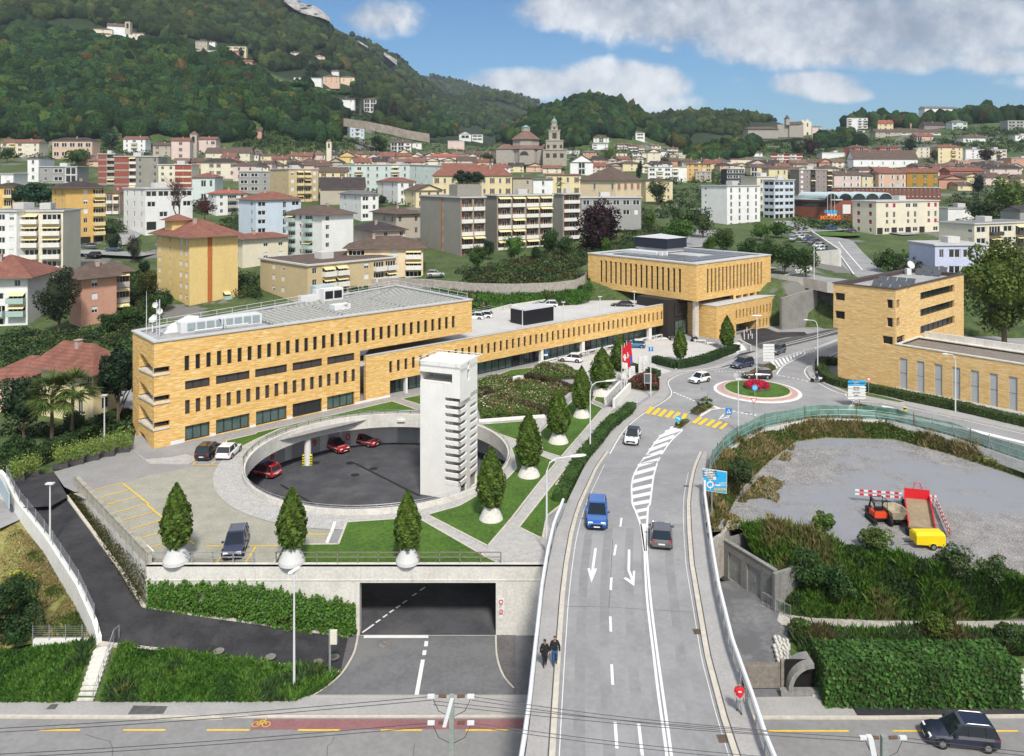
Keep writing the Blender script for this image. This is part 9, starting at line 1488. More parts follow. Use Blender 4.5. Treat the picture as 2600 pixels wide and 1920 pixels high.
def bed(name,label,pts,n,h,cols,flo=None,fn=0):
 w_=[P(x,y,.06)for x,y in pts];m=MB().prism([(p.x,p.y)for p in w_],0,.1);t=tg(name,label,'flower bed',w_[0]);m.bd('soil',SOIL,t);xs=[p.x for p in w_];ys=[p.y for p in w_];rng=np.random.default_rng(n);x=rng.uniform(min(xs),max(xs),n*3);y=rng.uniform(min(ys),max(ys),n*3);k=in_poly(x,y,[(p.x,p.y)for p in w_]);x,y=x[k],y[k];nv=vnoise(x,y,1.6,4)+.5*vnoise(x,y,.6,2);ci=np.clip(((nv+1.5)/3*len(cols)).astype(int),0,len(cols)-1);z=.1+h*rng.uniform(0,1,len(x))*(1+.35*np.clip(nv,-1,1));p=np.stack([x,y,z],1);v,f,tt=leaves(p,.24,np.clip(np.array(cols)[ci]*rng.uniform(.6,1.4,(len(x),1)),0,1),rng);np_mesh('foliage',v,f,LEAF,t,tt)
 if flo:k=rng.choice(len(x),min(fn,len(x)),replace=False);p=np.stack([x[k],y[k],.1+h*rng.uniform(.9,1.3,len(k))],1);v,f,tt=leaves(p,.2,np.array(flo)[rng.integers(0,len(flo),len(k))],rng);np_mesh('flowers',v,f,LEAF,t,tt)
BC=[(.07,.13,.025),(.10,.16,.03),(.14,.16,.05),(.10,.09,.035)]
bed('flower_bed','big mixed bed with pink and white flowers in the middle of the garden',c('t',55,525,440,508,630,350,560,330,300,290,160,385,30,430),16000,.8,BC,[(.65,.18,.22),(.6,.6,.5),(.7,.65,.55)],420)
bed('flower_bed','upper flower bed beside the parked white car',c('t',350,250,460,172,600,190,690,235,670,262,560,268,450,272),8000,.7,BC,[(.6,.6,.5)],150)
bed('flower_bed','small flower bed left beside the white tower head',c('t',30,290,130,262,260,270,260,300,150,372,30,390),5000,.7,BC,[(.6,.6,.5)],160)
bed('flower_bed','dark bed with red flowers below the white steles',c('k',1010,600,1090,545,1180,525,1285,575,1285,660,1150,660,1040,640),5000,.6,[(.05,.07,.02),(.09,.05,.03),(.06,.09,.02)],[(.65,.06,.08),(.6,.15,.15)],130)
for i,(pts,lab)in en(((c('t',350,262,480,290,600,330,630,350),'dark red brown low hedge crossing the garden'),(c('t',60,350,120,385),'short dark hedge near the tower head'),(c('t',300,440,400,470,478,500),'dark reddish hedge at the lower garden corner'))):box_hedge('low_hedge',lab,[P(x,y,.05)for x,y in pts],1.5,.9,(.055,.04,.022),60)
for i,(a,b)in en((((380,225),(160,395)),((445,272),(680,255)),((40,545),(470,512)))):m=MB();A_,B_=[P(*p,.0)for p in c('t',a,b)];n_=xz(B_-A_)*.25;m.obox(A_-n_,B_-A_,n_*2,zu*.3);m.bd('garden_kerb',CONCW,kind=SX)
for i,(x,y)in en(((270,262),(100,385))):q=pk('t',x,y,.3);t=tg('bench',('white concrete bench at the upper garden path','white concrete bench beside the tower in the garden')[i],'bench',q);m=MB().obox(q-U_*.9,U_*1.9,N_*.7,zu*.4);m.bd('seat',WHITEP,t)
q=pk('s',570,372,.6);t=tg('flower_bed','round bed of bright red flowers in the centre of the roundabout',0,q);rng=np.random.default_rng(2);n=2600;a=rng.uniform(0,6.28,n);r_=np.sqrt(rng.uniform(.0,1,n))*1.8;p=np.stack([r_*np.cos(a),r_*np.sin(a),.3+.7*rng.uniform(.4,1,n)*(1-(r_/2)**4)],1);v,f,tt=leaves(p,.3,tintcols((.55,.03,.07),n,rng,.4,.1),rng);np_mesh('flowers',v,f,LEAF,t,tt,loc=1);m=MB().lathe([(1.9,-.3),(1.9,.3),(.1,.4)],0,0,20);m.bd('soil',SOIL,t,loc=1)
for nm,pts in(('long traffic island',c('l',760,795,1230,880,1150,870,780,815)),('palm island',c('k',1560,850,1640,800,1750,808,1640,870)),('small island',c('k',1430,975,1455,935,1550,935,1480,985)),('sign island',c('s',595,248,650,222,695,240,670,268))):tufts('dry_plants','dry brown plants on the '+nm,[tuple(P(x,y,.25)for x,y in pts)],900,.35,[(.16,.14,.06),(.10,.11,.04),(.2,.15,.08)],.08)
tufts('grass','short dry grass of the meadow at the left edge',[(lw[1],lw[3],lw[4],lw[8]),(lw[4],lw[5],lw[6],lw[7])],14000,.18,DRY[1:4]+[(.08,.12,.025)],.05)
tufts('weeds','green weeds on the slope behind the parking deck',[(GS[i][1],GS[i+1][1],GS[i+1][0],GS[i][0])for i in rg(len(GS)-1)],16000,.8,WCOL,.2)
def shrubs(name,label,polys,seed,cols,r,sp,dmin=96,dmax=760,n=26,leaf=.4):
 rng=np.random.default_rng(seed);PS,CS,NS=[],[],[]
 for poly in polys:
  xs=[p[0]for p in poly];ys=[p[1]for p in poly];A,B=np.meshgrid(np.arange(min(xs),max(xs),sp),np.arange(min(ys),max(ys),sp*.5));A=A.ravel()+rng.uniform(-.5,.5,A.size)*sp;B=B.ravel()+rng.uniform(-.5,.5,B.size)*sp*.5;k=in_poly(A,B,poly);A,B=A[k],B[k];D=march_many(A,B,dmin,dmax,300)
  for px,py,d in zip(A,B,D):
   if d>dmax*.99:continue
   q=np.array(PD(px,py,d));e=rng.normal(size=(n,3));e/=np.linalg.norm(e,axis=1,keepdims=True);rr_=r*rng.uniform(.5,1.4);e[:,2]=np.abs(e[:,2]);PS.append(q+e*rr_*np.array([1,1,.9])*rng.uniform(.6,1,(n,1)));NS.append(e);CS.append(np.tile(np.array(cols[rng.integers(len(cols))])*rng.uniform(.6,1.3),(n,1)))
 p=np.vstack(PS);v,f,tt=leaves(p,leaf,np.clip(np.vstack(CS)*rng.uniform(.7,1.3,(len(p),1)),0,1),rng,nrm=np.vstack(NS));return np_mesh(name,v,f,LEAF,None,tt,kind='stuff',label=label)
SG=[(.03,.065,.018),(.045,.09,.02),(.06,.11,.025),(.025,.05,.02),(.08,.09,.03)]
shrubs('garden_shrubs','dense garden shrubs and trees around the left villas',[[(0,860),(60,840),(110,850),(290,840),(335,850),(330,1000),(300,900),(240,865),(120,900),(60,940),(0,950)],[(0,1110),(230,1090),(330,1080),(330,1120),(250,1125),(120,1150),(0,1180)],[(290,760),(400,790),(400,812),(290,850)]],1,SG,1.3,13,n=60,leaf=.42)
shrubs('garden_shrubs','shrubs between the apartment blocks on the left',[[(290,690),(400,700),(400,770),(330,780)],[(600,700),(660,705),(655,760),(610,760)],[(266,560),(320,560),(320,600),(266,590)],[(560,560),(620,552),(660,600),(590,610)],[(480,590),(560,570),(560,592),(500,600)]],2,SG,1.6,11,n=50,leaf=.5)
shrubs('garden_shrubs','shrubs on the garden slope below the concrete flats',[[(1075,700),(1240,690),(1330,705),(1400,690),(1480,680),(1490,650),(1400,640),(1300,670),(1180,690)],[(1180,695),(1290,690),(1470,690),(1480,705),(1350,722),(1220,728),(1180,715)],[(1450,630),(1590,600),(1640,625),(1560,645),(1480,665)],[(1560,560),(1640,545),(1700,600),(1640,612),(1580,590)]],3,SG+[(.09,.08,.03)],1.6,11,n=55,leaf=.5)
shrubs('town_trees','mixed trees and shrubs filling the gardens between the old town houses',[[(0,480),(120,470),(230,490),(360,505),(600,510),(760,530),(860,560),(800,600),(700,560),(500,540),(300,525),(0,530)],[(640,470),(1100,490),(1300,510),(1480,525),(1700,530),(1700,560),(1500,545),(1100,530),(800,510)],[(1640,480),(1780,480),(1790,560),(1700,560)],[(2020,560),(2165,560),(2160,585),(2020,590)],[(2400,490),(2620,500),(2620,560),(2450,590),(2400,560)],[(2380,640),(2620,650),(2620,690),(2400,720),(2260,690),(2300,650)]],4,SG,2.6,17,n=46,leaf=.8,dmin=180)
shrubs('town_trees','trees between the houses at the foot of the hills',[[(0,400),(240,404),(430,400),(640,392),(860,390),(860,380),(640,372),(560,385),(430,362),(250,378),(120,398),(0,398)],[(860,355),(1060,345),(1280,370),(1280,395),(1060,385),(870,395)],[(1440,385),(1560,378),(1720,385),(1850,400),(1850,430),(1700,415),(1560,408),(1450,412)],[(1700,440),(2160,430),(2160,480),(1900,470),(1700,470)]],5,SG,3.4,13,n=26,leaf=1.3,dmin=300,dmax=900)
shrubs('hillside_trees','trees scattered over the right hillside gardens',[[(1880,400),(1900,365),(2040,360),(2140,352),(2230,358),(2330,365),(2440,345),(2620,335),(2620,400),(2560,385),(2440,378),(2330,372),(2200,372),(2040,400)],[(2400,330),(2620,318),(2620,345),(2400,345)],[(1900,420),(2060,412),(2060,425),(1900,432)]],6,SG[:4],4.2,15,n=40,leaf=1.5,dmin=420,dmax=990)
shrubs('hillside_trees','trees scattered between the houses on the left hillside',[[(540,160),(640,175),(720,215),(820,225),(900,245),(960,290),(1060,310),(1080,345),(960,350),(880,300),(830,262),(740,235),(640,200)],[(600,330),(700,335),(860,362),(860,380),(700,372),(600,375)],[(380,118),(560,150),(560,165),(420,140)]],7,SG[:4],3.6,11,n=34,leaf=1.3,dmin=480,dmax=1000)
TYRE=mat(0,(.015,.015,.015),.8,0);RIM=mat(0,(.40,.41,.42),.35,0,metal=.8);TLR=mat(0,(.45,.01,.015),.3,0);HLW=mat(0,(.75,.77,.78),.15,0);CGL=mat(0,(.015,.02,.025),.06,0,spec=.7);PLW=mat('number_plate',(.75,.75,.73),.5,0)
def car(label,px,py,ang,col,kind='hatch',z=0.,L=4.2,W=1.8,Hh=1.5,roofc=None,stripe=False,name='car',cat='car',pos=None,group=None,ski=False):
 """ang: heading, degrees counter-clockwise from +X in plan""";q=pos or P(px,py,z);t=tg(name,label,cat,q,group);pm=mat('paint_%d_%d_%d'%tuple(int(x*255)for x in col),col,.28,0,spec=.5,coat=.8);rmx=mat('paint_%d_%d_%d'%tuple(int(x*255)for x in roofc),roofc,.3,0,coat=.6)if roofc else pm;l=L/2;w=W/2;gc=.22;belt=Hh*.6;hood=Hh*.52;suv=kind=='suv';tail=belt*1.0 if kind!='sedan' else belt*.93;S_=[(-l,.80,.38,belt*.80),(-l*.96,.93,gc+.06,tail*.98),(-l*.80,1,gc,tail),(-l*.3,1,gc,belt),(l*.2,1,gc,belt*.985),(l*.42,.99,gc,hood*1.06),(l*.8,.95,gc,hood*.95),(l*.95,.86,gc+.05,hood*.80),(l,.70,.36,hood*.66)];m=MB();nS=8
 for x,ws,zl,zb in S_:m.v+=[(x,-w*ws*.9,zl),(x,-w*ws,zl+.14),(x,-w*ws,zb-.16),(x,-w*ws*.88,zb),(x,w*ws*.88,zb),(x,w*ws,zb-.16),(x,w*ws,zl+.14),(x,w*ws*.9,zl)]
 for i in rg(len(S_)-1):
  for k in rg(nS):m.f.append([i*8+k,i*8+(k+1)%8,(i+1)*8+(k+1)%8,(i+1)*8+k]);m.m.append(0)
 m.f.append(list(rg(8))[::-1]);m.f.append([(len(S_)-1)*8+k for k in rg(8)]);m.m+=[0,0];m.f=[f[::-1]for f in m.f];b=m.bd('body',pm,t,loc=1);bv=b.modifiers.new('bevel','BEVEL');bv.width=.05;bv.segments=2;bv.limit_method='ANGLE';bv.angle_limit=.5;rw=w*.74;xr0,xr1={'hatch':(-l*.72,l*.02),'suv':(-l*.82,l*.02),'sedan':(-l*.42,l*.02),'estate':(-l*.85,l*.0)}[kind];xb={'hatch':-l*.93,'suv':-l*.95,'sedan':-l*.74,'estate':-l*.95}[kind];xw=l*.44;wb=w*.90;zr=Hh;gl=[(xb,-wb,belt-.02),(xw,-wb,hood*1.0),(xw,wb,hood*1.0),(xb,wb,belt-.02),(xr0,-rw,zr-.03),(xr1,-rw,zr-.03),(xr1,rw,zr-.03),(xr0,rw,zr-.03)];m=MB().add(gl,[(0,1,5,4),(1,2,6,5),(2,3,7,6),(3,0,4,7)]);m.bd('glass',CGL,t,loc=1);m=MB();e=.05;m.add([(xr0-e,-rw-.03,zr-.05),(xr1+e,-rw-.03,zr-.05),(xr1+e,rw+.03,zr-.05),(xr0-e,rw+.03,zr-.05),(xr0+.12,-rw+.08,zr+.02),(xr1-.15,-rw+.08,zr+.02),(xr1-.15,rw-.08,zr+.02),(xr0+.12,rw-.08,zr+.02)],[(4,5,6,7),(0,1,5,4),(1,2,6,5),(2,3,7,6),(3,0,4,7),(3,2,1,0)]);r_=m.bd('roof',rmx,t,loc=1);m=MB()
 for s_ in(-1,1):
  for(x0,z0,y0),(x1,z1,y1)in(((xb,belt,wb),(xr0,zr-.03,rw)),((xw,hood,wb),(xr1,zr-.03,rw)),((-l*.1,belt-.02,wb),(-l*.14,zr-.03,rw)),((-l*.6,belt,wb),(-l*.58,zr-.03,rw))if kind in('suv','estate')else((xb,belt,wb),(xr0,zr-.03,rw))):m.tube([(x0,s_*y0,z0),(x1,s_*y1,z1)],.035,5)
 m.bd('pillars',pm,t,loc=1);wr=.33 if not suv else .36
 for sx in(-l*.62,l*.62):
  for s_ in(-1,1):
   m=MB();prof=[(wr*.6,-.1),(wr,-.09),(wr,.09),(wr*.6,.1)];m.lathe(prof,0,0,18);o=m.bd('wheel',TYRE,t,loc=1);o.location=(sx,s_*(w-.11),wr);o.rotation_euler=(pi/2,0,0);m=MB().lathe([(.01,s_*-.13),(wr*.55,s_*-.115),(wr*.62,s_*-.10)],0,0,10,cap=False);m.bd('rim',RIM,o,loc=1);m=MB().add([(sx+(wr+.07)*cos(a),s_*(w+.003),wr+(wr+.06)*sin(a))for a in np.linspace(-.25,pi+.25,12)],[list(rg(12))]);m.bd('wheel_arch',TYRE,t,loc=1)
 for s_ in(-1,1):
  m=MB().obox((l*.86,s_*w*.58-.19,hood*.70),(.24,-s_*.06 if 0 else 0,-.0),(0,.38,0),(-.08,0,.14));m.bd('headlight',HLW,t,loc=1);m=MB().box(-l*.985,s_*w*.74-.14,belt*.72,-l*.93,s_*w*.74+.14,belt*.95);m.bd('tail_light',TLR,t,loc=1);m=MB().box(l*.22,s_*(w*.97)-.02 if s_>0 else s_*w*.97-.2,belt-.02,l*.30,s_*w*.97+.2 if s_>0 else s_*w*.97+.02,belt+.13);m.bd('mirror',rmx,t,loc=1)
 m=MB().box(l*.985,-.5,.42,l+.005,.5,.62);m.bd('grille',BLACKM,t,loc=1);m=MB().box(-l-.012,-.26,.52,-l+.02,.26,.63);m.box(l-.02,-.26,.36,l+.014,.26,.46);m.bd('number_plate',PLW,t,loc=1)
 if stripe=='fire':
  m=MB()
  for s_ in(-1,1):m.obox((-l*.85,s_*(w+.004),.66),(l*1.6,0,.0),(0,s_*.006,0),(0,0,.09));m.obox((l*.0,s_*(w+.006),.45),(.35,0,.2),(0,s_*.006,0),(.1,0,0));m.obox((l*.12,s_*(w+.006),.45),(.35,0,.2),(0,s_*.006,0),(.1,0,0))
  m.box(-l-.004,-w*.8,.66,-l+.01,w*.8,.75);m.bd('white_stripe',WHITEP,t,loc=1);m=MB().box(-l*.25,-w*.55,zr,-l*.15,w*.55,zr+.12);m.bd('light_bar',mat(0,(.05,.1,.35),.3,0),t,loc=1);textobj('POMPIERI',.28,wloc(t)+v3(l*.62,0,hood*1.0+.03),(0,0,pi/2),WHITEP,t,'lettering')
 if stripe=='mini':
  m=MB()
  for s_ in(-1,1):m.add([(l*.45,s_*.3-.06,hood*1.06+.012),(l*.93,s_*.3-.06,hood*.82+.012),(l*.93,s_*.3+.06,hood*.82+.012),(l*.45,s_*.3+.06,hood*1.06+.012)],[(0,1,2,3)])
  m.bd('bonnet_stripe',BLACKM,t,loc=1)
 if suv or kind=='estate':
  m=MB()
  for s_ in(-1,1):m.tube([(xr0+.2,s_*rw*.92,zr+.02),(xr0+.3,s_*rw*.92,zr+.08),(xr1-.3,s_*rw*.92,zr+.08),(xr1-.2,s_*rw*.92,zr+.02)],.025,4)
  m.bd('roof_rail',METAL,t,loc=1)
 t.rotation_euler=(0,0,radians(ang));return t
NB,BL,WH,RD=(.012,.016,.035),(.015,.10,.36),(.74,.75,.75),(.42,.012,.02);BK_,GR=(.014,.012,.014),(.11,.11,.115)
def head(k,p0,p1,z=0.,f_=None):a,b=[(P(*q,z)if f_ is None else f_(*q))for q in c(k,p0,p1)];return math.degrees(atan2(b.y-a.y,b.x-a.x))
dk_=lambda x,y:PDk(x,y,.02)
car('bright blue SUV driving towards the viewer on the bridge',0,0,-97,BL,'suv',pos=dk_(1516,1322),L=4.4,W=1.85,Hh=1.62)
car('dark grey hatchback driving away on the bridge',0,0,80,GR,'hatch',pos=dk_(1679,1372),L=4.0,W=1.78,Hh=1.5)
car('white small car with black roof and bonnet stripes below the zebra crossing',1606,1120,-106,WH,'hatch',z=.02,L=3.85,W=1.75,Hh=1.45,roofc=(.02,.02,.02),stripe='mini')
car('white rounded small car on the left of the roundabout',1776,970,216,WH,'hatch',L=3.7,W=1.7,Hh=1.5)
car('black car on the roundabout behind the red flowers',1922,960,176,BK_,'estate',L=4.6,W=1.82,Hh=1.48)
car('dark blue SUV entering the roundabout from the upper road',1884,932,215,(.04,.05,.11),'suv',L=4.5,W=1.85,Hh=1.65)
car('grey SUV following on the upper road',1973,897,228,(.08,.09,.11),'suv',L=4.4,W=1.82,Hh=1.65)
car('white hatchback parked at the left of the parking court',1450,918,160,WH,'hatch',L=4.2)
car('bright blue small car with white roof parked behind the flags',1612,882,170,(.02,.16,.32),'hatch',L=4.0,roofc=WH)
car('black SUV parked beside the white hatchback by the brick building',*c1('i',1830,1225),88,BK_,'suv',L=4.4,Hh=1.62)
car('white hatchback parked beside the black SUV by the brick building',*c1('i',2000,1225),88,WH,'hatch',L=3.9)
car('dark blue estate car parked between yellow lines near the front wall',*c1('m',1545,300),-79,(.025,.03,.07),'suv',L=4.2,Hh=1.58)
car('small white car partly hidden at the near end of the parking deck',1206,812,165,WH,'hatch',z=5.4,L=3.7)
car('white hatchback parked second on the parking deck',1226,809,172,WH,'hatch',z=5.4,L=3.9)
car('white hatchback in the middle of the parking deck',1392,781,175,WH,'hatch',z=5.4,L=4.0)
car('black coupe driving on the parking deck under the headquarters',1582,780,172,BK_,'sedan',z=5.4,L=4.9,Hh=1.42)
for lab,px,py,an in(('red fire service estate at the left wall of the court',668,1206,155),('red fire service car with white lettering beside door nine',852,1142,-42),('red fire service estate at the back of the court',925,1128,-28)):car(lab,px,py,an,RD,'estate' if 'estate' in lab else 'hatch',z=-4.39,L=4.5,Hh=1.52,stripe='fire',group='red fire service cars')
car('shiny black SUV driving left on the lower street',*c1('p',1255,1560),172,NB,'suv',z=-5.69,L=4.5,W=1.85,Hh=1.62)
for i,(px,py,an,cl,kd,lab)in en(((225,634,200,(.12,.13,.17),'hatch','grey car before the deep yellow apartment tower'),(286,640,185,(.05,.12,.18),'hatch','blue green car parked beside the deep yellow tower'),(235,657,175,BK_,'suv','black car with carrier behind the salmon house'),(2032,604,215,(.5,.51,.52),'hatch','silver car first in the row above the concrete wall'),(2040,610,215,WH,'hatch','white car second in the row above the concrete wall'),(2050,616,215,(.05,.06,.16),'hatch','dark blue car third in the row above the concrete wall'),(2066,623,212,(.08,.10,.09),'suv','dark green car fourth in the row above the concrete wall'),(2078,632,212,WH,'hatch','white car fifth in the row above the concrete wall'),(2090,640,210,WH,'sedan','white car last in the row above the concrete wall'),(2112,586,20,BL,'hatch','blue car beyond the far roundabout'),(2158,596,100,(.10,.05,.12),'hatch','purple car right of the far roundabout'),(2310,676,5,WH,'hatch','white car parked left of the lilac house'),(2013,614,60,(.5,.55,.62),'hatch','pale blue car on the far road above the headquarters'),(1106,706,10,(.45,.46,.48),'hatch','silver car half hidden in the garden behind the office roof'))):
 d=march(px,py);car(lab,0,0,an,cl,kd,pos=PD(px,py,d)+zu*.45,L=4.2)
for i,(x0,x1,y)in en(((1618,1680,622),(1680,1722,620))):
 d=march(1650,640);a=PD(x0,y,d);b=PD(x1,y,d);t=tg('bus',('white bus parked behind the headquarters roof, left one','white bus parked behind the headquarters roof, right one')[i],'bus',a);m=MB().box(a.x,a.y,a.z-3,b.x-.4,a.y+2.5,a.z+.4);m.bd('body',WHITEP,t);m=MB().box(a.x+.1,a.y-.03,a.z-1.7,b.x-.5,a.y,a.z-.6);m.bd('window',GLASS,t)
q=pk('v',655,500,-1.93);t=tg('flatbed_trailer','big red tipping trailer full of sand with lowered tailgate','trailer',q);a0,a1,b1,b0=[P(*p,-1.0)for p in c('v',655,490,868,515,825,285,622,265)];m=MB();fl2=[a0,a1,b1,b0];m.add(fl2+[p-zu*.25 for p in fl2],[(0,1,2,3),(4,7,6,5),(0,4,5,1),(1,5,6,2),(2,6,7,3),(3,7,4,0)]);m.bd('load_bed',mat(0,(.30,.24,.15),.95,.2,1.5),t)
RDM=mat(0,(.60,.02,.03),.45,.08,2.)
for nm,p,r,h_ in(('side_board',a0,b0,.45),('side_board',a1,b1,.45),('headboard',b0,b1,1.0)):m=MB();n_=xz(r-p)*.05;m.obox(p-n_,r-p,n_*2,zu*h_);m.bd(nm,RDM,t)
m=MB();c0,c1_=pk('v',655,520,-1.7),pk('v',870,545,-1.7);m.quad(c0,c1_,a1,a0);m.bd('tailgate',mat(0,(.35,.15,.13),.8,.3,2.),t);m=MB().tube([(b0+b1)/2+zu*1.0-v3(.4,0,0),(b0+b1)/2+zu*1.6-v3(.25,0,0),(b0+b1)/2+zu*1.6+v3(.3,0,0),(b0+b1)/2+zu*1.0+v3(.5,0,0)],.05,5);m.bd('hook_frame',RDM,t)
for s_ in(a0,a1,b0,b1):m=MB().lathe([(.35,-.15),(.4,-.1),(.4,.1),(.35,.15)],0,0,14);o=m.bd('wheel',TYRE,t,loc=1);o.location=v3(s_.x*.85+fl2[0].x*.15 if 0 else s_.x,s_.y,-1.55)-wloc(t);o.rotation_euler=(pi/2,0,pi/2)
q=pk('v',415,455,-1.93);t=tg('mini_excavator','small orange red and black excavator with barred cab','excavator',q);m=MB().box(-.65,-.6,.55,.65,.7,1.05);m.bd('engine_cover',mat(0,(.68,.07,.02),.45,.05),t,loc=1);m=MB().box(-.6,-.5,.35,.6,.6,.56);m.box(-.35,-.1,1.05,.35,.3,1.35);m.bd('chassis',BLACKM,t,loc=1)
for s_ in(-1,1):m=MB().obox((s_*.75-.17,-1.0,0),(.34,0,0),(0,2.0,0),(0,0,.42));m.bd('track',TYRE,t,loc=1)
m=MB();
for x in(-.6,.6):
 for y in(-.5,.5):m.tube([(x,y,1.0),(x,y,2.25)],.04,5)
m.tube([(-.6,-.5,2.25),(.6,-.5,2.25),(.6,.5,2.25),(-.6,.5,2.25),(-.6,-.5,2.25)],.04,5)
for i in rg(5):m.tube([(-.4+.2*i,-.5,1.3),(-.4+.2*i,-.5,2.25)],.02,4)
m.bd('cab_frame',BLACKM,t,loc=1);m=MB().tube([(0,.6,.9),(0,1.5,1.7),(0,2.0,.7)],.1,6);m.box(-.3,1.8,.1,.3,2.3,.6);m.bd('digger_arm',BLACKM,t,loc=1)
q=pk('v',560,475,-1.93);t=tg('dumper','small site dumper with grey beige tipping skip',0,q);m=MB();o8=[(-.9,-.9),(.9,-.9),(.95,.9),(.5,1.5),(-.5,1.5),(-.95,.9)];i8=[(x*.9,y*.9)for x,y in o8];n=6
m.add([(x*.75,y*.8,.7)for x,y in o8]+[(x,y,1.45)for x,y in o8]+[(x,y,1.43)for x,y in i8]+[(x*.72,y*.75,.85)for x,y in i8],[list(rg(6))[::-1]]+[[i,(i+1)%6,6+(i+1)%6,6+i]for i in rg(6)]+[[6+i,6+(i+1)%6,12+(i+1)%6,12+i]for i in rg(6)]+[[12+i,12+(i+1)%6,18+(i+1)%6,18+i]for i in rg(6)]+[[18+i for i in rg(6)]]);m.bd('skip',mat(0,(.33,.29,.20),.8,.3,2.),t,loc=1);m=MB().box(-.5,-.7,.4,.5,2.2,.75);m.box(-.4,1.7,.7,.4,2.2,1.3);m.bd('chassis',BLACKM,t,loc=1)
for s_ in(-1,1):
 for y in(-.5,1.5):m=MB().lathe([(.3,-.16),(.42,-.12),(.42,.12),(.3,.16)],0,0,14);o=m.bd('wheel',TYRE,t,loc=1);o.location=(s_*.85,y,.42);o.rotation_euler=(0,pi/2,0)
q=pk('v',850,685,-1.93);t=tg('compressor_trailer','bright yellow boxy compressor trailer with one visible wheel','trailer',q);m=MB();YL=mat(0,(.80,.58,.01),.45,.05,1.)
m.add([(-1.45,0,.45),(1.2,-.0,.3),(1.2,1.3,.3),(-1.45,1.3,.45),(-1.45,.0,1.25),(1.2,0,1.25),(1.2,1.3,1.25),(-1.45,1.3,1.25),(-1.35,.25,1.45),(1.1,.25,1.45),(1.1,1.05,1.45),(-1.35,1.05,1.45)],[(0,1,5,4),(1,2,6,5),(2,3,7,6),(3,0,4,7),(3,2,1,0),(4,5,9,8),(5,6,10,9),(6,7,11,10),(7,4,8,11),(8,9,10,11)]);m.bd('body',YL,t,loc=1);m=MB().add([(-.35,-.12,.3),(.4,-.12,.3),(.3,-.12,.62),(-.25,-.12,.62),(-.35,.02,.3),(.4,.02,.3),(.3,.02,.62),(-.25,.02,.62)],[(0,1,2,3),(3,2,6,7),(0,3,7,4),(1,5,6,2)]);m.bd('mudguard',YL,t,loc=1);m=MB().lathe([(.18,-.1),(.3,-.08),(.3,.08),(.18,.1)],0,0,16);o=m.bd('wheel',TYRE,t,loc=1);o.location=(0,-.1,.3);o.rotation_euler=(pi/2,0,0);m=MB().lathe([(.01,.11),(.18,.105)],0,0,12,cap=False);m.bd('rim',RIM,o,loc=1);m=MB().tube([(-1.4,.6,.5),(-2.3,.6,.45)],.05,5);m.bd('drawbar',BLACKM,t,loc=1)
def plank(label,pts,zs,rings):
 t=tg('barrier',label,'barrier',pts[0],'red and white barriers around the machines')
 for z in zs:
  a,b=pts;n=rings
  for i in rg(n):m=MB();p=a+(b-a)*i/n;m.obox(p+zu*z,(b-a)/n,xz(b-a)*.05,zu*.2);m.bd('stripe',WHITEP if i%2==0 else RDM,t)
 for f_ in(.05,.5,.95):p=pts[0]+(pts[1]-pts[0])*f_;m=MB().tube([p,p+zu*max(zs)],.03,4);m.bd('leg',METAL,t)
plank('long red and white barrier behind the excavator',[pk('v',225,300,-1.93),pk('v',612,330,-1.93)],(.75,1.15),11)
plank('short red and white barrier behind the red trailer',[pk('v',826,345,-1.93),pk('v',880,350,-1.93)],(.7,1.1),3)
plank('red and white barrier running down beside the red trailer',[pk('v',885,350,-1.93),pk('v',990,600,-1.93)],(.35,.75),16)
def bike(label,px,py,ang,z=0.,col=BK_,pos=None):
 q=pos or P(px,py,z);t=tg('motorcycle',label,'motorcycle',q);pm=mat('bike_%d'%int(col[0]*255),col,.35,0,coat=.5)
 for x in(-.68,.68):m=MB().lathe([(.2,-.06),(.3,-.05),(.3,.05),(.2,.06)],0,0,14);o=m.bd('wheel',TYRE,t,loc=1);o.location=(x,0,.3);o.rotation_euler=(pi/2,0,0)
 m=MB().add([(-.7,-.12,.62),(.45,-.14,.55),(.45,.14,.55),(-.7,.12,.62),(-.75,-.1,.85),(.35,-.16,.9),(.35,.16,.9),(-.75,.1,.85),(.75,-.1,.75),(.75,.1,.75)],[(0,1,5,4),(1,8,5),(8,9,6,5),(2,6,9),(3,7,6,2),(0,4,7,3),(4,5,6,7),(1,2,9,8),(0,3,2,1)]);m.bd('body',pm,t,loc=1);m=MB().box(-.35,-.15,.25,.3,.15,.58);m.bd('engine',METAL,t,loc=1);m=MB().tube([(.68,0,.3),(.5,0,.95),(.45,-.35,1.02)],.03,5);m.tube([(.5,0,.95),(.45,.35,1.02)],.03,5);m.bd('handlebar',BLACKM,t,loc=1);t.rotation_euler=(0,0,radians(ang));return t
bike('black motorcycle parked at the left of the lobby entrance',1702,862,130);bike('second motorcycle beside the black one before the lobby',1708,866,120,col=GR);bike('motorcycle lying low on its stand before the concrete column',1763,867,30);bike('white scooter on the road left of the museum hedge',*c1('l',428,590),160,.02,WH)
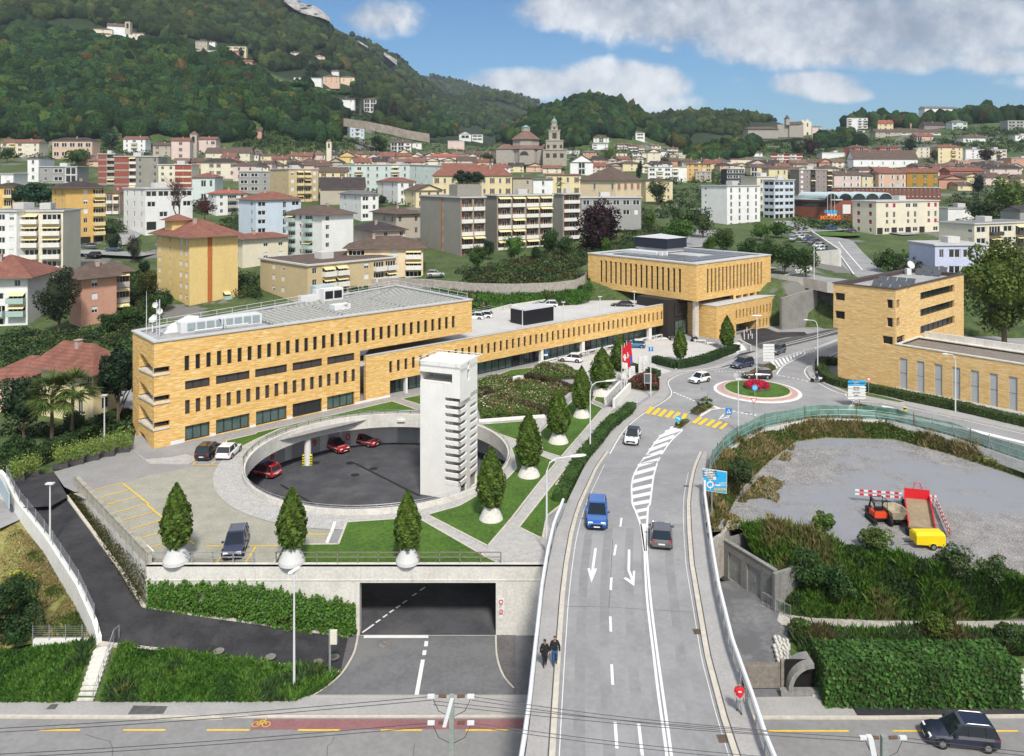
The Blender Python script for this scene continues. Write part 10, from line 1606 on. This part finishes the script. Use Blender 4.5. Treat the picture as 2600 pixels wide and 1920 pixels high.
def person(label,pos,hgt,shirt,trousers,hair,pose,face=-90,bag=None,skinc=(.48,.30,.22),hood=None,shoes=(.03,.03,.03),print_=None,long_=False):
 """pose: dict of joint -> (x,y,z) in units of body height; person looks along -Y locally""";t=tg('person',label,'person',pos);J=dict(pel=(0,0,.52),che=(0,.0,.70),nek=(0,-.005,.83),hed=(0,-.02,.925),shl=(.105,0,.80),shr=(-.105,0,.80),ell=(.14,.01,.64),elr=(-.14,.01,.64),hal=(.15,-.04,.49),har=(-.15,-.04,.49),hpl=(.05,0,.50),hpr=(-.05,0,.50),knl=(.055,-.05,.28),knr=(-.05,.01,.28),anl=(.055,-.02,.045),anr=(-.05,.11,.06));J.update(pose)
 def chain(name,segs,m_,sub=2):
  vs,es,rs=[],[],[];idx={}
  for a,b,ra,rb_ in segs:
   for k,r in((a,ra),(b,rb_)):
    if k not in idx:idx[k]=len(vs);p=J[k]if isinstance(k,str)else k;vs.append(tuple(x*hgt for x in p));rs.append(r*hgt)
   es.append((idx[a],idx[b]))
  me=bpy.data.meshes.new(name);me.from_pydata(vs,es,[]);me.materials.append(m_);o=bpy.data.objects.new(name,me);COL.objects.link(o);o.parent=t;md=o.modifiers.new('skin','SKIN');me.skin_vertices or me.skin_vertices;sv=me.skin_vertices[0].data if me.skin_vertices else None
  if sv is None:
   bpy.context.view_layer.objects.active=o;bpy.ops.mesh.customdata_skin_add();sv=me.skin_vertices[0].data
  for i,r in en(rs):sv[i].radius=(r,r)
  sv[0].use_root=True;sd_=o.modifiers.new('sub','SUBSURF');sd_.levels=sub;sd_.render_levels=sub;return o
 sk=mat('skin_%d'%int(skinc[0]*100),skinc,.6,.05);fx=lambda k,f,k2:tuple(J[k][i]+(J[k2][i]-J[k][i])*f for i in rg(3));toe=lambda k:(J[k][0],J[k][1]-.085,max(.015,J[k][2]-.035));fing=[];body=[('pel','che',.06,.07),('che','nek',.07,.038),('nek','hed',.036,.056),('hed',(J['hed'][0],J['hed'][1]-.004,J['hed'][2]+.045),.056,.042),('che','shl',.09,.045),('shl','ell',.04,.03),('ell','hal',.028,.018),('che','shr',.09,.045),('shr','elr',.04,.03),('elr','har',.028,.018),('pel','hpl',.06,.05),('hpl','knl',.055,.038),('knl','anl',.036,.022),('anl',toe('anl'),.022,.018),('pel','hpr',.06,.05),('hpr','knr',.055,.038),('knr','anr',.036,.022),('anr',toe('anr'),.022,.018)]
 for h_,e_ in(('hal','ell'),('har','elr')):
  d_=Ve(J[h_])-Ve(J[e_]);d_=d_/d_.length;pal=tuple(Ve(J[h_])+d_*.03);body.append((h_,pal,.018,.017))
  for i in rg(4):ft=tuple(Ve(pal)+d_*(.04-.004*abs(i-1.5))+Ve((0,-.012+(i-1.5)*.012,0)));body.append((pal,ft,.017,.005))
  body.append((h_,tuple(Ve(J[h_])+d_*.02+v3(0,-.028,0)),.018,.006))
 chain('body',body,sk);SH=mat('cloth_%d_%d_%d'%tuple(int(x*255)for x in shirt),shirt,.85,.12,6.);TR=mat('cloth_%d_%d_%d'%tuple(int(x*255)for x in trousers),trousers,.85,.12,6.);ov=.012;cz=(J['pel'][0],J['pel'][1],J['pel'][2]-.05);sl=1.0 if long_ or shirt[0]<.1 else .55;chain('jacket' if sl==1 else 'shirt',[('che',cz,.10,.098),('che',(J['nek'][0],J['nek'][1],J['nek'][2]-.02),.10,.055),('che','shl',.10,.055),('shl','ell',.052,.042),('che','shr',.10,.055),('shr','elr',.052,.042)]+([('ell',fx('ell',.92,'hal'),.042,.03),('elr',fx('elr',.92,'har'),.042,.03)]if sl==1 else[]),SH);chain('trousers',[('pel','hpl',.095,.07),('hpl','knl',.07,.05),('knl',fx('knl',.95,'anl'),.05,.036),('pel','hpr',.095,.07),('hpr','knr',.07,.05),('knr',fx('knr',.95,'anr'),.05,.036)],TR);chain('shoes',[('anl',toe('anl'),.032,.026)],mat('shoe_tone',shoes,.7,0),1);chain('shoes',[('anr',toe('anr'),.032,.026)],mat('shoe_tone',shoes,.7,0),1);h=J['hed'];chain('hair',[((h[0],h[1]+.018,h[2]+.0),(h[0],h[1]+.012,h[2]+.045),.05,.05),((h[0],h[1]+.012,h[2]+.045),(h[0],h[1]-.02,h[2]+.06),.05,.036)]+([((h[0],h[1]+.018,h[2]),(h[0],h[1]+.03,h[2]-.07),.05,.035)]if hood else[]),mat('hair_%d'%int(hair[0]*100),hair,.8,.1,8.));m=MB();hz_=h[2]*hgt;fy=(h[1]-.056)*hgt
 for s_ in(-1,1):m.box(s_*.04-.02,fy-.02,hz_+.005,s_*.04+.02,fy+.02,hz_+.025)
 m.box(-.06,fy-.012,hz_+.008,.06,fy+.02,hz_+.02);m.bd('glasses',BLACKM,t,loc=1);m=MB().add([(-.015,fy+.01,hz_+.0),(.015,fy+.01,hz_),(0,fy-.028,hz_-.025),(0,fy+.01,hz_+.02)],[(0,1,2),(0,2,3),(1,3,2)]);m.bd('nose',sk,t,loc=1);m=MB().box(-.025,fy+.002,hz_-.06,.025,fy+.02,hz_-.05);m.bd('mouth',mat(0,(.35,.12,.11),.6,0),t,loc=1)
 if print_:m=MB().box(-.1,-.1*hgt-.01,.72*hgt,.1,-.1*hgt+.03,.74*hgt);m.box(-.05,-.1*hgt-.012,.745*hgt,.07,-.1*hgt+.03,.755*hgt);m.bd('shirt_print',WHITEP,t,loc=1)
 if bag:m=MB().obox((-.22,-.1,.78),(.2,0,0),(0,-.1,0),(0,0,.3));m.tube([(-.15,-.12,1.05),(.1,-.05,1.38)],.012,4);m.bd('bag',BLACKM,t,loc=1)
 t.rotation_euler=(0,0,radians(face+90));return t
bp=lambda x,y:PDk(*c1('o',x,y),.17)
person('woman in black jacket and trousers walking at the left rail of the bridge',bp(215,1085),1.66,(.015,.015,.017),(.02,.02,.022),(.03,.02,.015),dict(ell=(.15,.03,.65),hal=(.13,-.07,.55),elr=(-.15,.02,.64),har=(-.16,-.05,.51),knr=(-.04,-.06,.28),anr=(-.04,-.03,.04),knl=(.05,.03,.28),anl=(.05,.13,.07)),-90,bag=True,hood=True)
person('man in black jacket and blue jeans walking on the left pavement of the bridge',bp(280,1075),1.8,(.014,.014,.018),(.03,.08,.17),(.04,.03,.02),dict(ell=(.16,.0,.64),hal=(.17,-.06,.49),knr=(-.05,-.06,.28),anr=(-.05,-.04,.04),knl=(.06,.03,.28),anl=(.06,.12,.06)),-90)
person('person in red T-shirt and grey trousers walking away from the rail on the right pavement',bp(1490,1388),1.72,(.62,.015,.03),(.30,.30,.30),(.16,.13,.10),dict(knl=(.05,-.06,.28),anl=(.05,-.04,.04),knr=(-.05,.03,.28),anr=(-.05,.12,.06),hed=(0,-.035,.915)),-95,print_=True)
person('rider in dark jacket and white helmet sitting on the white scooter',pk('l',428,590,.02)+v3(0,0,.18),1.75,(.02,.025,.05),(.05,.05,.06),(.75,.75,.75),dict(pel=(0,.02,.42),che=(0,-.01,.60),nek=(0,-.03,.72),hed=(0,-.05,.80),shl=(.105,-.01,.69),shr=(-.105,-.01,.69),ell=(.15,-.12,.58),elr=(-.15,-.12,.58),hal=(.14,-.24,.53),har=(-.14,-.24,.53),hpl=(.06,0,.41),hpr=(-.06,0,.41),knl=(.08,-.2,.36),knr=(-.08,-.2,.36),anl=(.08,-.14,.12),anr=(-.08,-.14,.12)),-110)
hv,t_,pb=newmat('haze_air');t_.n.clear();vo=t_.node('ShaderNodeVolumePrincipled',i_Density=.00009,i_Color=(.72,.82,.95,1),i_Anisotropy=.2);ou=t_.node('ShaderNodeOutputMaterial',i_Volume=vo.outputs[0])
m=MB().box(-6200,-60,-12,6200,6100,530);m.bd('haze',hv,kind='stuff',label='thin bluish summer haze over the valley')
